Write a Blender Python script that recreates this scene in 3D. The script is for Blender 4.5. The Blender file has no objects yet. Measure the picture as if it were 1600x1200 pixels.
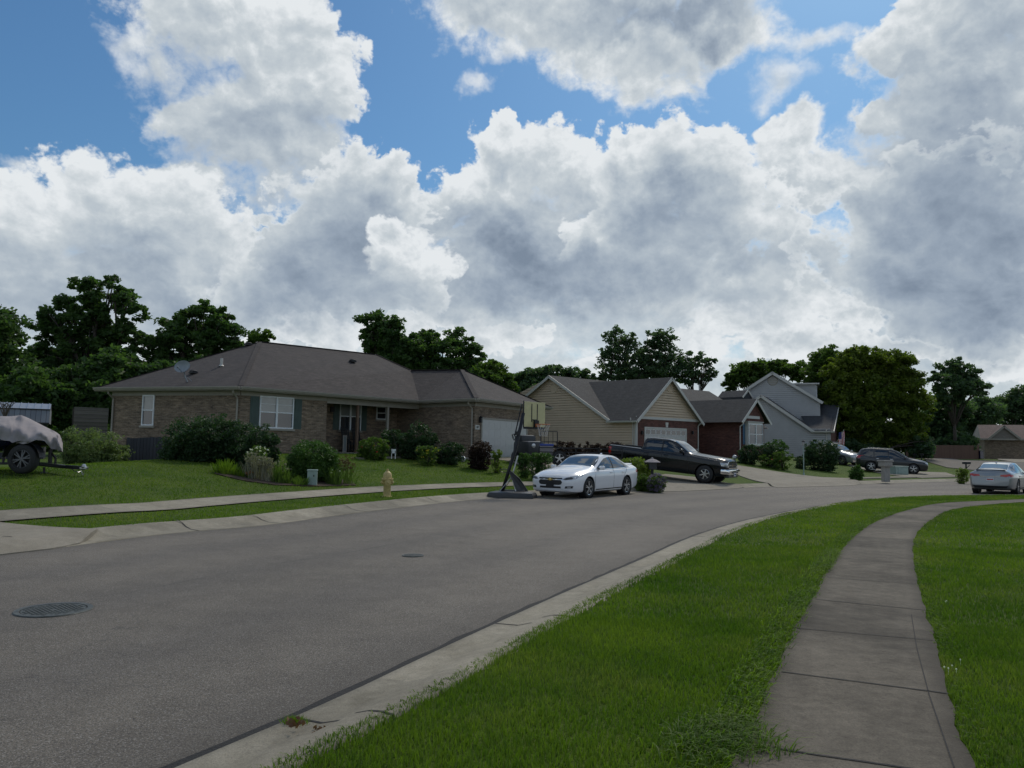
import bpy, bmesh, math, random
import numpy as np
from mathutils import Vector, Matrix
from mathutils.bvhtree import BVHTree
from mathutils import noise as mnoise

SC = bpy.context.scene
COL = SC.collection
# ------------------------------------------------------------------ camera
F = 1200.0; PITCH = math.atan(100/1200.0); ROLL = 0.017; CH = 1.63
def dirn(x, y):
    u = (x-800)/F; v = -(y-600)/F
    c, s = math.cos(ROLL), math.sin(ROLL)
    u, v = u*c-v*s, u*s+v*c
    cp, sp = math.cos(PITCH), math.sin(PITCH)
    return Vector((u, cp-v*sp, sp+v*cp))
def U(x, y, z):                       # where the sight line meets the level z
    d = dirn(x, y); t = (z-CH)/d.z
    return Vector((d.x*t, d.y*t, z))
def P(x, y, Z):                       # the point at distance Z down the view
    d = dirn(x, y); t = Z/d.y
    return Vector((d.x*t, Z, CH+d.z*t))
cam = bpy.data.cameras.new('camera'); camo = bpy.data.objects.new('camera', cam); COL.objects.link(camo)
fw = dirn(800, 600).normalized(); rt = (dirn(1800, 600)-dirn(800, 600)).normalized(); up = rt.cross(fw)
camo.matrix_world = Matrix(((rt.x, up.x, -fw.x, 0), (rt.y, up.y, -fw.y, 0), (rt.z, up.z, -fw.z, CH), (0, 0, 0, 1)))
cam.sensor_width = 36; cam.lens = 36*F/1600; cam.clip_end = 6000; cam.clip_start = 0.1
SC.camera = camo
SC.view_settings.view_transform = 'Standard'; SC.view_settings.look = 'None'
SC.view_settings.exposure = 0.0; SC.view_settings.gamma = 1

# ------------------------------------------------------------------ node helpers
class NT:
    def __init__(s, tree): s.t = tree; s.n = tree.nodes; s.l = tree.links
    def node(s, typ, **kw):
        n = s.n.new(typ)
        for k, v in kw.items(): setattr(n, k, v)
        return n
    def put(s, sock, v):
        if v is None: return
        if hasattr(v, 'is_output') or hasattr(v, 'links'): s.l.new(v, sock)
        else:
            if sock.type == 'RGBA' and len(v) == 3: v = (*v, 1)
            sock.default_value = v
    def m(s, op, a, b=None, c=None, clamp=False):
        n = s.node('ShaderNodeMath', operation=op, use_clamp=clamp)
        s.put(n.inputs[0], a); s.put(n.inputs[1], b); s.put(n.inputs[2], c)
        return n.outputs[0]
    def vm(s, op, a, b=None, sc=None):
        n = s.node('ShaderNodeVectorMath', operation=op)
        s.put(n.inputs[0], a); s.put(n.inputs[1], b)
        if sc is not None: s.put(n.inputs[3], sc)
        return n.outputs['Value'] if op in ('LENGTH', 'DOT_PRODUCT', 'DISTANCE') else n.outputs[0]
    def mr(s, v, a, b, c=0., d=1., smooth=False):
        n = s.node('ShaderNodeMapRange'); n.interpolation_type = 'SMOOTHSTEP' if smooth else 'LINEAR'
        for i, q in enumerate((v, a, b, c, d)): s.put(n.inputs[i], q)
        return n.outputs[0]
    def mix(s, f, a, b, mode='MIX'):
        n = s.node('ShaderNodeMix', data_type='RGBA', blend_type=mode)
        s.put(n.inputs[0], f); s.put(n.inputs[6], a); s.put(n.inputs[7], b)
        return n.outputs[2]
    def noise(s, vec, scale, detail=4., rough=.55, dist=0., lac=2.0):
        n = s.node('ShaderNodeTexNoise'); s.put(n.inputs['Vector'], vec)
        n.inputs['Scale'].default_value = scale; n.inputs['Detail'].default_value = detail
        n.inputs['Roughness'].default_value = rough; n.inputs['Distortion'].default_value = dist; n.inputs['Lacunarity'].default_value = lac
        return n.outputs[0]

# ------------------------------------------------------------------ sun and sky
SUN_EL, SUN_AZ = math.radians(48), math.radians(28)      # ahead and a little to the right, behind cloud
sd_ = Vector((math.sin(SUN_AZ)*math.cos(SUN_EL), math.cos(SUN_AZ)*math.cos(SUN_EL), math.sin(SUN_EL)))
sl = bpy.data.lights.new('sun', 'SUN'); sl.energy = 1.95; sl.angle = math.radians(11); sl.color = (1, .91, .78)
so = bpy.data.objects.new('sun', sl); COL.objects.link(so); so.location = (20, 30, 60)
so.rotation_euler = (-sd_).to_track_quat('-Z', 'Y').to_euler()

def azel(x, y):
    d = dirn(x, y).normalized()
    return math.atan2(d.x, d.y), math.asin(d.z)
W = bpy.data.worlds.new('World'); SC.world = W; W.use_nodes = True
def build_world():
    t = NT(W.node_tree); t.n.clear()
    # cloud masses, back to front: (grey level, edge width, lumps as px, py, rx, ry)
    layers = [
     (.25, .50, [(120,470,330,100),(420,470,260,120),(700,480,260,110),(1000,500,300,110),(1350,500,330,110),(1600,520,200,110),(300,590,600,60),(940,380,220,110),(1500,340,200,160),(540,380,140,100),(1000,600,600,60),(1500,600,300,50)]),
     (.27, .16, [(320,30,105,85),(400,60,110,80),(420,150,120,95),(500,135,75,60),(400,240,120,80),(470,215,80,60),(330,190,60,45),(300,285,60,35)]),
     (.30, .45, [(760,5,110,50),(900,15,200,75),(1010,85,95,60),(1120,30,110,50),(970,50,120,70)]),
     (.12, .80, [(1215,120,60,28),(785,95,40,18),(750,135,25,18),(205,60,30,24),(1285,60,60,18),(15,240,26,12),(1130,255,50,40)]),
     (.30, .18, [(160,330,120,75),(60,340,100,70),(240,350,110,75),(120,430,230,80),(330,380,100,60),(300,440,150,80),(20,420,120,80)]),
     (.20, .30, [(1240,215,48,34),(1285,285,75,48),(1240,255,50,45),(1215,190,28,20)]),
     (.16, .13, [(1250,468,70,38),(1180,500,60,30),(690,492,60,26),(1320,490,60,30),(1565,560,60,28),(1530,575,50,24),(1400,560,120,24),(950,575,50,16),(500,528,60,22),(610,520,50,22),(730,545,60,26),(820,520,50,22),(1090,540,70,26),(1240,545,80,24),(1490,480,60,24),(340,540,70,16)]),
     (.34, .14, [(740,290,65,50),(800,275,80,62),(792,213,24,32),(870,262,90,50),(830,360,190,90),(700,330,60,40),(780,430,190,80),(930,300,90,70),(960,420,200,90),(720,470,80,50)]),
     (.34, .14, [(1015,285,75,75),(988,215,36,30),(1060,275,85,70),(1110,330,90,65),(1060,370,150,75),(1170,370,80,45),(940,370,70,50),(1130,440,120,50)]),
     (.48, .13, [(560,330,100,95),(608,270,44,38),(500,400,110,95),(560,440,110,75),(640,300,28,30),(450,460,100,60)]),
     (.34, .24, [(638,398,56,40),(610,368,34,22),(672,420,34,28),(590,405,30,20)]),
     (.30, .13, [(1500,110,105,110),(1570,20,150,90),(1440,190,80,75),(1560,250,180,130),(1395,95,28,34),(1445,40,60,44),(1380,185,34,40),(1640,150,120,150),(1430,260,70,50)]),
     (.50, .18, [(1480,340,140,85),(1390,350,80,60),(1330,330,40,30),(1600,400,160,120),(1440,420,140,60),(1560,480,150,60)]),
    ]
    cores = [(800,375,150,75,.30),(800,430,170,60,.30),(1050,330,95,65,.45),(960,430,200,60,.25),(540,400,120,100,.30),
             (1520,250,150,100,.35),(1580,40,70,50,.2),(1540,400,220,110,.35),
             (1050,10,170,36,.6),(390,215,120,70,.22),(60,440,200,60,.25),(330,470,160,50,.25),(1500,520,150,50,.3)]
    def fields(v):                       # warped place and cloud texture
        wn = t.node('ShaderNodeTexNoise'); t.put(wn.inputs['Vector'], v); wn.inputs['Scale'].default_value = 9; wn.inputs['Detail'].default_value = 5; wn.inputs['Roughness'].default_value = .6
        wv = t.vm('SCALE', t.vm('SUBTRACT', wn.outputs[1], (.5, .5, .5)), sc=.115)
        pv = t.vm('MULTIPLY', v, (1, 1.25, 1))
        f1 = t.noise(pv, 10, 8, .60, .2)
        bl = t.m('ABSOLUTE', t.m('SUBTRACT', t.noise(t.vm('ADD', pv, t.vm('SCALE', wv, sc=.5)), 24, 4, .55), .5))
        N = t.m('ADD', t.m('MULTIPLY', t.m('SUBTRACT', f1, .5), 1.85), t.m('MULTIPLY', t.m('SUBTRACT', .09, bl), -1.0))
        return t.vm('ADD', v, wv), N
    tc = t.node('ShaderNodeTexCoord'); d = t.vm('NORMALIZE', tc.outputs['Generated'])
    sp = t.node('ShaderNodeSeparateXYZ'); t.put(sp.inputs[0], d)
    az = t.m('ARCTAN2', sp.outputs[0], sp.outputs[1]); el = t.m('ARCSINE', sp.outputs[2])
    cb = t.node('ShaderNodeCombineXYZ'); t.put(cb.inputs[0], az); t.put(cb.inputs[1], el); PP = cb.outputs[0]
    p0, N0 = fields(PP); p1, N1 = fields(t.vm('ADD', PP, (.005, .013, 0)))
    pb = t.vm('ADD', p0, (.012, .035, 0))
    dN = t.m('SUBTRACT', N0, N1)
    def lumps(p, ls):
        acc = None
        for (x, y, rx, ry) in ls:
            a, e = azel(x, y)
            l = t.vm('LENGTH', t.vm('MULTIPLY', t.vm('SUBTRACT', p, (a, e, 0)), (F/rx*.80, F/ry*.80, 0)))
            v = t.m('SUBTRACT', 1., l)
            if acc is None: acc = v
            else:
                n = t.node('ShaderNodeMath', operation='SMOOTH_MAX'); t.put(n.inputs[0], acc); t.put(n.inputs[1], v); n.inputs[2].default_value = .12
                acc = n.outputs[0]
        return t.m('MAXIMUM', acc, -1.)
    core = None
    pw = t.vm('ADD', PP, t.vm('SCALE', t.vm('SUBTRACT', p0, PP), sc=2.))
    for (x, y, rx, ry, w) in cores:
        a, e = azel(x, y)
        l = t.vm('LENGTH', t.vm('MULTIPLY', t.vm('SUBTRACT', pw, (a, e, 0)), (F/rx*.7, F/ry*.7, 0)))
        v = t.mr(l, 0, 1, w*.8, 0, True)
        core = v if core is None else t.m('ADD', core, v)
    tex = t.noise(PP, 6.5, 5, .55)
    texv = t.m('MULTIPLY', t.m('SUBTRACT', tex, .5), .55)
    s2 = t.node('ShaderNodeSeparateXYZ'); t.put(s2.inputs[0], PP)
    out = t.m('MAXIMUM', t.mr(t.m('ABSOLUTE', s2.outputs[0]), .66, .85), t.mr(s2.outputs[1], .60, .8))
    free = t.m('SUBTRACT', t.mr(t.noise(PP, 2.6, 4, .6), .42, .62, -.3, .8), t.m('MULTIPLY', t.m('SUBTRACT', 1., out), 2.))
    def ramp_of(shade):
        ramp = t.node('ShaderNodeValToRGB'); t.put(ramp.inputs[0], shade); el_ = ramp.color_ramp.elements
        el_[0].position = 0; el_[0].color = (.78, .815, .84, 1)
        el_[1].position = 1.; el_[1].color = (.20, .255, .335, 1)
        for pos, c in ((.2, (.56, .615, .655, 1)), (.42, (.425, .49, .555, 1)), (.7, (.30, .365, .45, 1))):
            z = el_.new(pos); z.color = c
        return ramp.outputs[0]
    sky = t.node('ShaderNodeTexSky', sky_type='NISHITA'); sky.sun_disc = False
    sky.sun_elevation = SUN_EL; sky.sun_rotation = SUN_AZ; sky.altitude = 200; sky.dust_density = 1.; sky.air_density = 1.3; sky.ozone_density = 2.
    b1 = t.node('ShaderNodeBackground'); b1.inputs[1].default_value = .075
    t.put(b1.inputs[0], t.mix(1., sky.outputs[0], (.56, .88, 1.12), 'MULTIPLY'))
    col = None; cover = None
    for i, (g, wid, ls) in enumerate([(.35, .3, None)]+layers):
        if ls is None: D = t.m('ADD', free, N0); big = 0.
        else:
            a0 = lumps(p0, ls); a1 = lumps(pb, ls) if i in (2,5,8,9,10,11,12) else None; D = t.m('MULTIPLY_ADD', N0, 1. if i > 1 else .7, a0)
            big = t.mr(t.m('SUBTRACT', a0, a1), -.6, .6, -1, 1) if a1 is not None else .25
        if ls is not None: lit = t.mr(t.m('ADD', big, t.m('MULTIPLY', texv, 1.2)), -.55, .35, 0, 1, True); wsoft = t.m('MULTIPLY_ADD', t.m('SUBTRACT', 1., lit), .45, wid)
        else: lit = 1.; wsoft = wid
        m_ = t.mr(t.m('DIVIDE', D, wsoft), -.1, 1, 0, 1, True)
        if i == 1: m_ = t.m('MULTIPLY', m_, .93)
        if wid > .5: m_ = t.m('MULTIPLY', m_, .8)
        s_ = t.m('ADD', t.mr(D, 0, .95, g*.45, g*1.1+.04, True), texv)
        s_ = t.m('SUBTRACT', s_, t.m('MULTIPLY', dN, .62))
        if ls is not None: s_ = t.m('SUBTRACT', s_, t.m('MULTIPLY', big, .24))
        if i != 11: s_ = t.m('ADD', s_, core)
        s_ = t.m('MULTIPLY', s_, t.m('MAXIMUM', t.mr(D, .0, .24, .05, 1., True), t.m('SUBTRACT', 1., lit) if ls is not None else 0.), clamp=True)
        c_ = ramp_of(s_)
        if col is None: col = c_; cover = m_
        else:
            col = t.mix(m_, col, c_)
            cover = t.m('SUBTRACT', 1., t.m('MULTIPLY', t.m('SUBTRACT', 1., cover), t.m('SUBTRACT', 1., m_)))
    low = t.mr(s2.outputs[1], .15, .03, 0, .93, True); cover = t.m('MAXIMUM', cover, low)
    # 'over' without premultiplying: behind the first cover the colour is cloud anyway
    b2 = t.node('ShaderNodeBackground'); b2.inputs[1].default_value = 1.; t.put(b2.inputs[0], col)
    ms = t.node('ShaderNodeMixShader'); t.put(ms.inputs[0], cover); t.l.new(b1.outputs[0], ms.inputs[1]); t.l.new(b2.outputs[0], ms.inputs[2])
    wo = t.node('ShaderNodeOutputWorld'); t.l.new(ms.outputs[0], wo.inputs[0])
build_world()
try: W.cycles.sampling_method = 'NONE'
except Exception: pass
SC.cycles.max_bounces = 5; SC.cycles.transparent_max_bounces = 6

# ------------------------------------------------------------------ materials
def new_mat(name):
    m = bpy.data.materials.new(name); m.use_nodes = True; t = NT(m.node_tree)
    return m, t, t.n['Principled BSDF']
def flat(name, c, rough=.6, metal=0., spec=.5, var=.12, vscale=6., coat=0., bump=0., bscale=40.):
    m, t, b = new_mat(name)
    tc = t.node('ShaderNodeTexCoord'); nz = t.noise(tc.outputs['Object'], vscale, 5, .6)
    lo = tuple(x*(1-var) for x in c); hi = tuple(min(1, x*(1+var)) for x in c)
    t.put(b.inputs['Base Color'], t.mix(t.mr(nz, .3, .7), lo, hi))
    b.inputs['Roughness'].default_value = rough; b.inputs['Metallic'].default_value = metal
    b.inputs['Specular IOR Level'].default_value = spec; b.inputs['Coat Weight'].default_value = coat; b.inputs['Coat Roughness'].default_value = .03
    if bump:
        bn = t.node('ShaderNodeBump'); bn.inputs['Strength'].default_value = bump; bn.inputs['Distance'].default_value = .02
        t.put(bn.inputs['Height'], t.noise(tc.outputs['Object'], bscale, 4)); t.put(b.inputs['Normal'], bn.outputs[0])
    return m
def leafm(name, a, b_, trans=.35, scale=.8, dry=None):
    m, t, b = new_mat(name)
    g = t.node('ShaderNodeNewGeometry'); tc = t.node('ShaderNodeTexCoord')
    nz = t.noise(tc.outputs['Object'], scale, 3, .6)
    f = t.m('ADD', t.m('MULTIPLY', t.mr(nz, .35, .65), .6), t.m('MULTIPLY', g.outputs['Random Per Island'], .4))
    c = t.mix(f, a, b_)
    if dry:
        d1 = t.mr(t.noise(tc.outputs['Object'], .55, 5, .65), .50, .68); d2 = t.m('GREATER_THAN', g.outputs['Random Per Island'], .62)
        c = t.mix(t.m('MULTIPLY', d1, t.m('MULTIPLY_ADD', d2, .6, .25)), c, dry)
        d3 = t.mr(t.noise(tc.outputs['Object'], .21, 3, .5), .35, .65); c = t.mix(1., c, t.mix(d3, (.80,.84,.95), (1.14,1.10,1.05)), 'MULTIPLY')
    t.put(b.inputs['Base Color'], c); b.inputs['Roughness'].default_value = .55; b.inputs['Specular IOR Level'].default_value = .3
    tr = t.node('ShaderNodeBsdfTranslucent'); t.put(tr.inputs[0], t.mix(1., c, (1.3, 1.5, .7), 'MULTIPLY'))
    ms = t.node('ShaderNodeMixShader'); ms.inputs[0].default_value = trans
    t.l.new(b.outputs[0], ms.inputs[1]); t.l.new(tr.outputs[0], ms.inputs[2])
    t.l.new(ms.outputs[0], t.n['Material Output'].inputs[0])
    return m
def brickm(name, c1, c2, mortar, bump=.3):
    m, t, b = new_mat(name)
    uv = t.node('ShaderNodeUVMap').outputs[0]
    br = t.node('ShaderNodeTexBrick'); t.put(br.inputs['Vector'], uv)
    br.inputs['Scale'].default_value = 1.; br.inputs['Brick Width'].default_value = .22; br.inputs['Row Height'].default_value = .076
    br.inputs['Mortar Size'].default_value = .008; br.inputs['Mortar Smooth'].default_value = .3; br.inputs['Bias'].default_value = 0.
    nz = t.noise(uv, 5, 6, .8); f = t.mr(nz, .35, .65)
    t.put(br.inputs['Color1'], t.mix(f, c1, c2)); t.put(br.inputs['Color2'], t.mix(f, c2, tuple(x*.5 for x in c1)))
    t.put(br.inputs['Mortar'], mortar)
    big = t.noise(uv, .7, 4, .6)
    blo = t.noise(t.vm('MULTIPLY', uv, (2.2, 9., 1)), 1., 5, .75)
    cb_ = t.mix(1., br.outputs[0], t.mix(t.mr(big, .3, .7), (.78, .78, .8), (1.15, 1.13, 1.1)), 'MULTIPLY')
    t.put(b.inputs['Base Color'], t.mix(1., cb_, t.mix(t.mr(blo, .38, .62), (.55, .53, .52), (1.32, 1.30, 1.26)), 'MULTIPLY'))
    b.inputs['Roughness'].default_value = .85
    bn = t.node('ShaderNodeBump'); bn.inputs['Strength'].default_value = bump; bn.inputs['Distance'].default_value = .01
    t.put(bn.inputs['Height'], t.m('SUBTRACT', 1., br.outputs[1])); t.put(b.inputs['Normal'], bn.outputs[0])
    return m
def shinglem(name, c1, c2):
    m, t, b = new_mat(name)
    uv = t.node('ShaderNodeUVMap').outputs[0]
    br = t.node('ShaderNodeTexBrick'); t.put(br.inputs['Vector'], uv)
    br.inputs['Scale'].default_value = 1.; br.inputs['Brick Width'].default_value = .28; br.inputs['Row Height'].default_value = .145
    br.inputs['Mortar Size'].default_value = .006; br.inputs['Mortar Smooth'].default_value = .2
    f = t.mr(t.noise(uv, 3.2, 6, .75), .35, .65)
    t.put(br.inputs['Color1'], t.mix(f, c1, c2)); t.put(br.inputs['Color2'], t.mix(f, tuple(x*.72 for x in c2), c1))
    t.put(br.inputs['Mortar'], tuple(x*.45 for x in c1))
    st = t.noise(t.vm('MULTIPLY', uv, (1.2, .25, 1)), 1.3, 5, .65)
    gr = t.noise(uv, 60, 2, .5)
    rowv = t.noise(t.vm('MULTIPLY', uv, (1.6, 7., 1)), 1., 5, .8)
    c = t.mix(1., br.outputs[0], t.mix(t.mr(st, .3, .7), (.78, .78, .80), (1.15, 1.14, 1.12)), 'MULTIPLY')
    c = t.mix(1., c, t.mix(t.mr(rowv, .36, .64), (.66, .66, .68), (1.34, 1.32, 1.30)), 'MULTIPLY')
    c = t.mix(1., c, t.mix(t.mr(gr, .3, .7), (.8, .8, .8), (1.2, 1.2, 1.2)), 'MULTIPLY')
    t.put(b.inputs['Base Color'], c); b.inputs['Roughness'].default_value = .9
    bn = t.node('ShaderNodeBump'); bn.inputs['Strength'].default_value = .5; bn.inputs['Distance'].default_value = .015
    sx = t.node('ShaderNodeSeparateXYZ'); t.put(sx.inputs[0], uv)
    h = t.m('ADD', t.m('FRACT', t.m('DIVIDE', sx.outputs[1], -.145)), t.m('MULTIPLY', br.outputs[1], -.5))
    t.put(bn.inputs['Height'], h); t.put(b.inputs['Normal'], bn.outputs[0])
    return m
def woodm(name, c1, c2, board=.14, horiz=False):
    m, t, b = new_mat(name)
    uv = t.node('ShaderNodeUVMap').outputs[0]
    sx = t.node('ShaderNodeSeparateXYZ'); t.put(sx.inputs[0], uv)
    k = sx.outputs[1 if horiz else 0]
    q = t.m('DIVIDE', k, board); fr = t.m('FRACT', q); fl = t.m('FLOOR', q)
    wn = t.node('ShaderNodeTexWhiteNoise', noise_dimensions='1D'); t.put(wn.inputs['W'], fl)
    gr = t.noise(t.vm('MULTIPLY', uv, (3, 40, 1) if horiz else (40, 3, 1)), 1, 4, .6)
    f = t.m('ADD', t.m('MULTIPLY', wn.outputs[0], .6), t.m('MULTIPLY', gr, .5))
    c = t.mix(f, c1, c2)
    gap = t.m('MAXIMUM', t.m('LESS_THAN', fr, .07), 0.)
    t.put(b.inputs['Base Color'], t.mix(gap, c, tuple(x*.15 for x in c1))); b.inputs['Roughness'].default_value = .85
    return m
def asphaltm():
    m, t, b = new_mat('asphalt')
    g = t.node('ShaderNodeTexCoord').outputs['Object']
    big = t.noise(g, .22, 5, .65); mid = t.noise(g, 2.2, 6, .7); fine = t.noise(g, 80, 3, .7)
    vo = t.node('ShaderNodeTexVoronoi'); t.put(vo.inputs['Vector'], g); vo.inputs['Scale'].default_value = 150
    f = t.m('ADD', t.m('MULTIPLY', big, .5), t.m('MULTIPLY', mid, .5))
    c = t.mix(t.mr(f, .35, .65), (.098, .088, .075), (.172, .156, .134))
    c = t.mix(t.m('MULTIPLY', t.mr(fine, .35, .7), .8), t.mix(1., c, (.45, .45, .46), 'MULTIPLY'), t.mix(1., c, (1.66, 1.63, 1.56), 'MULTIPLY'))
    sx = t.node('ShaderNodeSeparateXYZ'); t.put(sx.inputs[0], vo.outputs['Color'])
    c = t.mix(t.m('MULTIPLY', t.mr(sx.outputs[0], .8, .96), .8), c, (.27, .26, .24))
    c = t.mix(t.m('MULTIPLY', t.mr(sx.outputs[1], .8, .97), .8), c, (.03, .03, .032))
    # hairline cracks and dark scuffs
    vc = t.node('ShaderNodeTexVoronoi', feature='DISTANCE_TO_EDGE'); vc.inputs['Scale'].default_value = .28
    wv = t.node('ShaderNodeTexNoise'); t.put(wv.inputs['Vector'], g); wv.inputs['Scale'].default_value = 1.6; wv.inputs['Detail'].default_value = 5
    t.put(vc.inputs['Vector'], t.vm('ADD', g, t.vm('SCALE', wv.outputs[1], sc=1.1)))
    cr = t.m('MULTIPLY', t.mr(vc.outputs[0], .0, .0025, 1, 0), t.mr(t.noise(g, .5, 3), .52, .6))
    c = t.mix(t.m('MULTIPLY', cr, .6), c, (.045, .045, .045))
    scf = t.noise(t.vm('MULTIPLY', g, (1, 5, 1)), 1.7, 6, .7)
    sv = t.node('ShaderNodeSeparateXYZ'); t.put(sv.inputs[0], t.node('ShaderNodeUVMap').outputs[0])
    wob = t.m('MULTIPLY', t.m('SUBTRACT', t.noise(g, .35, 4, .6), .5), .05); v_ = t.m('ADD', sv.outputs[1], wob)
    lane = t.m('POWER', t.m('ABSOLUTE', t.m('SINE', t.m('MULTIPLY', v_, 4*math.pi))), 1.5)
    c = t.mix(1., c, t.mix(lane, (.93,.93,.94), (1.10,1.09,1.07)), 'MULTIPLY')
    seam = t.mr(t.m('ABSOLUTE', t.m('SUBTRACT', t.m('ADD', sv.outputs[1], t.m('MULTIPLY', wob, .25)), .515)), .0004, .0022, 1, 0)
    c = t.mix(t.m('MULTIPLY', seam, t.mr(t.noise(g, .8, 4, .7), .42, .60, 0, .55)), c, (.03,.03,.03))
    edge = t.mr(t.m('ABSOLUTE', t.m('SUBTRACT', v_, .5)), .44, .495); c = t.mix(t.m('MULTIPLY', edge, .35), c, (.07,.062,.05))
    pat = t.noise(g, .09, 3, .5); c = t.mix(1., c, t.mix(t.mr(pat, .42, .58), (.90,.90,.91), (1.08,1.07,1.06)), 'MULTIPLY')
    oil = t.mr(t.noise(g, .6, 4, .55), .66, .78); c = t.mix(t.m('MULTIPLY', oil, .35), c, (.045,.043,.04))
    c = t.mix(t.m('MULTIPLY', t.mr(scf, .68, .76), .45), c, (.05, .05, .052))
    t.put(b.inputs['Base Color'], c); b.inputs['Roughness'].default_value = .82; b.inputs['Specular IOR Level'].default_value = .35
    bn = t.node('ShaderNodeBump'); bn.inputs['Strength'].default_value = .4; bn.inputs['Distance'].default_value = .008
    t.put(bn.inputs['Height'], t.m('ADD', fine, t.m('MULTIPLY', vo.outputs[0], -.6))); t.put(b.inputs['Normal'], bn.outputs[0])
    return m
def concretem(name, a, b_, dark=.5, sc=1., slab=0):
    m, t, b = new_mat(name)
    g = t.node('ShaderNodeTexCoord').outputs['Object']
    big = t.noise(g, .9*sc, 6, .68); mid = t.noise(g, 7, 5, .7); fine = t.noise(g, 90, 3, .7)
    f = t.m('ADD', t.m('MULTIPLY', big, .6), t.m('MULTIPLY', mid, .4))
    c = t.mix(t.mr(f, .36, .64), a, b_)
    c = t.mix(t.mr(fine, .3, .7), t.mix(1., c, (.72, .72, .72), 'MULTIPLY'), t.mix(1., c, (1.2, 1.2, 1.18), 'MULTIPLY'))
    st = t.noise(g, .45, 5, .7, .6)
    if slab:
        sx = t.node('ShaderNodeSeparateXYZ'); t.put(sx.inputs[0], t.node('ShaderNodeUVMap').outputs[0])
        wn = t.node('ShaderNodeTexWhiteNoise', noise_dimensions='1D'); t.put(wn.inputs['W'], t.m('FLOOR', t.m('DIVIDE', sx.outputs[0], slab)))
        c = t.mix(1., c, t.mix(wn.outputs[0], (.84,.84,.84), (1.14,1.13,1.12)), 'MULTIPLY')
        sp_ = t.noise(g, 26, 4, .75); c = t.mix(t.m('MULTIPLY', t.mr(sp_, .55, .75), .5), c, tuple(x*.35 for x in a))
        ed = t.m('ABSOLUTE', t.m('SUBTRACT', sx.outputs[1], .5)); c = t.mix(t.m('MULTIPLY', t.mr(t.m('ADD', ed, t.m('MULTIPLY', t.m('SUBTRACT', mid, .5), .25)), .38, .5), .55), c, tuple(x*.55 for x in a))
    c = t.mix(t.m('MULTIPLY', t.mr(st, .52, .68), dark), c, tuple(x*.5 for x in a))
    t.put(b.inputs['Base Color'], c); b.inputs['Roughness'].default_value = .88; b.inputs['Specular IOR Level'].default_value = .3
    bn = t.node('ShaderNodeBump'); bn.inputs['Strength'].default_value = .35; bn.inputs['Distance'].default_value = .008
    t.put(bn.inputs['Height'], t.m('ADD', fine, mid)); t.put(b.inputs['Normal'], bn.outputs[0])
    return m
def lawnm():
    m, t, b = new_mat('lawn')
    g = t.node('ShaderNodeTexCoord').outputs['Object']
    a = t.noise(g, .35, 5, .65); c2 = t.noise(g, 3., 6, .7); fine = t.noise(g, 40, 3, .7)
    f = t.m('ADD', t.m('MULTIPLY', a, .6), t.m('MULTIPLY', c2, .4))
    c = t.mix(t.mr(f, .35, .65), (.034, .078, .006), (.092, .146, .011))
    c = t.mix(t.m('MULTIPLY', t.mr(fine, .3, .7), .7), t.mix(1., c, (.6, .6, .6), 'MULTIPLY'), t.mix(1., c, (1.35, 1.3, 1.2), 'MULTIPLY'))
    t.put(b.inputs['Base Color'], c); b.inputs['Roughness'].default_value = .9; b.inputs['Specular IOR Level'].default_value = .2
    bn = t.node('ShaderNodeBump'); bn.inputs['Strength'].default_value = .8; bn.inputs['Distance'].default_value = .05
    t.put(bn.inputs['Height'], t.m('ADD', fine, c2)); t.put(b.inputs['Normal'], bn.outputs[0])
    return m
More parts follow.
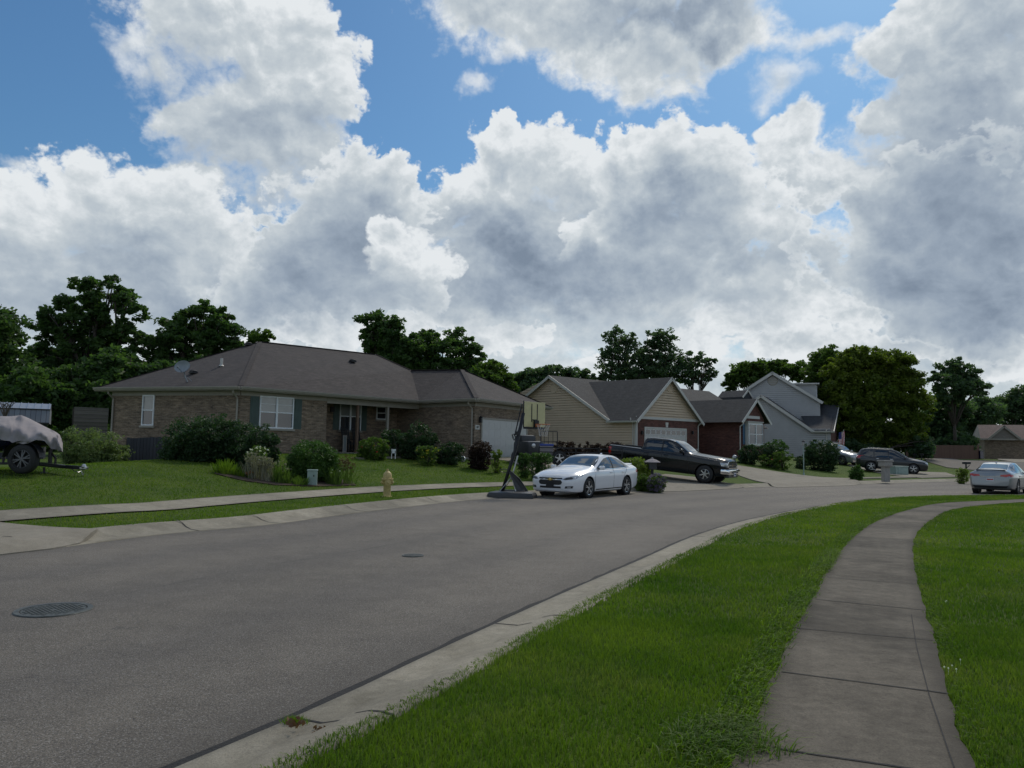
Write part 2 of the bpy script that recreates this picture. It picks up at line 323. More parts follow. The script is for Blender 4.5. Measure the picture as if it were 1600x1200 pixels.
M = dict(
 asphalt=asphaltm(), curb=concretem('curb_concrete', (.185,.168,.130), (.32,.295,.24), slab=3.), walk=concretem('walk_concrete', (.048,.041,.031), (.150,.132,.106), .7, slab=1.5),
 drive=concretem('drive_concrete', (.185,.165,.13), (.28,.255,.21), .35), lawn=lawnm(), tar=flat('joint_tar', (.010,.010,.011), .85, bump=.6, bscale=60),
 tanbrick=brickm('tan_brick', (.105,.075,.050), (.33,.245,.175), (.24,.21,.17)), redbrick=brickm('red_brick', (.085,.030,.024), (.15,.052,.04), (.13,.09,.075)),
 roof1=shinglem('brown_shingle', (.032,.027,.027), (.062,.053,.052)), roof2=shinglem('grey_shingle', (.032,.033,.035), (.056,.058,.060)), roof3=shinglem('dark_shingle', (.03,.033,.04), (.05,.054,.062)),
 roof4=shinglem('red_shingle', (.09,.06,.055), (.13,.09,.08)),
 sidetan=flat('tan_siding', (.52,.41,.295), .6, var=.06, vscale=1.5), sidegrey=flat('grey_siding', (.40,.40,.40), .6, var=.06, vscale=1.5), sidefar=flat('taupe_siding', (.2,.18,.16), .7),
 trim=flat('trim_tan', (.30,.275,.235), .55, var=.08), trimw=flat('trim_white', (.50,.49,.46), .5, var=.05), white=flat('white_vinyl', (.72,.74,.76), .4, var=.03), garage=flat('garage_door_white', (.50,.49,.47), .5, var=.05),
 soffit=flat('soffit', (.20,.19,.165), .7), shutter=flat('shutter_green', (.055,.085,.075), .6), blue=flat('shutter_blue', (.05,.12,.20), .6),
 dark=flat('near_black', (.012,.012,.014), .6), blackm=flat('black_metal', (.015,.016,.02), .38, .3), blackp=flat('black_plastic', (.03,.032,.036), .42, bump=.2),
 steel=flat('steel', (.5,.5,.5), .3, 1.), chrome=flat('chrome', (.78,.78,.8), .08, 1., var=.02), tyre=flat('tyre_rubber', (.018,.018,.019), .75), rim=flat('alloy', (.50,.51,.53), .25, .9),
 yellow=flat('hydrant_yellow', (.45,.35,.14), .5, var=.22, vscale=14, bump=.2), board=flat('backboard_cream', (.50,.46,.24), .35, var=.08), orange=flat('rim_orange', (.45,.14,.05), .5), net=flat('net_white', (.6,.6,.6), .8),
 utility=flat('utility_green', (.26,.34,.31), .55, var=.15), wood=woodm('weathered_wood', (.10,.088,.075), (.19,.17,.15), .2, True), fencew=woodm('dark_fence', (.032,.034,.042), (.06,.062,.075), .15), redfence=woodm('cedar_fence', (.09,.045,.032), (.14,.075,.05), .16),
 shedw=woodm('shed_boards', (.12,.13,.15), (.20,.215,.24), .22), shedr=flat('shed_metal_roof', (.38,.40,.43), .35, .5), bark=flat('bark', (.055,.045,.035), .9, var=.35, vscale=9, bump=.9, bscale=14),
 tarp=flat('tarp', (.30,.275,.28), .9, spec=.15, var=.10, vscale=3.), navy=flat('navy_gelcoat', (.010,.012,.045), .25, coat=.5), tote=flat('blue_tote', (.02,.05,.28), .4), mulch=flat('mulch', (.045,.028,.02), .95, var=.4, vscale=30, bump=1., bscale=30),
 carwhite=flat('paint_white', (.74,.75,.78), .28, coat=1., var=.01), carblack=flat('paint_black', (.004,.006,.009), .22, spec=.35, coat=.45, var=.02), cargrey=flat('paint_grey', (.020,.022,.026), .3, .3, coat=.7, var=.02), carsilver=flat('paint_silver', (.24,.26,.28), .3, .5, coat=1., var=.02),
 gold=flat('badge_gold', (.55,.40,.15), .3, .8), redlens=flat('red_lens', (.42,.012,.012), .15, coat=.8, var=.05), amber=flat('amber_lens', (.6,.22,.03), .2), lens=flat('clear_lens', (.42,.44,.46), .1, .4, coat=1.),
 platew=flat('plate_white', (.55,.56,.6), .4), red=flat('flag_red', (.42,.03,.04), .8), flagw=flat('flag_white', (.7,.7,.7), .8), flagb=flat('flag_blue', (.02,.03,.14), .8), stone=flat('mailbox_stone', (.30,.285,.26), .85, var=.2, vscale=20, bump=.4),
 curtain=flat('curtain', (.50,.50,.46), .9, var=.15, vscale=9), iron=flat('cast_iron', (.072,.080,.076), .55, .3, var=.35, vscale=12, bump=.4), postw=flat('wood_post', (.15,.095,.065), .8), dish=flat('dish_grey', (.22,.25,.28), .45),
 steelw=flat('worn_alloy', (.13,.13,.14), .4, .6), globe=flat('glass_globe', (.5,.5,.52), .15, coat=.6),
 bugle=flat('bed_black', (.01,.01,.012), .8),
)
def glassm(name, c, rough=.03):
    m, t, b = new_mat(name)
    g = t.node('ShaderNodeTexCoord').outputs['Object']
    t.put(b.inputs['Base Color'], t.mix(t.noise(g, 2, 3), tuple(x*.7 for x in c), tuple(x*1.3 for x in c)))
    b.inputs['Roughness'].default_value = rough; b.inputs['Specular IOR Level'].default_value = .8; b.inputs['Coat Weight'].default_value = .5
    return m
M['glass'] = glassm('window_glass', (.018,.024,.032)); M['carglass'] = glassm('car_glass', (.014,.018,.022), .02)
M['curtglass'] = glassm('curtained_glass', (.20,.215,.215), .1)
L_ = dict(
 dark=leafm('leaf_dark', (.036,.078,.026), (.088,.150,.044), .50), mid=leafm('leaf_mid', (.045,.090,.018), (.105,.165,.034), .48), olive=leafm('leaf_olive', (.058,.100,.014), (.150,.190,.028), .5, .35),
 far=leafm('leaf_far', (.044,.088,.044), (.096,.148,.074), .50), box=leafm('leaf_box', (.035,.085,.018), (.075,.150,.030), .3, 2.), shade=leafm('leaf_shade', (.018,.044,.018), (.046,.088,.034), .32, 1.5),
 light=leafm('leaf_light', (.085,.13,.045), (.20,.25,.11), .4, 2.), burg=leafm('leaf_burgundy', (.024,.016,.014), (.052,.028,.022), .3, 2.), lime=leafm('leaf_lime', (.09,.14,.02), (.17,.23,.04), .4, 2.),
 lilac=leafm('flower_lilac', (.12,.10,.17), (.24,.20,.32), .3, 3.), pale=leafm('leaf_pale', (.16,.15,.12), (.30,.29,.24), .35, 3.), brown=leafm('leaf_brown', (.07,.055,.03), (.14,.09,.05), .35, 3.),
 redf=leafm('flower_red', (.40,.03,.03), (.55,.08,.05), .3, 3.), yelf=leafm('flower_yellow', (.45,.38,.04), (.6,.5,.1), .3, 3.), whitef=leafm('flower_white', (.6,.6,.58), (.8,.8,.78), .3, 3.), orangef=leafm('flower_orange', (.28,.13,.06), (.4,.2,.09), .3, 3.),
 grass=leafm('grass_blade', (.052,.115,.010), (.145,.210,.024), .45, .9, dry=(.22,.23,.075)), weed=leafm('weed_blade', (.055,.120,.009), (.145,.215,.024), .45, 1.5), dry=leafm('dry_leaf', (.10,.045,.025), (.20,.11,.05), .2, 8.),
)
# ------------------------------------------------------------------ object helpers
def tag(o, label, cat, group=None, kind=None):
    if label: o['label'] = label
    if cat: o['category'] = cat
    if group: o['group'] = group
    if kind: o['kind'] = kind
    return o
def thing(name, label, cat, loc=(0,0,0), rz=0., group=None):
    o = bpy.data.objects.new(name, None); COL.objects.link(o); o.location = loc; o.rotation_euler = (0, 0, rz)
    o.empty_display_size = .2
    return tag(o, label, cat, group)
def npmesh(name, V, Fc, mat, parent=None, smooth=False, faces_n=None):
    """V (n,3) float array; Fc (m,k) int array of equal-sized faces"""
    me = bpy.data.meshes.new(name); V = np.asarray(V, dtype=np.float32); Fc = np.asarray(Fc, dtype=np.int32)
    me.vertices.add(len(V)); me.vertices.foreach_set('co', V.ravel())
    k = Fc.shape[1]; me.loops.add(Fc.size); me.loops.foreach_set('vertex_index', Fc.ravel())
    me.polygons.add(len(Fc)); me.polygons.foreach_set('loop_start', np.arange(0, Fc.size, k, dtype=np.int32))
    me.update(calc_edges=True)
    if smooth: me.polygons.foreach_set('use_smooth', np.ones(len(Fc), dtype=bool))
    me.materials.append(mat)
    o = bpy.data.objects.new(name, me); COL.objects.link(o)
    if parent: o.parent = parent
    return o
def rz_(a): return Matrix.Rotation(a, 3, 'Z')
class MB:
    def __init__(s, off=(0,0,0)): s.v = []; s.f = []; s.mi = []; s.off = Vector(off); s.cur = 0
    def add(s, vs, fs):
        b = len(s.v); s.v += [Vector(v) for v in vs]
        for f in fs: s.f.append([b+i for i in f]); s.mi.append(s.cur)
        return s
    def box(s, c, d, R=None, bev=0.):
        c = Vector(c); hx, hy, hz = d[0]/2, d[1]/2, d[2]/2
        if bev:
            bm = bmesh.new(); bmesh.ops.create_cube(bm, size=1.)
            for v in bm.verts: v.co = Vector((v.co.x*d[0], v.co.y*d[1], v.co.z*d[2]))
            bmesh.ops.bevel(bm, geom=list(bm.edges), offset=bev, segments=2, affect='EDGES', profile=.6)
            bm.verts.index_update(); vs = [v.co.copy() for v in bm.verts]; fs = [[v.index for v in f.verts] for f in bm.faces]; bm.free()
        else:
            vs = [Vector((x*hx, y*hy, z*hz)) for x in (-1,1) for y in (-1,1) for z in (-1,1)]
            fs = [(0,1,3,2),(4,6,7,5),(0,4,5,1),(2,3,7,6),(0,2,6,4),(1,5,7,3)]
        if R is not None: vs = [R @ v for v in vs]
        return s.add([v+c for v in vs], fs)
    def prism(s, pts, ext):                       # polygon (3d pts) pushed along the vector ext
        n = len(pts); e = Vector(ext); a = [Vector(p) for p in pts]; b = [p+e for p in a]
        nrm = Vector((0,0,0))
        for i in range(n): nrm += a[i].cross(a[(i+1) % n])
        fl = nrm.dot(e) > 0
        F1 = list(range(n)); F2 = [n+i for i in range(n)]
        fs = [F1[::-1] if fl else F1, F2 if fl else F2[::-1]]
        for i in range(n):
            j = (i+1) % n; q = [i, j, n+j, n+i]; fs.append(q if fl else q[::-1])
        return s.add(a+b, fs)
    def tube(s, pts, r, n=8, r2=None, cap=True):
        pts = [Vector(p) for p in pts]; rings = []; m = len(pts)
        for i, p in enumerate(pts):
            d = (pts[min(i+1, m-1)]-pts[max(i-1, 0)]).normalized()
            a = d.orthogonal().normalized() if i == 0 else (a-d*a.dot(d)).normalized()
            b = d.cross(a); rr = r if r2 is None else r+(r2-r)*i/(m-1)
            if isinstance(r, (list, tuple)): rr = r[i]
            rings.append([p+a*math.cos(2*math.pi*k/n)*rr+b*math.sin(2*math.pi*k/n)*rr for k in range(n)])
        vs = [v for R in rings for v in R]; fs = []
        for i in range(m-1):
            for k in range(n): k2 = (k+1) % n; fs.append((i*n+k, i*n+k2, (i+1)*n+k2, (i+1)*n+k))
        if cap: fs.append(list(range(n))[::-1]); fs.append([(m-1)*n+k for k in range(n)])
        return s.add(vs, fs)
    def lathe(s, prof, c=(0,0,0), n=24, axis='Z', cap=True):
        c = Vector(c); vs = []; fs = []; m = len(prof)
        for r, z in prof:
            for k in range(n):
                a = 2*math.pi*k/n
                if axis == 'Z': v = Vector((r*math.cos(a), r*math.sin(a), z))
                elif axis == 'Y': v = Vector((r*math.cos(a), z, -r*math.sin(a)))
                else: v = Vector((z, r*math.cos(a), r*math.sin(a)))
                vs.append(v+c)
        for i in range(m-1):
            for k in range(n): k2 = (k+1) % n; fs.append((i*n+k, i*n+k2, (i+1)*n+k2, (i+1)*n+k))
        if cap: fs.append(list(range(n))[::-1]); fs.append([(m-1)*n+k for k in range(n)])
        return s.add(vs, fs)
    def ball(s, c, r, n=12, R=None):
        rx, ry, rz = (r, r, r) if not isinstance(r, (tuple, list)) else r; c = Vector(c); vs = []; fs = []
        for i in range(n//2+1):
            t = math.pi*i/(n//2)
            for k in range(n):
                a = 2*math.pi*k/n; v = Vector((rx*math.sin(t)*math.cos(a), ry*math.sin(t)*math.sin(a), rz*math.cos(t)))
                vs.append((R @ v if R is not None else v)+c)
        for i in range(n//2):
            for k in range(n): k2 = (k+1) % n; fs.append((i*n+k, (i+1)*n+k, (i+1)*n+k2, i*n+k2))
        return s.add(vs, fs)
    def build(s, name, mat, parent=None, smooth=False, angle=None):
        me = bpy.data.meshes.new(name); off = s.off
        me.from_pydata([tuple(v-off) for v in s.v], [], s.f)
        for m_ in (mat if isinstance(mat, (list, tuple)) else [mat]): me.materials.append(m_)
        uv = me.uv_layers.new(name='UVMap'); me.update()
        for p, mi in zip(me.polygons, s.mi):
            p.material_index = mi; n = p.normal
            u = Vector((-n.y, n.x, 0)) if abs(n.z) < .995 else Vector((1,0,0))
            u.normalize(); w = n.cross(u)
            if abs(n.z) > .995: w = Vector((0,1,0))
            for li in p.loop_indices:
                co = Vector(s.v[me.loops[li].vertex_index]); uv.data[li].uv = (co.dot(u), co.dot(w))
        if smooth: me.polygons.foreach_set('use_smooth', [True]*len(me.polygons))
        o = bpy.data.objects.new(name, me); COL.objects.link(o)
        if parent: o.parent = parent
        if smooth and angle: me.set_sharp_from_angle(angle=math.radians(angle))
        return o
def copy_tree(o, parent=None, mats=None):
    c = o.copy(); COL.objects.link(c)
    if parent: c.parent = parent
    for ch in list(o.children): copy_tree(ch, c)
    return c

# ------------------------------------------------------------------ the lie of the land
NEAR = [(-22.,-40.),(-10.5,-16.),(-5.2,-4.),(-3.0,1.2)]+[tuple(U(x,y,0)[:2]) for x,y in ((294,1197),(469,1122),(697,1014),(850,943),(1000,877),(1090,837),(1165,814),(1221,802),(1300,788.5),(1380,780.5),(1487,777.5),(1600,777))]+[(34.,35.),(60.,40.),(200.,55.)]
FAR = [(-31.,-36.),(-19.5,-12.),(-13.6,0.),(-9.6,8.0)]+[tuple(U(x,y,0)[:2]) for x,y in ((0,867),(125,851),(250,835),(400,822),(520,806),(600,796),(765,779),(1000,768),(1150,762.5),(1330,757),(1500,752))]+[(43.,58.),(80.,74.),(200.,110.)]
def smoothline(pts, step=.5):
    pts = np.array(pts, float); out = []
    for i in range(len(pts)-1):
        p0 = pts[max(i-1,0)]; p1 = pts[i]; p2 = pts[i+1]; p3 = pts[min(i+2,len(pts)-1)]
        L = np.linalg.norm(p2-p1); n = max(1, int(L/step)) if L < 30 else 8
        # centripetal-ish tangents
        d1 = max(np.linalg.norm(p1-p0), 1e-6); d2 = L; d3 = max(np.linalg.norm(p3-p2), 1e-6)
        m1 = ((p2-p1)/d2*d1+(p1-p0)/d1*d2)/(d1+d2)*d2 if i > 0 else p2-p1
        m2 = ((p3-p2)/d3*d2+(p2-p1)/d2*d3)/(d2+d3)*d2 if i < len(pts)-2 else p2-p1
        for k in range(n):
            t = k/n; out.append((2*t**3-3*t*t+1)*p1+(t**3-2*t*t+t)*m1+(-2*t**3+3*t*t)*p2+(t**3-t*t)*m2)
    out.append(pts[-1]); return np.array(out)
NL = smoothline(NEAR); FL = smoothline(FAR)
def sdist(line, xy):                    # signed distance, positive on the left of the line
    xy = np.atleast_2d(np.asarray(xy, float)); best = np.full(len(xy), 1e18); sg = np.zeros(len(xy))
    for a, b in zip(line[:-1], line[1:]):
        ab = b-a; L = ab@ab
        t = np.clip(((xy-a)@ab)/L, 0, 1); d = xy-(a+t[:,None]*ab)
        q = (d*d).sum(1); cr = ab[0]*(xy[:,1]-a[1])-ab[1]*(xy[:,0]-a[0])
        m = q < best; best[m] = q[m]; sg[m] = np.sign(cr[m])
    return np.sqrt(best)*np.where(sg == 0, 1, sg)
FLc = FL[::2]; NLc = NL[::2]
def sst(a, b, x): t = np.clip((x-a)/(b-a), 0, 1); return t*t*(3-2*t)
def terr(xy):
    xy = np.atleast_2d(np.asarray(xy, float)); x = xy[:,0]
    df = sdist(FLc, xy); dn = -sdist(NLc, xy)
    A = .60+.50*sst(-17, -9, x)
    zl = .11+A*sst(1.0, 12.5, df)
    zr = .11+1.15*sst(2., 24., df)
    z = np.where(x < 14, zl, np.where(x > 26, zr, zl+(zr-zl)*sst(14, 26, x)))
    zn = .13+.0*x
    return np.where(df > 0, z, np.where(dn > 0, zn, 0.0)), df, dn
def T(x, y): return float(terr([(x, y)])[0][0])
def gp(px, py, dz=0.):                  # where the sight line meets the ground
    d = dirn(px, py); zs = np.exp(np.linspace(math.log(3), math.log(250), 1400))
    pts = np.stack([d.x/d.y*zs, zs], 1); h = terr(pts)[0]+dz; ray = CH+d.z/d.y*zs
    k = np.argmax(ray <= h)
    if ray[k] > h[k]: k = len(zs)-1
    return Vector((pts[k,0], pts[k,1], h[k]))
def onT(px, Z, py=700):                 # on the ground at distance Z under pixel column px
    d = dirn(px, py); x = d.x/d.y*Z; return Vector((x, Z, T(x, Z)))
# ------------------------------------------------------------------ ground, road, kerbs, walks
def axis_lines(lo, hi, dlo, dhi, fine, grow=1.22, far=3000):
    a = list(np.arange(dlo, dhi+1e-6, fine)); s = fine; v = dhi
    while v < hi: s *= grow; v += s; a.append(v)
    s = fine; v = dlo
    while v > lo: s *= grow; v -= s; a.insert(0, v)
    return np.array(a)
gx = axis_lines(-2500, 2500, -17, 30, .22); gy = axis_lines(-60, 3000, 1.5, 50, .22)
X, Y = np.meshgrid(gx, gy); xy = np.stack([X.ravel(), Y.ravel()], 1)
z, df, dn = terr(xy)
inner = np.maximum(df, dn)                              # > 0 off the road
z = np.where(inner > .66, z-.004, np.where(inner < .40, -.07, -.07+(z+.07)*np.clip((inner-.40)/.26, 0, 1)))
ny, nx = X.shape; idx = np.arange(nx*ny).reshape(ny, nx)
Fq = np.stack([idx[:-1,:-1].ravel(), idx[:-1,1:].ravel(), idx[1:,1:].ravel(), idx[1:,:-1].ravel()], 1)
ground = npmesh('ground', np.column_stack([xy, z]), Fq, M['lawn'], smooth=True); ground['kind'] = 'structure'

def resample(line, step):
    seg = np.linalg.norm(np.diff(line, axis=0), axis=1); s = np.r_[0, np.cumsum(seg)]
    t = np.arange(0, s[-1], step); return np.stack([np.interp(t, s, line[:,i]) for i in (0,1)], 1)
def normals(line):
    d = np.gradient(line, axis=0); d /= np.linalg.norm(d, axis=1)[:,None]; return np.stack([-d[:,1], d[:,0]], 1)
def strip(name, A, B, zf, mat, n=1, kind='structure', smooth=True):   # sheet between two matched polylines
    rows = [A+(B-A)*k/n for k in range(n+1)]
    pts = np.concatenate(rows); zz = zf(pts); m = len(A)
    idx = np.arange(m*(n+1)).reshape(n+1, m)
    Fq = np.stack([idx[:-1,:-1].ravel(), idx[1:,:-1].ravel(), idx[1:,1:].ravel(), idx[:-1,1:].ravel()], 1)
    o = npmesh(name, np.column_stack([pts, zz]), Fq[:, ::-1], mat, smooth=smooth)
    if kind: o['kind'] = kind
    seg = np.r_[0, np.cumsum(np.linalg.norm(np.diff((A+B)/2, axis=0), axis=1))]
    setuv(o, np.column_stack([np.tile(seg, n+1), np.repeat(np.arange(n+1)/n, m)]))
    return o
def setuv(o, uvv):
    me = o.data; uv = me.uv_layers.new(name='UVMap'); li = np.zeros(len(me.loops), dtype=np.int32); me.loops.foreach_get('vertex_index', li)
    uv.data.foreach_set('uv', uvv[li].astype(np.float32).ravel())
def resn(line, n):
    seg = np.linalg.norm(np.diff(line, axis=0), axis=1); s = np.r_[0, np.cumsum(seg)]
    t = np.linspace(0, s[-1], n); return np.stack([np.interp(t, s, line[:,i]) for i in (0,1)], 1)
# the road: one sheet between the two asphalt edges
n_ = 700
A = NL+normals(NL)*-.02; B = FL-normals(FL)*.02*-1
# both lines cut into the same number of steps
strip('road', resn(A, n_), resn(FL+normals(FL)*.02, n_), lambda p: np.full(len(p), 0.0), M['asphalt'], 12)
def kerb(name, line, side, prof, mat, lo=-1e9, hi=1e9):
    L = resample(line, .4); L = L[(L[:,1] > lo) & (L[:,1] < hi) & (L[:,0] < 90)]; N = normals(L)*side
    V = []; m = len(L)
    # break into 3 m lengths with a joint groove between them
    for (o_, h) in prof:
        wob = np.array([mnoise.noise(Vector((p[0]*.9, p[1]*.9, o_*3)))*.012 for p in L]) if o_ > .3 else np.zeros(m)
        V.append(np.column_stack([L+N*(o_+wob[:,None]), np.full(m, h)]))
    V = np.concatenate(V); k = len(prof); idx = np.arange(k*m).reshape(k, m)
    Fq = np.stack([idx[:-1,:-1].ravel(), idx[:-1,1:].ravel(), idx[1:,1:].ravel(), idx[1:,:-1].ravel()], 1)
    if side > 0: Fq = Fq[:, ::1]
    else: Fq = Fq[:, ::-1]
    o = npmesh(name, V, Fq, mat, smooth=True); o['kind'] = 'structure'
    setuv(o, np.column_stack([np.tile(np.arange(m)*.4, k), np.repeat(np.linspace(.1, .9, k), m)])); return o
KP = [(-.03,-.05),(-.028,.008),(.05,.012),(.20,.016),(.34,.055),(.44,.112),(.54,.142),(.62,.150),(.70,.146),(.72,.08)]
kerb('kerb_near', NL, -1, KP, M['curb'], -30)
kerb('kerb_far', FL, 1, [(a*1.2,b*.86) for a,b in KP], M['curb'], -30)
# tar-filled crack along the near kerb: only in the foreground
L = resample(NL, .12); L = L[(L[:,1] > 1.) & (L[:,1] < 26)]; N = normals(L)
w = np.array([.046+.03*mnoise.noise(Vector((p[0]*2.3, p[1]*2.3, 1))) for p in L])[:,None]
o_ = np.array([.03*mnoise.noise(Vector((p[0]*1.1, p[1]*1.1, 7))) for p in L])[:,None]
strip('tar_joint', L+N*(.035-w*.2+o_*.3), L+N*(.035+w*1.2+o_*.3), lambda p: np.full(len(p), .0055), M['tar'])
# joints across the kerbs
def kerb_joint(px, py, line, side, sc=1.):
    p = np.array(U(px, py, .03)[:2]); L = resample(line, .1); i = int(np.argmin(((L-p)**2).sum(1))); N = normals(L)[i]*side; D = np.array([N[1], -N[0]])*.011
    mb = MB(); off = .006
    for (a, h0), (b, h1) in zip(KP[1:-1], KP[2:]):
        q0 = L[i]+N*a*sc; q1 = L[i]+N*b*sc
        wv = .015*math.sin(a*14)
        q0 = q0+D*wv*40*0; 
        mb.add([(*(q0-D), h0+off*.5), (*(q0+D), h0+off*.5), (*(q1+D), h1+off*.5), (*(q1-D), h1+off*.5)], [(0,1,2,3)])
    return mb
mb = MB()
for px, py in ((497,1128),(823,977),(1115,838),(1215,808)):
    q = kerb_joint(px, py, NL, -1); mb.add(q.v, q.f)
for px, py in ((60,855),(300,826),(430,815),(560,797),(680,783)):
    q = kerb_joint(px, py, FL, 1, 1.25); mb.add(q.v, q.f)
o = mb.build('kerb_joints', M['tar']); o['kind'] = 'structure'

# near footpath
SWL = [(-1.5,-4.),(-.6,-.5)]+[tuple(U(x,y,.14)[:2]) for x,y in ((1142,1199),(1178,1120),(1221,1030),(1244,977),(1285,906),(1311,865),(1356,822),(1416,798),(1487,785),(1544,782.5))]+[(24.,31.0),(60.,38.),(120.,46.)]
SWR = [(.0,-4.2),(.8,-.6)]+[tuple(U(x,y,.14)[:2]) for x,y in ((1516,1199),(1484,1086),(1462,1007),(1436,921),(1427,869),(1431,836),(1456,812),(1499,794),(1560,787.5))]+[(24.3,29.6),(60.5,36.6),(120.,44.6)]
SL = smoothline(SWL, .3); SR = smoothline(SWR, .3)
def pair(A, B, n=600):
    return resn(A, n), resn(B, n)
def wobble(L, amp, seed):
    N = normals(L); w = np.array([mnoise.noise(Vector((p[0]*1.7, p[1]*1.7, seed)))+.5*mnoise.noise(Vector((p[0]*6, p[1]*6, seed))) for p in L])
    return L+N*w[:,None]*amp
sa = resample(SL, .12)
# match each point on the left edge with the nearest on the right
sr = resample(SR, .06); sb = np.array([sr[np.argmin(((sr-p)**2).sum(1))] for p in sa]); sb = np.stack([np.convolve(np.pad(sb[:,i],(6,6),'edge'), np.ones(13)/13,'valid') for i in (0,1)],1)
sa_w = wobble(sa, .028, 3); sb_w = wobble(sb, .035, 9)
strip('footpath_near', sb_w, sa_w, lambda p: np.full(len(p), .148), M['walk'], 6)
# joints of the footpath: dark grooves across
mb = MB()
jd = [(1090*0+1184,1165,1409,1200),(1221,1049,1487,1084),(1244,981,1457,1000),(1274,936,1446,953),(1292,902,1431,912),(1311,872,1430,880),(1325,851,1429,858),(1345,832,1431,837)]
for i,(x0,y0,x1,y1) in enumerate(jd):
    a = U(x0,y0,.152); b = U(x1,y1,.152); d = (b-a).normalized(); 
    if i == 0: b = a+(U(1530,1216,.152)-a)*.98
    n = Vector((-d.y, d.x, 0)); w = .008 if i in (0,1,3) else .006; K = 14; vs = []
    for k in range(K+1):
        p = a+(b-a)*k/K; o2 = mnoise.noise(p*4)*.006; vs += [p+n*(w*(1+mnoise.noise(p*9)*.6)+o2), p-n*(w+o2*-1)]
    mb.add(vs, [(2*k, 2*k+1, 2*k+3, 2*k+2) for k in range(K)])
# lengthwise tooled line near the right edge
o = mb.build('footpath_joints', M['tar']); o['kind'] = 'structure'
mb = MB(); pr = [(1519-28,1199),(1452,1086),(1432,1010),(1424,960)]; vs = []
for x, y in pr:
    p = U(x, y, .152); vs += [p+Vector((.004,0,0)), p-Vector((.004,0,0))]
mb.add(vs, [(2*k, 2*k+1, 2*k+3, 2*k+2) for k in range(len(pr)-1)]); o = mb.build('footpath_edge_line', M['tar']); o['kind'] = 'structure'

# far footpath (follows the far kerb, about 2 m behind it)
def polyground(name, pix, mat, lift, res=.3, kerbed=True):
    """a sheet laid on the land inside a polygon given on the ground (x, y)"""
    pts = [Vector((p[0], p[1])) for p in pix]
    xs = [p.x for p in pts]; ys = [p.y for p in pts]; mb = MB(); cache = {}
    V = []; Fs = []
    def vid(p):
        k = (round(p[0], 3), round(p[1], 3))
        if k not in cache: cache[k] = len(V); V.append(k)
        return cache[k]
    for i in range(int(math.floor(min(xs)/res)), int(math.ceil(max(xs)/res))):
        for j in range(int(math.floor(min(ys)/res)), int(math.ceil(max(ys)/res))):
            q = clip(pts, i*res, (i+1)*res, j*res, (j+1)*res)
            if len(q) >= 3:
                ids = [vid(p) for p in q]; ids = [a for a, b in zip(ids, ids[1:]+ids[:1]) if a != b]
                if len(ids) >= 3: Fs.append(ids)
    nV = len(V); pe = pts+[pts[0]]; cx = sum(xs)/len(xs); cy = sum(ys)/len(ys)
    for a_, b_ in zip(pe[:-1], pe[1:]):                 # a skirt round the edge of the slab
        k = max(1, int((b_-a_).length/res)); j = len(V)
        for q in range(k+1): p_ = a_.lerp(b_, q/k); V.append((p_.x, p_.y)); V.append((p_.x, p_.y))
        for q in range(k): Fs.append([j+2*q, j+2*q+2, j+2*q+3, j+2*q+1])
    zz, dF, dN = terr(V)
    dd = np.maximum(dF, dN); zz = .016-lift+(zz+lift-.016)*sst(-.12, .55, dd) if kerbed else zz
    me = bpy.data.meshes.new(name); me.from_pydata([(v[0], v[1], float(h)+lift-(.22 if (i >= nV and (i-nV) % 2) else 0)) for i, (v, h) in enumerate(zip(V, zz))], [], Fs)
    me.materials.append(mat); me.update()
    if len(me.polygons) and me.polygons[0].normal.z < 0: me.flip_normals()
    me.polygons.foreach_set('use_smooth', [True]*len(me.polygons))
    o = bpy.data.objects.new(name, me); COL.objects.link(o); o['kind'] = 'structure'; return o
def clip(poly, x0, x1, y0, y1):
    def cut(ps, f, g):
        out = []
        for a, b in zip(ps, ps[1:]+ps[:1]):
            fa, fb = f(a), f(b)
            if fa >= 0: out.append(a)
            if (fa >= 0) != (fb >= 0):
                t = fa/(fa-fb); out.append(a+(b-a)*t)
        return out
    p = [Vector(q) for q in poly]
    for f in (lambda q: q[0]-x0, lambda q: x1-q[0], lambda q: q[1]-y0, lambda q: y1-q[1]):
        if len(p) < 3: return []
        p = cut(p, f, None)
    return p
fs = resample(FL, .5); fs = fs[(fs[:,1] > -20) & (fs[:,0] < 16)]; N = normals(fs)
m_ = (fs[:,0] < 6.2)
fa = fs[m_]+N[m_]*2.6; fb = fs[m_]+N[m_]*3.65
fa = wobble(fa, .03, 1); fb = wobble(fb, .03, 2)
strip('footpath_far', fa, fb, lambda p: terr(p)[0]+.022, M['curb'], 3)
def g2(px, py): v = gp(px, py); return (v.x, v.y)
# driveways
polyground('driveway_boat', [g2(x, y) for x, y in ((152,829.5),(0,819),(-200,803),(-500,860),(-160,889),(0,868),(80,858.5),(125,850.5))], M['drive'], .036)
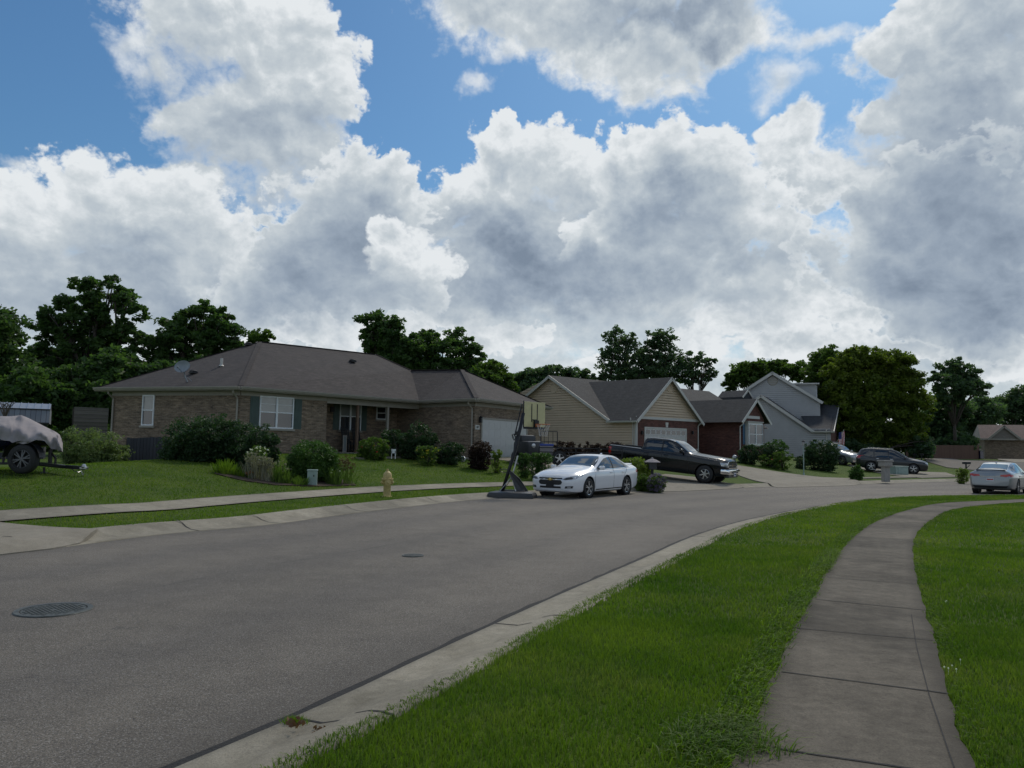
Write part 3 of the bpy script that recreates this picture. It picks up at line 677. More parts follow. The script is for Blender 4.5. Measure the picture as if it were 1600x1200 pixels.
# ------------------------------------------------------------------ foliage
RNG = np.random.default_rng(7)
def leaf_cloud(blobs, n, size, cl=.30, per=45, flatness=.5, shell=.5, minz=None, jag=.18):
    """leaf-sized quads gathered in clumps through a set of ellipsoids (centre, radii)"""
    R = RNG
    vol = np.array([r[0]*r[1]+r[1]*r[2]+r[0]*r[2] for c, r in blobs]); vol = vol/vol.sum()
    nc = max(4, int(n/per)); cc = []; rad = []
    for (c, r), w in zip(blobs, vol):
        k = max(3, int(nc*w)); d = R.normal(size=(k,3)); d /= np.linalg.norm(d, axis=1)[:,None]
        q = R.uniform(shell**2, 1., k)**.5*(1+R.normal(size=k)*jag*.5)
        cc.append(np.array(c)+d*q[:,None]*np.array(r)*.93); rad.append(np.full(k, cl*min(r)**.5)*R.uniform(.55, 1.3, k))
    cc = np.concatenate(cc); rad = np.concatenate(rad)
    m = R.integers(0, len(cc), n)
    d = R.normal(size=(n,3)); d /= np.linalg.norm(d, axis=1)[:,None]
    pos = cc[m]+d*(R.uniform(0, 1, n)**.45)[:,None]*rad[m][:,None]*np.array([1.15,1.15,.75])
    if minz is not None: pos[:,2] = np.where(pos[:,2] < minz, minz+R.uniform(0, .15, n), pos[:,2])
    # leaf axes
    a = R.normal(size=(n,3)); a[:,2] *= flatness; a /= np.linalg.norm(a, axis=1)[:,None]
    b = np.cross(a, R.normal(size=(n,3))); b /= np.linalg.norm(b, axis=1)[:,None]
    s = size*R.uniform(.6, 1.35, n)[:,None]; a = a*s; b = b*s*.55
    V = np.stack([pos-a, pos+b, pos+a, pos-b], 1).reshape(-1, 3)
    return V, np.arange(4*n).reshape(n, 4)
def tree(name, label, pblobs, Z, leaf, n, size, base, cl=.55, per=60, shell=.45, group=None, dz=None, trunk_r=.24, jag=.22, depth=1.0):
    k = Z/F; g = onT(base, Z); blobs = []
    for (x, y, rx, ry) in pblobs:
        c = P(x, y, Z+RNG.uniform(-1, 1)*rx*k*.35*depth); blobs.append((np.array(c), (rx*k, max(rx, ry)*k*.85*depth, ry*k)))
    root = thing(name, label, 'tree', g, group=group)
    V, Fq = leaf_cloud(blobs, n, size, cl, per, .6, shell, g.z+.1, jag)
    o = npmesh('crown', V-np.array(g), Fq, leaf, root)
    mb = MB(g); top = max(blobs, key=lambda b: b[0][2]+b[1][2])[0]
    fork = g+(Vector(top)-g)*.38; fork.x = g.x*.6+fork.x*.4
    mb.tube([g-Vector((0,0,.3)), g+Vector((.05,0,.5)), g.lerp(fork, .6)+Vector((RNG.uniform(-.15,.15),0,0)), fork], [trunk_r*1.35, trunk_r, trunk_r*.85, trunk_r*.7], 9)
    for c, r in blobs:
        e = Vector(c)+Vector((0,0,r[2]*.3)); mid = fork.lerp(e, .5)+Vector((RNG.uniform(-.4,.4), RNG.uniform(-.4,.4), .2))
        mb.tube([fork-Vector((0,0,.4)), mid, e], [trunk_r*.6, trunk_r*.34, .03], 6)
        for q in range(3):
            d = RNG.normal(size=3); d /= np.linalg.norm(d); e2 = Vector(c)+Vector((d[0]*r[0], d[1]*r[1], abs(d[2])*r[2]))*.85
            mb.tube([mid, mid.lerp(e2, .55)+Vector((0,0,.15)), e2], [trunk_r*.28, .05, .015], 5)
    mb.build('trunk', M['bark'], root, smooth=True)
    return root
def shrub(name, label, pblobs, Z, leaf, n, size, group=None, cl=.20, per=30, shell=.6, cat='shrub', flower=None, nf=0, fs=.04, base=None, depth=1., gz=None, stems=True, flat=.7):
    k = Z/F; bx = base if base is not None else pblobs[0][0]; g = onT(bx, Z)
    if gz is not None: g.z = gz
    blobs = [(np.array(P(x, y, Z+(i*.13 if i else 0))), (rx*k, rx*k*.9*depth, ry*k)) for i, (x, y, rx, ry) in enumerate(pblobs)]
    for c, r in list(blobs):                      # leaves down to the ground
        if c[2]-r[2]*.75 > g.z: blobs.append((np.array([c[0], c[1], (c[2]+g.z)/2-.05]), (r[0]*.86, r[1]*.86, max(.1, (c[2]-g.z)*.62))))
    root = thing(name, label, cat, g, group=group)
    V, Fq = leaf_cloud(blobs, n, size, cl, per, flat, shell, g.z+.01, .08)
    npmesh('foliage', V-np.array(g), Fq, leaf, root)
    if flower is not None:
        up_ = [(c+np.array([0,-r[1]*.12,r[2]*.12]), tuple(q*.98 for q in r)) for c, r in blobs]
        V, Fq = leaf_cloud(up_, nf, fs, cl*.4, 6, .9, .93, g.z+.05, .04); npmesh('flowers', V-np.array(g), Fq, flower, root)
    if stems:
        mb = MB(g)
        for c, r in blobs:
            for q in range(5):
                d = RNG.normal(size=3); e = Vector(c)+Vector((d[0]*r[0]*.4, d[1]*r[1]*.4, r[2]*.5)); b0 = Vector((c[0]+d[0]*r[0]*.12, c[1]+d[1]*r[1]*.12, g.z-.05))
                mb.tube([b0, b0.lerp(e, .5)+Vector((d[1]*.06,0,0)), e], [.022, .014, .006], 5)
        mb.build('stem', M['bark'], root, smooth=True)
    return root

# ---- trees: pixel outlines turned into crowns at their own distances
tree('broadleaf_tree', 'dark broadleaf tree cut by the left edge, behind the covered boat', [(-25,505,62,42),(-5,540,50,50),(5,590,50,55),(-30,580,60,60),(-60,520,60,60)], 46, L_['dark'], 26000, .15, -20, cl=.38, per=70)
tree('broadleaf_tree', 'tallest dark tree with domed crown and sky gaps, behind the shed', [(134,452,30,24),(176,452,24,26),(106,474,24,20),(98,502,40,34),(150,490,40,32),(200,478,26,34),(192,520,34,28),(140,530,52,36),(78,508,24,26),(92,560,50,40),(170,575,60,40),(60,560,24,40),(220,540,20,24)], 52, L_['dark'], 30000, .15, 140, cl=.32, shell=.35, per=70, trunk_r=.35)
tree('broadleaf_tree', 'round dark tree rising behind the left end of the brown roof', [(315,500,44,26),(350,512,32,32),(278,515,34,30),(310,540,66,34),(252,548,26,34),(372,540,16,26),(300,585,80,30),(235,560,22,24)], 54, L_['dark'], 27000, .15, 310, cl=.33, shell=.35, per=70, trunk_r=.3)
tree('young_tree', 'small twiggy treetop peeping over the brown roof ridge by the hip', [(408,526,20,11),(398,532,14,8)], 60, L_['mid'], 1500, .15, 408, cl=.32, per=25)
for i, (bl, z, lab) in enumerate([([(40,610,60,36),(20,640,50,40),(90,630,40,40)], 44, 'low dark evergreen behind the metal roofed shed'), ([(130,640,42,44),(170,620,42,44),(110,600,40,30)], 45, 'dark evergreen filling the gap between shed and brick house'), ([(210,610,44,40),(180,580,44,34),(240,595,36,34)], 47, 'dark evergreen above the left eave of the brick house')]):
    tree('evergreen_tree', lab, bl, z, L_['dark'], 17000, .15, bl[0][0], cl=.36, per=60, group='evergreens behind the shed')
tree('broadleaf_tree', 'dark clumpy treetop just right of the brown ridge, leftmost of the pair', [(583,505,26,22),(610,515,26,22),(596,535,36,26),(640,545,24,28),(620,560,40,24)], 62, L_['dark'], 18000, .15, 600, cl=.34, per=60)
tree('broadleaf_tree', 'dark lobed treetop over the valley of the brown roof, right of the pair', [(668,532,22,22),(716,530,22,20),(692,552,40,28),(738,558,24,22),(700,585,60,26),(655,570,24,24)], 64, L_['dark'], 19500, .15, 695, cl=.34, per=60)
tree('broadleaf_tree', 'greener tree top behind the garage roof of the brick house', [(766,582,30,18),(752,596,34,18),(788,598,18,16),(770,612,36,20)], 58, L_['mid'], 12000, .15, 766, cl=.34, per=50)
tree('broadleaf_tree', 'low dark trees crown between the garage roof and the siding gable', [(870,582,34,13),(835,592,32,16),(905,590,26,14),(812,598,18,16),(850,610,60,20)], 86, L_['far'], 15000, .2, 850, cl=.45, per=50)
tree('broadleaf_tree', 'airy dark tree above the grey roof, left of three', [(962,528,22,18),(952,552,20,20),(978,552,24,22),(985,535,14,14),(965,578,36,20),(995,588,26,14),(940,590,20,12)], 84, L_['far'], 8680, .16, 965, cl=.36, per=30, shell=.15)
tree('broadleaf_tree', 'airy dark tree above the grey roof, middle of three', [(1022,535,20,20),(1040,532,20,20),(1012,555,20,22),(1045,560,26,22),(1025,582,36,18),(1062,580,22,18),(1000,560,14,18)], 85, L_['far'], 9300, .16, 1030, cl=.36, per=30, shell=.15)
tree('broadleaf_tree', 'thin treetop with sky showing through, right of three above the grey roof', [(1085,560,20,16),(1105,568,16,16),(1072,578,20,16),(1095,588,22,14),(1070,592,26,12),(1112,582,10,12)], 86, L_['far'], 4340, .16, 1088, cl=.34, per=40, shell=.15)
tree('broadleaf_tree', 'tree crown with feathery top left of the grey siding gable', [(1165,578,26,14),(1190,574,26,12),(1150,590,16,12),(1180,592,40,14),(1222,574,26,12),(1250,580,24,16),(1140,600,14,12)], 92, L_['mid'], 14000, .2, 1180, cl=.42, per=35, shell=.3)
tree('broadleaf_tree', 'darker green tree behind the grey dormer, left of the olive tree', [(1292,562,26,22),(1275,585,24,22),(1305,590,30,30),(1290,620,40,30)], 88, L_['mid'], 16000, .2, 1292, cl=.44, per=50)
tree('broadleaf_tree', 'big olive green spreading tree behind the dark parked car', [(1350,560,38,22),(1390,572,38,30),(1318,585,30,30),(1355,610,48,40),(1415,605,36,34),(1345,650,34,40),(1385,660,48,38),(1428,640,26,36),(1400,685,46,20),(1345,688,40,20),(1316,650,28,40),(1300,620,16,30)], 82, L_['olive'], 95000, .17, 1370, cl=.42, per=80, trunk_r=.4, shell=.5)
tree('broadleaf_tree', 'dark crowned tree right of the olive tree, with gaps of sky', [(1490,576,24,18),(1515,590,24,20),(1470,592,20,20),(1495,606,38,20),(1530,606,16,14),(1480,625,24,16)], 92, L_['far'], 14000, .18, 1492, cl=.38, per=60, shell=.2)
for i, (bl, z, lab) in enumerate([([(1470,660,34,34),(1450,680,30,26),(1490,640,30,20)], 96, 'dark low trees mass behind the reddish fence, leftmost'), ([(1530,645,36,26),(1515,675,36,26)], 110, 'dark rounded tree behind the left end of the far roof'), ([(1575,640,34,28),(1600,625,24,22),(1610,655,30,30)], 118, 'dark tree above the far brown roof at the right edge'), ([(1480,700,30,16),(1505,692,20,16)], 93, 'bushy low tree by the far house, in front of the fence')]):
    tree('broadleaf_tree', lab, bl, z, L_['far'], 13000, .22, bl[0][0], cl=.5, per=60, group='dark trees at the far right')
tree('broadleaf_tree', 'dark hedge like tree closing the gap behind the grey house', [(1320,700,24,18),(1345,705,30,16),(1440,700,20,18)], 80, L_['far'], 9000, .18, 1330, cl=.4, per=50)

# the far-off wood that closes the horizon behind everything
bl = []
for i in range(90):
    px = -500+i*30; Z = 150+RNG.uniform(-12, 25); c = P(px+RNG.uniform(-10,10), 700, Z); bl.append((np.array([c.x, c.y, 3.2]), (4.2, 4., RNG.uniform(3.2, 5.2))))
V, Fq = leaf_cloud(bl, 60000, .42, .6, 50, .6, .6, .6, .2)
o = npmesh('far_woods', V, Fq, L_['far']); tag(o, 'low far off belt of dark woods along the horizon', 'woods', kind='stuff')
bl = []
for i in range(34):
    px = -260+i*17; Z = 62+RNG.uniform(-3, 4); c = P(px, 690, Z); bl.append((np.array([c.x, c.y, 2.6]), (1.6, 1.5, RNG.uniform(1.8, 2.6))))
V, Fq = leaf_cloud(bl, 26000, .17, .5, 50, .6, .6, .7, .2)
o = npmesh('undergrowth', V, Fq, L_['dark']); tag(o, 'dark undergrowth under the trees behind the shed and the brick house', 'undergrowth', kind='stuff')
# ------------------------------------------------------------------ houses
class WF:                      # a vertical wall plane through A and B, u from A to B, n outwards
    def __init__(s, A, B):
        s.A = Vector((A[0], A[1], 0)); d = Vector((B[0]-A[0], B[1]-A[1], 0)); s.L = d.length; s.u = d.normalized()
        s.n = Vector((-s.u.y, s.u.x, 0))
        if s.n.dot(-s.A) < 0: s.n = -s.n
        s.R = Matrix((s.u, s.n, Vector((0,0,1)))).transposed()
    def pix(s, x, y):          # pixel -> (distance along, height)
        d = dirn(x, y); den = d.dot(s.n); t = s.A.dot(s.n)-0.0; t = (s.A.dot(s.n)-0)/den
        p = Vector((0,0,CH))+d*t; return ((p-s.A).dot(s.u), p.z)
    def w(s, u, z, o=0.): return s.A+s.u*u+s.n*o+Vector((0,0,z))
    def box(s, mb, u0, u1, z0, z1, o0, o1): return mb.box(s.w((u0+u1)/2, (z0+z1)/2, (o0+o1)/2), (abs(u1-u0), abs(o1-o0), abs(z1-z0)), s.R)
def clip_half(ps, f):
    out = []
    for a, b in zip(ps, ps[1:]+ps[:1]):
        fa, fb = f(a), f(b)
        if fa >= 0: out.append(a)
        if (fa >= 0) != (fb >= 0): t = fa/(fa-fb); out.append((a[0]+(b[0]-a[0])*t, a[1]+(b[1]-a[1])*t))
    return out
def siding(mb, wf, poly, step=.115, o=.0, lap=.022):
    z = min(p[1] for p in poly); zt = max(p[1] for p in poly)
    mb.add([wf.w(a, b, o-.05) for a, b in poly], [list(range(len(poly)))]); gap = .036; st0 = step
    while z < zt:
        step = st0-gap; q = clip_half(clip_half(list(poly), lambda p: p[1]-z), lambda p: z+step-p[1])
        if len(q) >= 3:
            top = [wf.w(a, b, o+lap*(1-(b-z)/step)) for a, b in q]; mb.add(top, [list(range(len(q)))])
            lo = [p for p in q if abs(p[1]-z) < 1e-5]
            if len(lo) >= 2:
                u0, u1 = min(p[0] for p in lo), max(p[0] for p in lo)
                mb.add([wf.w(u0, z, o-.05), wf.w(u1, z, o-.05), wf.w(u1, z, o+lap), wf.w(u0, z, o+lap)], [(0,1,2,3)])
            hi = [p for p in q if abs(p[1]-z-step) < 1e-5]
            if len(hi) >= 2:
                u0, u1 = min(p[0] for p in hi), max(p[0] for p in hi); mb.add([wf.w(u0, z+step, o-.05), wf.w(u1, z+step, o-.05), wf.w(u1, z+step, o), wf.w(u0, z+step, o)], [(0,1,2,3)])
        step = st0; z += step
def window(par, off, wf, u0, z0, u1, z1, cols=1, pane='glass', sill=True, shut=None, fmat='white', mid=True, fw_=.055, muntin=False, sw=.38):
    f = MB(off); w = u1-u0
    wf.box(f, u0, u0+fw_, z0, z1, .004, .05); wf.box(f, u1-fw_, u1, z0, z1, .004, .05)
    wf.box(f, u0+fw_, u1-fw_, z0, z0+fw_, .004, .05); wf.box(f, u0+fw_, u1-fw_, z1-fw_, z1, .004, .05)
    for c in range(1, cols): uc = u0+w*c/cols; wf.box(f, uc-fw_*.8, uc+fw_*.8, z0+fw_, z1-fw_, .004, .047)
    zm = (z0+z1)/2
    if mid: 
        for c in range(cols):
            a = u0+w*c/cols+fw_*.8; b = u0+w*(c+1)/cols-fw_*.8
            wf.box(f, a, b, zm-.022, zm+.022, .004, .042)
            if muntin: wf.box(f, a, b, (zm+z1)/2-.008, (zm+z1)/2+.008, .004, .02)
    fr = f.build('window', M[fmat], par)
    fr.name = 'window'
    for c in range(cols):
        a = u0+w*c/cols+.01; b = u0+w*(c+1)/cols-.01
        if pane == 'curt':
            p = MB(off); wf.box(p, a, b, zm, z1-.01, .001, .009); p.build('upper_pane', M['curtglass'], fr)
            p = MB(off); wf.box(p, a, b, z0+.01, zm, .001, .008); p.build('lower_pane', M['glass'], fr)
        else:
            p = MB(off); wf.box(p, a, b, z0+.01, z1-.01, .001, .008); p.build('pane', M['glass'], fr)
    if sill: s_ = MB(off); wf.box(s_, u0-.07, u1+.07, z0-.09, z0-.003, .0, .085); s_.build('sill', M['trim'], fr)
    if shut:
        for a, b in ((u0-sw-.02, u0-.02), (u1+.02, u1+sw+.02)):
            s_ = MB(off); zc = z0+(z1-z0)*.52
            wf.box(s_, a, b, z0, z1, .002, .022)
            for (p, q) in ((z0+.07, zc-.03), (zc+.03, z1-.07)):
                wf.box(s_, a+.06, b-.06, p, q, .022, .03)
                k = p+.05
                while k < q-.04: wf.box(s_, a+.07, b-.07, k, k+.02, .03, .042); k += .055
            s_.build('shutter', M[shut], par)
    return fr
def beam(mb, a, b, w, h, up_=Vector((0,0,1))):        # straight board from a to b, w wide, h tall, its top edge on the line
    a, b = Vector(a), Vector(b); d = (b-a).normalized(); s_ = d.cross(up_).normalized(); t = s_.cross(d)
    v = []
    for p in (a, b): v += [p+s_*w/2, p-s_*w/2, p-s_*w/2-t*h, p+s_*w/2-t*h]
    return mb.add(v, [(0,1,2,3)[::-1],(4,5,6,7),(0,1,5,4),(1,2,6,5),(2,3,7,6),(3,0,4,7)])
def gutter(mb, a, b, out):
    a, b = Vector(a), Vector(b); o = Vector(out).normalized(); pr = [(0,0),(.0,-.12),(.07,-.12),(.11,-.03),(.11,0.0),(.10,-.005),(.10,-.02),(.01,-.02)]
    v = [a+o*x+Vector((0,0,z)) for x, z in pr]+[b+o*x+Vector((0,0,z)) for x, z in pr]; n = len(pr)
    return mb.add(v, [list(range(n)), list(range(n, 2*n))[::-1]]+[(i, i+n, (i+1) % n+n, (i+1) % n) for i in range(n)])
def inset(poly, d):
    n = len(poly); area = sum(poly[i].x*poly[(i+1) % n].y-poly[(i+1) % n].x*poly[i].y for i in range(n)); sg = 1 if area > 0 else -1; out = []
    for i in range(n):
        p0, p1, p2 = poly[i-1], poly[i], poly[(i+1) % n]
        d1 = (p1-p0); d1.z = 0; d1.normalize(); d2 = (p2-p1); d2.z = 0; d2.normalize()
        n1 = Vector((-d1.y, d1.x, 0))*sg; n2 = Vector((-d2.y, d2.x, 0))*sg
        k = d/(1+n1.dot(n2)); out.append(p1+(n1+n2)*k)
    return out
def roofmesh(off, faces, mat, par, name='roof'):
    mb = MB(off)
    for f in faces:
        f = [Vector(p) for p in f]
        n = Vector((0,0,0))
        for i in range(len(f)): n += f[i].cross(f[(i+1) % len(f)])
        if n.z < 0: f = f[::-1]
        mb.add(f, [list(range(len(f)))])
    return mb.build(name, mat, par)
def downspout(par, off, p, n, z0, z1, mat='trim'):
    mb = MB(off); p = Vector((p[0], p[1], 0)); n = Vector(n)
    mb.tube([p+n*.38+Vector((0,0,z1)), p+n*.36+Vector((0,0,z1-.12)), p+n*.07+Vector((0,0,z1-.34)), p+n*.06+Vector((0,0,z1-.5)), p+n*.06+Vector((0,0,z0+.15)), p+n*.2+Vector((0,0,z0+.03))], .04, 6)
    mb.build('downspout', M[mat], par)

# ================= the brick house with the hipped brown roof
H = 4.0
A, B, C, D, E_ = U(148,606,H), U(376,604,H), U(655,626,H), U(745,622.5,H), U(862,636.5,H)
sdir = (C-D).normalized(); E2 = E_+sdir*12.; A2 = A+Vector((5.5,7.2,0))
P1, P2, P3, Q = U(406,534,6.8), U(588,554,6.8), U(722,577.5,5.9), U(642,578.5,5.9)
hb = thing('brick_house', 'long single storey tan brick house with brown hipped roof and white garage door', 'house', (B.x, B.y, T(B.x, B.y)))
off = hb.location
roofmesh(off, [[A,B,P1],[B,C,Q],[B,Q,P2],[B,P2,P1],[C,D,P3,Q],[D,E_,P3],[E_,E2,P3],[P3,E2,Q],[Q,E2,P2],[A2,P2,E2],[A,P1,A2],[A2,P1,P2]], M['roof1'], hb)
ep = [A,B,C,D,E_,E2,A2]
mb = MB(off); mb.add([p-Vector((0,0,.14)) for p in ep], [list(range(len(ep)))]); mb.build('soffit', M['soffit'], hb)
mb = MB(off)
for a, b in zip(ep, ep[1:]+ep[:1]): beam(mb, a, b, .03, .15)
mb.build('fascia', M['trim'], hb)
mb = MB(off)
for a, b in ((A,B),(B,C),(C,D),(D,E_)):
    w_ = WF(a, b); e = (b-a).normalized()*.012
    gutter(mb, a+w_.n*.02+e+Vector((0,0,.012)), b+w_.n*.02-e+Vector((0,0,.012)), w_.n)
mb.build('gutter', M['trim'], hb)
mb = MB(off)                                              # ridge caps
for a, b in ((A,P1),(B,P1),(P1,P2),(P2,Q),(Q,P3),(P3,D),(P3,E_)): beam(mb, a.lerp(b,.01)+Vector((0,0,.018)), b.lerp(a,.01)+Vector((0,0,.018)), .22, .02)
mb.build('ridge_cap', M['roof1'], hb)
wp = inset(ep, .42)
wA, wB, wC, wD, wE = wp[:5]
wl, wf_, wg, wd = WF(wA, wB), WF(wB, wC), WF(wC, wD), WF(wD, wE)
zt = H-.14
mb = MB(off)
def wall_quad(mb, w, u0, u1, z0, z1, o=0.): mb.add([w.w(u0, z0, o), w.w(u1, z0, o), w.w(u1, z1, o), w.w(u0, z1, o)], [(0,1,2,3)])
wall_quad(mb, wl, 0, wl.L, 0, zt)
u_p0 = wf_.pix(510, 660)[0]; u_p1 = wf_.L                      # the porch recess
wall_quad(mb, wf_, 0, u_p0, 0, zt); dep = -1.75
mb.add([wf_.w(u_p0, 0, 0), wf_.w(u_p0, 0, dep), wf_.w(u_p0, zt, dep), wf_.w(u_p0, zt, 0)], [(0,1,2,3)])
wall_quad(mb, wf_, u_p0, u_p1+2.0, 0, zt, dep)
mb.add([wf_.w(u_p1, 0, 0), wg.w(-2.6, 0), wg.w(-2.6, zt), wf_.w(u_p1, zt, 0)], [(0,1,2,3)])
wall_quad(mb, wg, 0, wg.L, 0, zt); wall_quad(mb, wd, 0, wd.L, 0, zt)
for i in (4, 5, 6):
    a, b = wp[i], wp[(i+1) % 7]; mb.add([(a.x,a.y,0),(b.x,b.y,0),(b.x,b.y,zt),(a.x,a.y,zt)], [(0,1,2,3)])
mb.build('wall', M['tanbrick'], hb)
mb = MB(off)                                              # frieze board under the soffit
for w_, u0, u1 in ((wl,0,wl.L),(wf_,0,u_p0),(wg,0,wg.L),(wd,0,wd.L)): w_.box(mb, u0+.001, u1-.03, zt-.19, zt, .003, .028)
wf_.box(mb, u_p0, u_p1, zt-.28, zt, -.16, -.02)
mb.build('frieze_board', M['trim'], hb)
floor_z = wf_.pix(535, 707)[1]
mb = MB(off)                                              # porch floor and step
wf_.box(mb, u_p0+.02, u_p1+.3, floor_z-.9, floor_z, dep+.02, .02); mb.build('porch_floor', M['drive'], hb)
mb = MB(off); us0, us1 = wf_.pix(515,712)[0], wf_.pix(548,712)[0]
wf_.box(mb, us0, us1, floor_z-.9, floor_z-.17, .022, .5); mb.build('porch_step', M['redbrick'], hb)
for px in (560, 607):
    uu = wf_.pix(px, 660)[0]; mb = MB(off); wf_.box(mb, uu-.055, uu+.055, floor_z, zt-.28, -.14, -.03); wf_.box(mb, uu-.085, uu+.085, floor_z, floor_z+.12, -.17, 0.); mb.build('porch_post', M['postw'] if px == 560 else M['trim'], hb)
def pxwin(w, x0, y0, x1, y1, **k):
    u0, z1 = w.pix(x0, y0); u1, z0 = w.pix(x1, y1)
    return window(hb, off, w, min(u0,u1), z0, max(u0,u1), z1, **k)
pxwin(wl, 224, 617, 240, 665, cols=1, pane='curt')
pxwin(wf_, 406, 618, 457, 670.5, cols=2, pane='curt', shut='shutter', muntin=True, sw=.42)
wr = WF(wf_.w(0,0,dep), wf_.w(wf_.L,0,dep))
pxwin(wr, 531, 628, 563, 673, cols=2, pane='curt', shut='shutter', sw=.36)
pxwin(wr, 588, 635, 603, 656, cols=1, sill=True, mid=True)
mb = MB(off); u0 = wr.pix(519, 630)[0]; wr.box(mb, u0-.1, u0+.1, wr.pix(520,640)[1]-.12, wr.pix(520,640)[1]+.14, .003, .09); mb.build('porch_lantern', M['blackm'], hb)
# garage door
u0, z1 = wd.pix(753, 655); u1 = u0+4.6; z0 = T(*wd.w(u0+2, 0)[:2])-.02
u1 = min(u1, wd.L-.35)
mb = MB(off); wd.box(mb, u0, u1, z0, z1, .003, .012); npn = 4
for k in range(npn):
    a = z0+(z1-z0)*k/npn; b = z0+(z1-z0)*(k+1)/npn
    wd.box(mb, u0+.01, u1-.01, a+.012, b-.012, .012, .028)
    for q in range(8):
        p = u0+(u1-u0)*q/8+.06; r = u0+(u1-u0)*(q+1)/8-.06; wd.box(mb, p, r, a+.09, b-.09, .028, .036)
mb.build('garage_door', M['garage'], hb)
mb = MB(off); wd.box(mb, u0-.09, u0-.002, z0, z1+.09, .003, .05); wd.box(mb, u1+.002, u1+.09, z0, z1+.09, .003, .05); wd.box(mb, u0-.002, u1+.002, z1+.002, z1+.09, .003, .05); mb.build('garage_trim', M['trim'], hb)
mb = MB(off); uu, zz = wd.pix(748.5, 657); mb.box(wd.w(uu, zz, .10), (.13,.13,.22), wd.R, .015); mb.lathe([(.02,.0),(.09,.03),(.10,.05),(.03,.12),(.0,.14)], wd.w(uu, zz+.10, .10), 10); mb.tube([wd.w(uu,zz+.02,.0), wd.w(uu,zz+.2,.06), wd.w(uu,zz+.22,.1)], .012); mb.build('wall_lantern', M['blackm'], hb)
# number plaque
uu, zz = wd.pix(745.5, 667.5); mb = MB(off); wd.box(mb, uu-.19, uu+.19, zz-.11, zz+.11, .003, .025); pl = mb.build('house_number', M['trimw'], hb)
def text_mesh(txt, size, mat, M4, parent, name='lettering', ext=.004, off=None):
    cu = bpy.data.curves.new('t', 'FONT'); cu.body = txt; cu.size = size; cu.extrude = ext; cu.align_x = 'CENTER'; cu.align_y = 'CENTER'
    ob = bpy.data.objects.new('t', cu); COL.objects.link(ob); dg = bpy.context.evaluated_depsgraph_get(); dg.update()
    me = bpy.data.meshes.new_from_object(ob.evaluated_get(dg)); bpy.data.objects.remove(ob); bpy.data.curves.remove(cu)
    me.materials.clear(); me.materials.append(mat); me.transform(M4); o = bpy.data.objects.new(name, me); COL.objects.link(o)
    if parent: o.parent = parent
    return o
X4 = Matrix((( wd.u.x, 0, wd.n.x, 0), (wd.u.y, 0, wd.n.y, 0), (0, 1, 0, 0), (0,0,0,1)))
text_mesh('407', .15, M['dark'], Matrix.Translation(wd.w(uu, zz, .028)-off) @ X4, pl, 'number')
for w_, u, n in ((wl, .12, wl.n), (wl, wl.L-.12, wl.n), (wg, wg.L-.12, wg.n)):
    downspout(hb, off, w_.w(u, 0), n, T(*w_.w(u,0)[:2])-.02, zt+.02)
# roof furniture
def onroof(px, py, f):
    a, b, c = [Vector(q) for q in f]; n = (b-a).cross(c-a); d = dirn(px, py); o0 = Vector((0,0,CH)); t = (a-o0).dot(n)/d.dot(n); return o0+d*t
p = onroof(346, 572, (A,B,P1)); mb = MB(off); mb.tube([p-Vector((0,0,.1)), p+Vector((0,0,.36))], .065, 10); mb.lathe([(.13,0),(.07,.06)], p, 10); mb.build('vent_pipe', M['trimw'], hb)
for px, py, f in ((302, 584, (A,B,P1)), (388, 540, (A,B,P1)), (551, 566, (B,P2,P1)), (640, 621, (C,D,Q))):
    p = onroof(px, py, f); mb = MB(off)
    if px == 640: mb.box(p+Vector((0,0,.05)), (.32,.10,.10), wg.R, .01); mb.build('gutter_guard', M['trimw'], hb)
    else: mb.box(p+Vector((0,0,.05)), (.30,.30,.10), wf_.R, .02); mb.lathe([(.16,.1),(.17,.13),(.12,.16)], p, 12); mb.build('roof_vent', M['dark'], hb)
# satellite dish
p = onroof(293, 597, (A,B,P1)); dm = MB(off); c = P(285.5, 573, p.y-.3)
tn = (Vector((-.2,-1,.28))).normalized(); a_ = tn.cross(Vector((0,0,1))).normalized(); b_ = a_.cross(tn); Rr = Matrix((a_, b_, tn)).transposed()
vs = []; fs = []
for i in range(7):
    r = i/6
    for k in range(20):
        t = 2*math.pi*k/20; v = Vector((math.cos(t)*r*.38, math.sin(t)*r*.28, .10*r*r-.05)); vs.append(Rr @ v+c)
for i in range(6):
    for k in range(20): fs.append((i*20+k, i*20+(k+1) % 20, (i+1)*20+(k+1) % 20, (i+1)*20+k))
dm.add(vs, fs); dm.add([v-tn*.02 for v in vs], [f[::-1] for f in fs]); ds = dm.build('satellite_dish', M['dish'], hb, smooth=True)
dm = MB(off); dm.tube([p, p+Vector((-.12,-.05,.28)), c-tn*.08], .03, 8); dm.tube([c-Vector((0,0,.26)), c+tn*.36-Vector((0,0,.16))], .014, 6); dm.ball(c+tn*.38-Vector((0,0,.14)), .05, 8); dm.tube([p+Vector((.2,.1,0)), p+Vector((-.02,0,.22))], .014, 6); dm.build('dish_mast', M['dish'], ds)

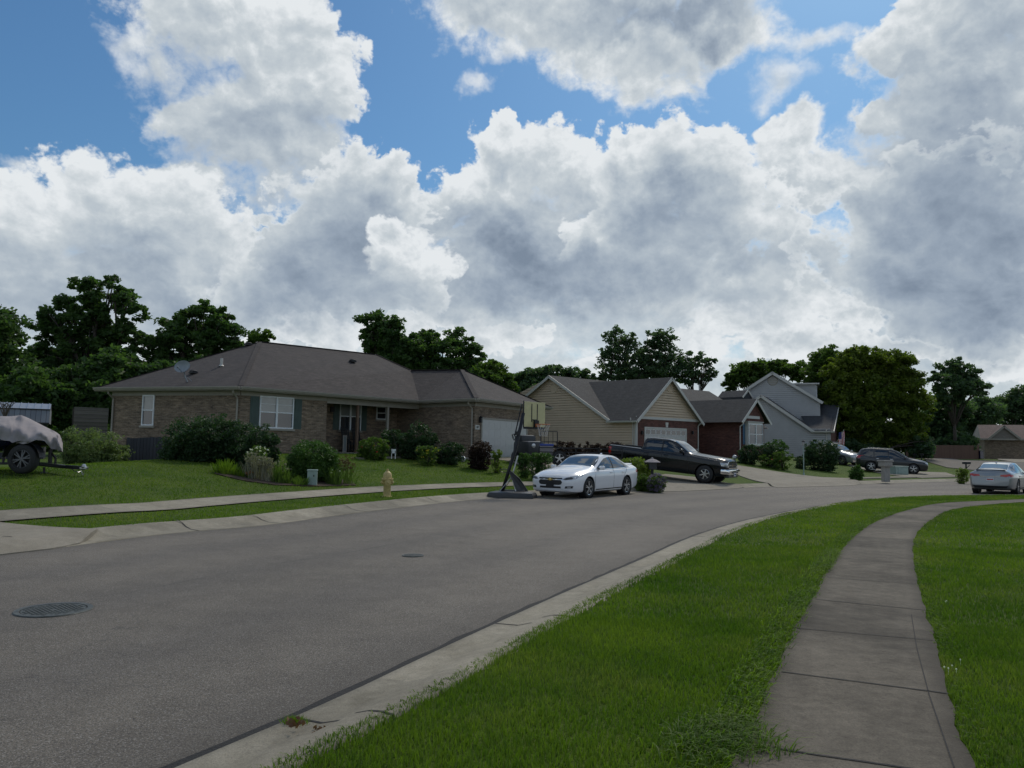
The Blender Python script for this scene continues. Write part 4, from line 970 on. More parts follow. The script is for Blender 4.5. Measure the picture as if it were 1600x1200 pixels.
# ================= L-shaped gabled house builder (tan siding house, grey siding house)
def lhouse(name, label, H, k1, ldir, gdir, apex, rfront, ga, vpx, left_u, ridge_end, cfg):
    K1 = U(*k1, H); ld = Vector((*ldir, 0)).normalized(); gd = Vector((*gdir, 0)).normalized()
    g0 = T(K1.x, K1.y)
    root = thing(name, label, 'house', (K1.x, K1.y, g0)); off = root.location
    wl = WF(K1, K1+ld*10); wfz = WF(K1, K1+gd*10)
    if wl.u.dot(ld) < 0: pass
    apu, apz = wfz.pix(*apex); gw = 2*apu if rfront is None else wfz.pix(*rfront)[0]
    apu = gw/2
    gau, gaz = wl.pix(*ga); vu = wl.pix(*vpx)[0]
    ov = .35
    # wall skins
    mb = MB(off); low = g0-.6
    wall_quad(mb, wfz, 0, gw, low, H-.02); 
    bw = mb.build('front_wall', M[cfg['brick']], root)
    mb = MB(off); siding(mb, wfz, [(0,H-.02),(gw,H-.02),(apu,apz-.12)], .19, .0, .042); mb.build('front_gable', M[cfg['side']] if not cfg.get('brickgable') else M[cfg['brick']], root)
    mb = MB(off); wfz.box(mb, -.05, gw+.05, H-.14, H+.04, .003, .05); mb.build('gable_band', M['trimw'], root)
    lw = left_u; sl = (gaz-H)/(gau-vu)
    top = [(0, low), (lw, low), (lw, max(H, gaz-sl*abs(lw-gau))), (gau, gaz-.06), (vu, H-.02), (0, H-.02)]
    mb = MB(off); siding(mb, wl, top, .19, .0, .042); mb.build('side_wall', M[cfg['side']], root)
    mb = MB(off); wl.box(mb, .0, .13, low, H-.1, .044, .055); wfz.box(mb, -.03, .09, low, H-.1, .002, .03); mb.build('corner_board', M['trimw'], root)
    # roofs
    fo = wfz.n*ov; KA = wfz.w(apu, apz)+fo; back = ld*(gau+1.0)
    sl2 = (apz-H)/apu
    KL = wfz.w(-ov, H-ov*sl2)+fo; KR = wfz.w(gw+ov, H-ov*sl2)+fo
    eo = wl.n*ov
    GA = wl.w(gau, gaz)+eo; V = wl.w(vu-ov, H-ov*sl)+eo; Lq = wl.w(2*gau-vu+ov, H-ov*sl)+eo
    rl = WF(GA, GA+gd*5).pix(*ridge_end)[0]
    ru = gd*abs(rl)
    faces = [[KL, KA, KA+back, KL+ld*(vu+.05)], [KA, KR, KR+back, KA+back], [GA, V, V+ru, GA+ru], [GA, GA+ru, Lq+ru, Lq]]
    roofmesh(off, faces, M[cfg['roof']], root)
    mb = MB(off); n0 = Vector((0,0,-.06))
    mb.add([p+n0 for p in (KL, KA, KA+back, KL+ld*(vu+.05))], [(0,1,2,3)]); mb.add([p+n0 for p in (KR, KA, KA+back, KR+back)], [(0,1,2,3)]); mb.add([p+n0 for p in (GA, V, V+ru, GA+ru)], [(0,1,2,3)]); mb.add([p+n0 for p in (GA, Lq, Lq+ru, GA+ru)], [(0,1,2,3)]); mb.build('soffit', M['soffit'], root)
    mb = MB(off); z3 = Vector((0,0,.012))
    beam(mb, KL+z3, KA+z3, .04, .20); beam(mb, KA+z3, KR+z3, .04, .20); beam(mb, GA+z3, V+z3, .04, .20); beam(mb, GA+z3, Lq+z3, .04, .20); mb.build('rake_board', M['trimw'], root)
    mb = MB(off); gutter(mb, KL+Vector((0,0,.0)), KL+ld*(vu+.2), wl.n); mb.build('gutter', M['trimw'], root)
    # rear walls
    mb = MB(off)
    e0 = wl.w(vu, 0); e1 = e0+ru*(1-1.2/abs(rl)); b1 = wl.w(lw, 0)+ru*(1-1.2/abs(rl)); b0 = wl.w(lw, 0)
    # keep the gable right wall back to the recess
    q0 = wfz.w(gw, 0); q1 = q0+ld*(vu)
    for a, b in ((q0, q1), (e0+gd*.1, e1), (e1, b1), (b1, b0)):
        a = Vector((a.x, a.y, low)); b = Vector((b.x, b.y, low)); hh = Vector((0,0,H-.1-low)); mb.add([a, b, b+hh, a+hh], [(0,1,2,3)])
    mb.build('wall', M[cfg['brick']], root)
    gb = [GA+ru-gd*.9]
    mb = MB(off); g_ = e1; ap = GA+ru-gd*1.2-eo
    mb.add([Vector((e1.x,e1.y,H-.1)), Vector((b1.x,b1.y,H-.1)), ap-Vector((0,0,.1))], [(0,1,2)]); mb.build('end_gable', M[cfg['side']], root)
    return root, off, wl, wfz, dict(gw=gw, apu=apu, apz=apz, KA=KA, GA=GA, V=V, ru=ru, gd=gd, ld=ld, g0=g0, vu=vu, gau=gau, gaz=gaz, H=H, e0=e0, e1=e1, KR=KR, rl=abs(rl))
def gdoor(root, off, w, u0, u1, z0, z1, panes=0, mat='garage'):
    mb = MB(off); w.box(mb, u0, u1, z0, z1, .004, .014)
    for k in range(4):
        a = z0+(z1-z0)*k/4; b = z0+(z1-z0)*(k+1)/4; w.box(mb, u0+.01, u1-.01, a+.012, b-.012, .014, .028)
    dr = mb.build('garage_door', M[mat], root)
    if panes:
        for q in range(panes):
            a = u0+(u1-u0)*(q+.12)/panes; b = u0+(u1-u0)*(q+.88)/panes; mb = MB(off); zz0 = z0+(z1-z0)*.80; zz1 = z0+(z1-z0)*.95
            w.box(mb, a, b, zz0, zz1, .028, .033); mb.build('door_pane', M['glass'], dr)
            mb = MB(off); w.box(mb, (a+b)/2-.012, (a+b)/2+.012, zz0, zz1, .033, .038); w.box(mb, a, b, (zz0+zz1)/2-.012, (zz0+zz1)/2+.012, .033, .038)
    mb = MB(off); w.box(mb, u0-.1, u0-.003, z0, z1+.1, .004, .05); w.box(mb, u1+.003, u1+.1, z0, z1+.1, .004, .05); w.box(mb, u0-.003, u1+.003, z1+.003, z1+.1, .004, .05); mb.build('garage_trim', M['trimw'], root)
    return dr
r2, off2, w2l, w2f, q2 = lhouse('gabled_house', 'tan siding house with red brick front, twin gables and panelled garage door', 4.0, (994.5,651), (-.72,.69), (.77,.64), (1047,590), (1091,656), (862,587), (951,649), 17.5, (1108,605),
    dict(side='sidetan', brick='redbrick', roof='roof2'))
u0, z1 = w2f.pix(1008, 669); u1, _ = w2f.pix(1071, 670); gdoor(r2, off2, w2f, u0, u1, q2['g0'], z1, 8, 'garage')
for px in (1002, 1081):
    uu, zz = w2f.pix(px, 676); mb = MB(off2); mb.box(w2f.w(uu, zz, .09), (.13,.12,.26), w2f.R, .015); mb.build('wall_lantern', M['blackm'], r2)
uu, zz = w2f.pix(1041.5, 664); mb = MB(off2); mb.prism([w2f.w(uu-.10, zz-.18, .003), w2f.w(uu+.10, zz-.18, .003), w2f.w(uu+.16, zz+.18, .003), w2f.w(uu-.16, zz+.18, .003)], w2f.n*.05); mb.build('keystone', M['trimw'], r2)
uu, zz = w2f.pix(1046, 606); mb = MB(off2); mb.lathe([(.0,.03),(.26,.03),(.30,.055),(.34,.03),(.34,.0)], (0,0,0), 20, 'Y')
mb.v = [w2f.R @ v+w2f.w(uu, zz, 0) for v in mb.v]; mb.build('gable_vent', M['sidetan'], r2)
uu, zz = w2l.pix(866, 607); mb = MB(off2); mb.lathe([(.0,.03),(.30,.03),(.34,.055),(.38,.03),(.38,.0)], (0,0,0), 20, 'Y')
mb.v = [w2l.R @ v+w2l.w(uu, zz, 0) for v in mb.v]; mb.build('gable_vent', M['sidetan'], r2)
downspout(r2, off2, w2l.w(.25, 0), w2l.n, q2['g0'], 3.9, 'trimw'); downspout(r2, off2, w2f.w(q2['gw']-.1, 0), w2f.n, q2['g0'], 3.9, 'trimw')
# right hand wing with the small gable and bay window
wv = WF(q2['V'], q2['V']+q2['gd']*10)
wa = U(1155, 657.5, 4.0); wb = U(1200, 660.5, 4.0)
ww = WF(wa, wb); au, az_ = ww.pix(1178, 623); bk = q2['ld']*6.5; gw_ = ww.L; az_ = max(az_, 5.2)
a0, a1, aT = ww.w(-.1, 3.9), ww.w(gw_+.1, 3.9), ww.w(au, az_)
roofmesh(off2, [[a0+ww.n*.3, aT+ww.n*.3, aT+bk, a0+bk], [aT+ww.n*.3, a1+ww.n*.3, a1+bk, aT+bk]], M['roof2'], r2, 'wing_roof')
mb = MB(off2); lowz = q2['g0']-.6
u0, u1 = ww.pix(1161, 690)[0], ww.pix(1194, 690)[0]
mb.add([ww.w(u0, lowz), ww.w(u1, lowz), ww.w(u1, 4.2), ww.w(au, az_-.1), ww.w(u0, 4.2)], [(0,1,2,3,4)])
for uu_ in (u0, u1): a = ww.w(uu_, lowz); hh = Vector((0,0,4.15-lowz)); mb.add([a, a+bk, a+bk+hh, a+hh], [(0,1,2,3)])
mb.build('wing_wall', M['redbrick'], r2)
mb = MB(off2); z3 = Vector((0,0,.015)); beam(mb, a0+ww.n*.3+z3, aT+ww.n*.3+z3, .04, .2); beam(mb, aT+ww.n*.3+z3, a1+ww.n*.3+z3, .04, .2); mb.build('rake_board', M['trimw'], r2)
b0, zt_ = ww.pix(1164, 662); b1, zb_ = ww.pix(1187, 695)
wbay = WF(ww.w(0,0,.28), ww.w(5,0,.28))
mb = MB(off2); ww.box(mb, b0, b1, zb_-.12, zt_+.12, .005, .279); mb.build('bay_box', M['trimw'], r2)
window(r2, off2, wbay, b0+.02, zb_, b1-.02, zt_, cols=2, sill=False, mid=True)
mb = MB(off2); t0, s1 = ww.pix(1163, 649); t1, s0 = ww.pix(1186, 655); ww.box(mb, t0, t1, s0, s1, .005, .07)
t0, s1 = ww.pix(1163, 658); ww.box(mb, b0-.08, b1+.08, zt_+.14, s1, .005, .34); mb.build('bay_cornice', M['trimw'], r2)
mb = MB(off2); ww.box(mb, b0-.33, b0-.04, zb_, zt_, .005, .03); mb.build('shutter', M['blue'], r2)
downspout(r2, off2, ww.w(u0-.5, 0), ww.n, q2['g0'], 3.9, 'trimw')
# little rear gable showing over the ridge
rr = WF(q2['GA'], q2['GA']+q2['gd']*5); t_, z_ = rr.pix(1165, 609.5); tl = rr.pix(1157, 620)[0]; tr = rr.pix(1172, 620)[0]; zl_ = rr.pix(1157, 620)[1]
mb = MB(off2); mb.prism([rr.w(tl, zl_-.4, .25), rr.w(tr, zl_-.4, .25), rr.w(tr, zl_, .25), rr.w(t_, z_, .25), rr.w(tl, zl_, .25)], rr.n*-3); mb.build('rear_gable', M['roof3'], r2)
mb = MB(off2); beam(mb, rr.w(tl-.1, zl_, .3), rr.w(t_, z_+.06, .3), .05, .16); beam(mb, rr.w(t_, z_+.06, .3), rr.w(tr+.1, zl_, .3), .05, .16); mb.build('rear_gable_trim', M['trimw'], r2)
p = P(1094, 592, 62)
# thin white flue on the ridge
mb = MB(off2); pr_ = rr.pix(1094.5, 606); mb.tube([rr.w(pr_[0], pr_[1]-.3, -.1), rr.w(pr_[0], pr_[1]+.32, -.1)], .05, 8); mb.build('vent_pipe', M['trimw'], r2)

r3, off3, w3l, w3f, q3 = lhouse('grey_house', 'pale grey siding house with dark roof, upper storey gable and dormer', 4.0, (1298,670), (-.93,.37), (.52,.86), (1307,631), None, (1189,617), (1267,668), 19., (1300,632),
    dict(side='sidegrey', brick='redbrick', roof='roof3', brickgable=True)) if False else (None,)*5
# ================= the grey siding house (two storeys)
def housegrey():
    H = 4.0; K1 = U(1298, 670, H); ld = Vector((-.93,.37,0)).normalized(); g0 = T(K1.x, K1.y)
    root = thing('siding_house', 'pale grey siding house with dark roof, upper storey gable and dormer', 'house', (K1.x, K1.y, g0)); off = root.location
    wl = WF(K1, K1+ld*10); low = g0-.6
    gau, gaz = wl.pix(1189, 617); vu = wl.pix(1267, 669)[0]; sl = (gaz-H)/(gau-vu); lw = gau*2-vu
    mb = MB(off); siding(mb, wl, [(0,low),(lw,low),(lw,H),(gau,gaz-.06),(vu,H),(0,H)], .2, 0., .04); mb.build('side_wall', M['sidegrey'], root)
    # front face: seen almost edge on
    K2 = U(1314.5, 676, H); wf3 = WF(K1, K2); L = wf3.L; apu, apz = L/2, wf3.pix(1307, 632)[1]
    apu = wf3.pix(1306.5, 632)[0]
    mb = MB(off); mb.add([wf3.w(0,low), wf3.w(L,low), wf3.w(L,H), wf3.w(apu,apz-.1), wf3.w(0,H)], [(0,1,2,3,4)]); mb.build('front_wall', M['redbrick'], root)
    back = ld*(gau+1); KA = wf3.w(apu, apz)+wf3.n*.3; KL = wf3.w(-.3, H-.25)+wf3.n*.3; KR = wf3.w(L+.2, H-.25)+wf3.n*.3
    GA = wl.w(gau, gaz, .35); V = wl.w(vu-.35, H-.35*sl, .35); Lq = wl.w(lw+.3, H-.3*sl, .35); ru = wf3.u*9
    bk2 = ld*(wl.pix(1222,630)[0])
    roofmesh(off, [[KL,KA,KA+bk2,KL+ld*(vu+.4)], [KA,KR,KR+bk2,KA+bk2], [GA,V,V+ru,GA+ru],[GA,GA+ru,Lq+ru,Lq]], M['roof3'], root)
    mb = MB(off); z3 = Vector((0,0,.014)); beam(mb,KL+z3,KA+z3,.05,.22); beam(mb,KA+z3,KR+z3,.05,.22); beam(mb,GA+z3,V+z3,.05,.26); beam(mb,GA+z3,Lq+z3,.05,.26); mb.build('rake_board', M['trimw'], root)
    mb = MB(off); gutter(mb, KL, KL+ld*(vu+.3), wl.n); mb.build('gutter', M['trimw'], root)
    # upper storey
    wu = WF(wl.w(0,0,-4.), wl.w(10,0,-4.))
    ua, za = wu.pix(1207, 581); ur, zr = wu.pix(1287, 628.5); half = abs(ur-ua); sg = 1 if ua > ur else -1
    mb = MB(off); siding(mb, wu, [(ua-half*.93,low+3),(ua+half*.93,low+3),(ua+half*.93,zr+.2),(ua,za-.1),(ua-half*.93,zr+.2)], .2, 0., .04); mb.build('upper_wall', M['sidegrey'], root)
    c = wu.w(ua, za, .35); a = wu.w(ur, zr, .35); b = wu.w(2*ua-ur, zr, .35); rv = -wu.n*12
    roofmesh(off, [[c,a,a+rv,c+rv],[c,c+rv,b+rv,b]], M['roof3'], root, 'upper_roof')
    mb = MB(off); beam(mb,c+z3,a+z3,.05,.28); beam(mb,c+z3,b+z3,.05,.28); mb.build('rake_board', M['trimw'], root)
    mb = MB(off); mb.lathe([(.0,.03),(.42,.03),(.46,.06),(.52,.03),(.52,.0)], (0,0,0), 20, 'Y'); vz = wu.pix(1207.5, 595); mb.v = [wu.R @ v+wu.w(vz[0], vz[1], 0) for v in mb.v]; mb.build('gable_vent', M['trim'], root)
    # dormer on the right slope
    wdm = WF(wu.w(0,0,-1.4), wu.w(10,0,-1.4))
    u0, z1 = wdm.pix(1240, 599); u1, z0 = wdm.pix(1276, 632)
    u0, u1 = min(u0,u1), max(u0,u1)
    mb = MB(off); wdm.box(mb, u0, u1, z0-.4, z1-.14, -5, 0); mb.build('dormer', M['sidegrey'], root)
    mb = MB(off); wdm.box(mb, u0-.3, u1+.3, z1-.14, z1, -5.3, .3); mb.build('dormer_roof', M['trimw'], root)
    # windowed front cheek of the dormer (faces the street)
    ue = u0 if wdm.u.x < 0 else u1; sgn = -1 if wdm.u.x < 0 else 1
    for k in range(2):
        o0 = -.5-k*2.2; mb = MB(off); mb.box(wdm.w(ue+sgn*.015, (z0+z1)/2+.1, o0-.55), (.03, 1.1, 1.35), wdm.R); f = mb.build('dormer_window', M['glass'], root)
        mb = MB(off); 
        for e in (-.58, .58): mb.box(wdm.w(ue+sgn*.03, (z0+z1)/2+.1, o0-.55+e), (.06,.09,1.5), wdm.R)
        mb.box(wdm.w(ue+sgn*.03, (z0+z1)/2+.1, o0-.55), (.06,1.07,.07), wdm.R); mb.build('window_frame', M['white'], f)
    # back walls
    mb = MB(off); p0 = wl.w(lw, 0); p1 = p0+wf3.u*8.6; p2 = wf3.w(L, 0)+ld*2
    for a, b in ((p0,p1),(p1,wf3.w(L,0))): a = Vector((a.x,a.y,low)); b = Vector((b.x,b.y,low)); h = Vector((0,0,H-low)); mb.add([a,b,b+h,a+h],[(0,1,2,3)])
    mb.build('wall', M['sidegrey'], root)
    downspout(root, off, wl.w(.4,0), wl.n, g0, 3.9, 'trimw')
    # flag by the front corner
    return root, wf3, wl
r3, w3f, w3l = housegrey()
# ================= far house at the right edge
def housefar():
    Z = 98.; c = onT(1570, Z); root = thing('far_house', 'low brown roofed house with brick garage front at the far right', 'house', c); off = root.location
    a = P(1533, 685, Z); b = P(1640, 687, Z-3); a.z = b.z = 3.95; w = WF(a, b); L = w.L; low = c.z-.6
    mb = MB(off); wall_quad(mb, w, .35, L, low, 3.85); mb.add([w.w(.35,low), w.w(.35,low,-9), w.w(.35,3.85,-9), w.w(.35,3.85)], [(0,1,2,3)]); mb.build('wall', M['tanbrick'], root)
    e0, e1 = w.w(-.1,3.85,.4), w.w(L+.3,3.85,.4); r0, r1 = w.w(.2, 5.75, -4.5), w.w(L-2, 5.75, -4.5); q0, q1 = w.w(-.1,3.85,-9.4), w.w(L+.3,3.85,-9.4)
    roofmesh(off, [[e0,e1,r1,r0],[q0,q1,r1,r0],[e1,q1,r1]], M['roof4'], root)
    mb = MB(off); mb.add([e0,r0,q0],[(0,1,2)]); mb.build('end_gable', M['sidefar'], root)
    g0, g1 = w.pix(1545, 685)[0], w.pix(1592, 685)[0]; zz = w.pix(1569, 665)[1]; ap = (g0+g1)/2
    mb = MB(off); mb.add([w.w(g0,3.86,.42), w.w(g1,3.86,.42), w.w(ap,zz-.1,.42)], [(0,1,2)]); mb.build('front_gable', M['sidefar'], root)
    roofmesh(off, [[w.w(g0-.3,3.75,.7), w.w(ap,zz,.7), w.w(ap,zz,-3)],[w.w(g1+.3,3.75,.7), w.w(ap,zz,.7), w.w(ap,zz,-3)]], M['roof4'], root, 'gable_roof')
    mb = MB(off); beam(mb, w.w(g0-.3,3.78,.72), w.w(ap,zz+.03,.72), .06, .24); beam(mb, w.w(ap,zz+.03,.72), w.w(g1+.3,3.78,.72), .06, .24); beam(mb, w.w(-.1,3.86,.44), w.w(L+.3,3.86,.44), .06, .2); mb.build('rake_board', M['trim'], root)
    return root
housefar()

# ================= shed, fences
def shed():
    Z = 38.; c = onT(50, Z); root = thing('barn_shed', 'gambrel roofed storage shed with pale metal top, behind the covered boat', 'shed', c); off = root.location
    R_ = P(80, 631, Z+.6); Lp = P(-60, 626, Z-1.2); zr = R_.z
    w = WF(Vector((Lp.x, Lp.y, 0)), Vector((R_.x, R_.y, 0))); L = w.L
    zk = w.pix(60, 640.5)[1]; ze = w.pix(60, 662)[1]; zg = c.z-.3; d1, d2 = .75, 1.15
    prof = [(-d1*1.0-1.0, zk)]
    ends = []
    for u, in ((0,), (L,)):
        ends.append([w.w(u, ze, d2), w.w(u, zk, d1), w.w(u, zr, -.25), w.w(u, zk, -d1-.5), w.w(u, ze, -d2-.5)])
    s = .22
    a, b = ends; b = [p+w.u*0 for p in b]
    # slight flare of the lower roof towards the right end
    mb = MB(off); mb.add([a[1],b[1],b[2],a[2]],[(0,1,2,3)]); mb.add([a[2],b[2],b[3],a[3]],[(0,1,2,3)])
    for k in range(int(L/.3)+1):
        u = min(L-.02, k*.3+.02); mb.tube([w.w(u, zk+.02, d1), w.w(u, zr+.02, -.25)], .022, 4)
    mb.build('roof', M['shedr'], root)
    mb = MB(off); mb.prism([a[0],a[1],a[3],a[4]], w.u*0.01+w.u*(L-.01)); mb.build('lower_roof', M['shedw'], root)
    mb = MB(off); mb.add([b[1],b[2],b[3]],[(0,1,2)])
    w.box(mb, .15, L-.15, zg, ze, -d2-.35, d2-.15); mb.build('wall', M['fencew'], root)
    mb = MB(off); beam(mb, a[0]+Vector((0,0,.04)), b[0]+Vector((0,0,.04)), .05, .08); beam(mb, a[1]+w.n*.03+Vector((0,0,.03)), b[1]+w.n*.03+Vector((0,0,.03)), .05, .05); mb.build('trim', M['dark'], root)
shed()
def panelfence(name, label, pa, pb, Z0, Z1, top0, top1, mat, cat='fence', board=.15, ground=None, horiz=False):
    a = onT(pa, Z0); b = onT(pb, Z1); w = WF(a, b); g = min(a.z, b.z)-.05 if ground is None else ground
    z = w.pix(pa, top0)[1]; z2 = w.pix(pb, top1)[1]
    root = thing(name, label, cat, (a.x, a.y, a.z)); off = root.location; mb = MB(off)
    if horiz:
        h = g; 
        while h < z-.02:
            hh = min(.19, z-h); w.box(mb, 0, w.L, h+.008, h+hh-.004, 0, .03+.008*RNG.uniform(0,1)); h += .19
    else:
        n = max(1, int(w.L/board))
        for k in range(n):
            u = w.L*k/n; zz = z+(z2-z)*k/n+RNG.uniform(-.02,.02); w.box(mb, u+.006, u+w.L/n-.006, g, zz, 0, .024)
    mb.build('boards', mat, root)
    for k in range(max(2, int(w.L/2.2)+1)):
        mb = MB(off); u = min(w.L-.06, k*w.L/max(1, max(2, int(w.L/2.2)+1)-1)); w.box(mb, u-.05, u+.05, g-.2, z-.06, -.1, -.004); mb.build('post', M['bark'], root)
    return root
panelfence('board_fence', 'weathered grey horizontal board fence beside the left end of the brick house', 112, 166, 40, 41, 635.5, 635.5, M['wood'], horiz=True)
panelfence('screen_fence', 'low dark slatted screen standing against the left brick wall', 198, 256, 31.6, 31.2, 684, 683, M['fencew'])
panelfence('cedar_fence', 'reddish cedar privacy fence far behind the dark parked car', 1415, 1530, 84, 92, 695, 696, M['redfence'])
# ------------------------------------------------------------------ vehicles
def pchip(xs, ys, x):
    xs = np.array(xs, float); ys = np.array(ys, float); h = np.diff(xs); d = np.diff(ys)/h; m = np.zeros(len(xs))
    for i in range(1, len(xs)-1):
        if d[i-1]*d[i] > 0: w1 = 2*h[i]+h[i-1]; w2 = h[i]+2*h[i-1]; m[i] = (w1+w2)/(w1/d[i-1]+w2/d[i])
    m[0] = d[0]; m[-1] = d[-1]
    i = np.clip(np.searchsorted(xs, x)-1, 0, len(xs)-2); t = (x-xs[i])/h[i]
    return (2*t**3-3*t*t+1)*ys[i]+(t**3-2*t*t+t)*h[i]*m[i]+(-2*t**3+3*t*t)*ys[i+1]+(t**3-t*t)*h[i]*m[i+1]
def loft_body(st, n=90, boxy=0.):
    """st: rows x, floor z, side half width, shoulder z, top half width, top z"""
    st = sorted(st); xs = [r[0] for r in st]
    X = np.unique(np.concatenate([np.linspace(xs[0], xs[-1], n), xs])); par = [pchip(xs, [r[k] for r in st], X) for k in range(1, 6)]
    V = []; 
    for i, x in enumerate(X):
        zb, ws, zs, wt, zt = [p[i] for p in par]; h = max(zs-zb, .02); cab = zt-zs; e = min(.07, max(cab*.35, .008)); cr = .02+.03*min(1, max(0, .35-cab)/.3)
        half = [(0, zb), (ws*.80, zb), (ws*.93, zb+.04*h/.6), (ws*.975, zb+.18*h), (ws*.985, zb+.42*h), (ws, zb+.66*h), (ws*(.995), zb+.86*h), (ws*.965, zb+.97*h),
                (ws*.94+(wt-ws*.94)*.06, zs+cab*.02)]
        a = (ws*.925, zs+cab*.05); b = (wt, zt-e)
        for q in (.0, .33, .66, 1.): bow = math.sin(q*math.pi)*.025*min(1, cab/.3); half.append((a[0]+(b[0]-a[0])*q+bow, a[1]+(b[1]-a[1])*q))
        half += [(wt-.045, zt-e*.30), (wt-.13, zt-e*.05+cr*.2), (wt*.5, zt+cr*.75), (0, zt+cr)]
        V.append(half)
    m = len(V[0]); ring = []; vs = []; fs = []
    for i, x in enumerate(X):
        hs = V[i]; r = [(x, y, z) for y, z in hs]+[(x, -y, z) for y, z in hs[-2:0:-1]]; ring.append(len(r)); vs += r
    k = ring[0]
    for i in range(len(X)-1):
        for j in range(k): j2 = (j+1) % k; fs.append((i*k+j, i*k+j2, (i+1)*k+j2, (i+1)*k+j))
    fs.append(tuple(range(k))); fs.append(tuple((len(X)-1)*k+j for j in range(k))[::-1])
    return vs, fs
def cut_mesh(obj, cutters):
    """subtract cutter objects for good, then throw the cutters away"""
    par = obj.parent; obj.parent = None
    for c in cutters:
        m = obj.modifiers.new('c', 'BOOLEAN'); m.operation = 'DIFFERENCE'; m.object = c; m.solver = 'EXACT'
    dg = bpy.context.evaluated_depsgraph_get(); dg.update()
    me = bpy.data.meshes.new_from_object(obj.evaluated_get(dg)); obj.modifiers.clear(); obj.data = me; obj.parent = par
    for c in cutters: bpy.data.objects.remove(c)
class Body:
    def __init__(s, root, st, mat, wheels, wr, arch=.05, wheel_y=.8, extra=None, n=90, sharp=28):
        vs, fs = loft_body(st, n); s.root = root
        s.bvh = BVHTree.FromPolygons([Vector(v) for v in vs], fs)
        mb = MB(); mb.add(vs, fs); o = mb.build('body', mat, root)
        bm = bmesh.new(); bm.from_mesh(o.data); bmesh.ops.recalc_face_normals(bm, faces=bm.faces); bm.to_mesh(o.data); bm.free()
        cs = []
        for x in wheels:
            for sd in (-1, 1):
                c = MB(); c.lathe([(wr+arch, -.17), (wr+arch, .4)], (x, sd*(wheel_y+.0) if sd > 0 else -wheel_y, wr+.01), 36, 'Y') if sd > 0 else c.lathe([(wr+arch, -.4), (wr+arch, .17)], (x, -wheel_y, wr+.01), 36, 'Y')
                co = c.build('cut', M['dark'])
                b_ = bmesh.new(); b_.from_mesh(co.data); bmesh.ops.recalc_face_normals(b_, faces=b_.faces); b_.to_mesh(co.data); b_.free(); cs.append(co)
        for ex in (extra or []):
            c = MB(); c.box(*ex); cs.append(c.build('cut', M['dark']))
        cut_mesh(o, cs); o.data.polygons.foreach_set('use_smooth', [True]*len(o.data.polygons)); o.data.set_sharp_from_angle(angle=math.radians(sharp)); s.o = o
        if not o.data.materials: o.data.materials.append(mat)
    def patch(s, name, poly, axis, mat, off=.004, res=.05, sgn=1, parent=None, thick=0.):
        """polygon in (a, b) laid on the body along an axis: 'side' (x,z), 'top' (x,y), 'front'/'rear' (y,z)"""
        pts = [Vector((p[0], p[1])) for p in poly]; cache = {}; V = []; Fs = []
        def hit(p):
            if axis == 'side': o_ = Vector((p[0], sgn*3, p[1])); d = Vector((0, -sgn, 0))
            elif axis == 'top': o_ = Vector((p[0], p[1], 4)); d = Vector((0, 0, -1))
            elif axis == 'front': o_ = Vector((5, p[0], p[1])); d = Vector((-1, 0, 0))
            else: o_ = Vector((-5, p[0], p[1])); d = Vector((1, 0, 0))
            h = s.bvh.ray_cast(o_, d)
            if h[0] is None: return None
            nn = h[1] if h[1].dot(d) < 0 else -h[1]
            return h[0]+nn*off, nn
        def vid(p):
            k = (round(p[0], 4), round(p[1], 4))
            if k not in cache:
                h = hit(p)
                if h is None: cache[k] = -1
                else: cache[k] = len(V); V.append(h[0])
            return cache[k]
        xs = [p.x for p in pts]; ys = [p.y for p in pts]
        for i in range(int(math.floor(min(xs)/res)), int(math.ceil(max(xs)/res))):
            for j in range(int(math.floor(min(ys)/res)), int(math.ceil(max(ys)/res))):
                q = clip(pts, i*res, (i+1)*res, j*res, (j+1)*res)
                if len(q) >= 3:
                    ids = [vid(p) for p in q]; ids = [a for a, b in zip(ids, ids[1:]+ids[:1]) if a != b]
                    if len(set(ids)) >= 3 and -1 not in ids and len(set(ids)) == len(ids): Fs.append(ids)
        mb = MB(); mb.add(V, Fs); o = mb.build(name, mat, parent or s.root, smooth=True)
        return o
    def line(s, pts, axis, sgn, w=.012, name='door_gap', mat=None):
        poly = None
        a = [Vector(p) for p in pts]; L = []; R_ = []
        for i, p in enumerate(a):
            d = (a[min(i+1, len(a)-1)]-a[max(i-1, 0)]).normalized(); nn = Vector((-d.y, d.x))*w/2; L.append(p+nn); R_.append(p-nn)
        return [tuple(q) for q in L+R_[::-1]]
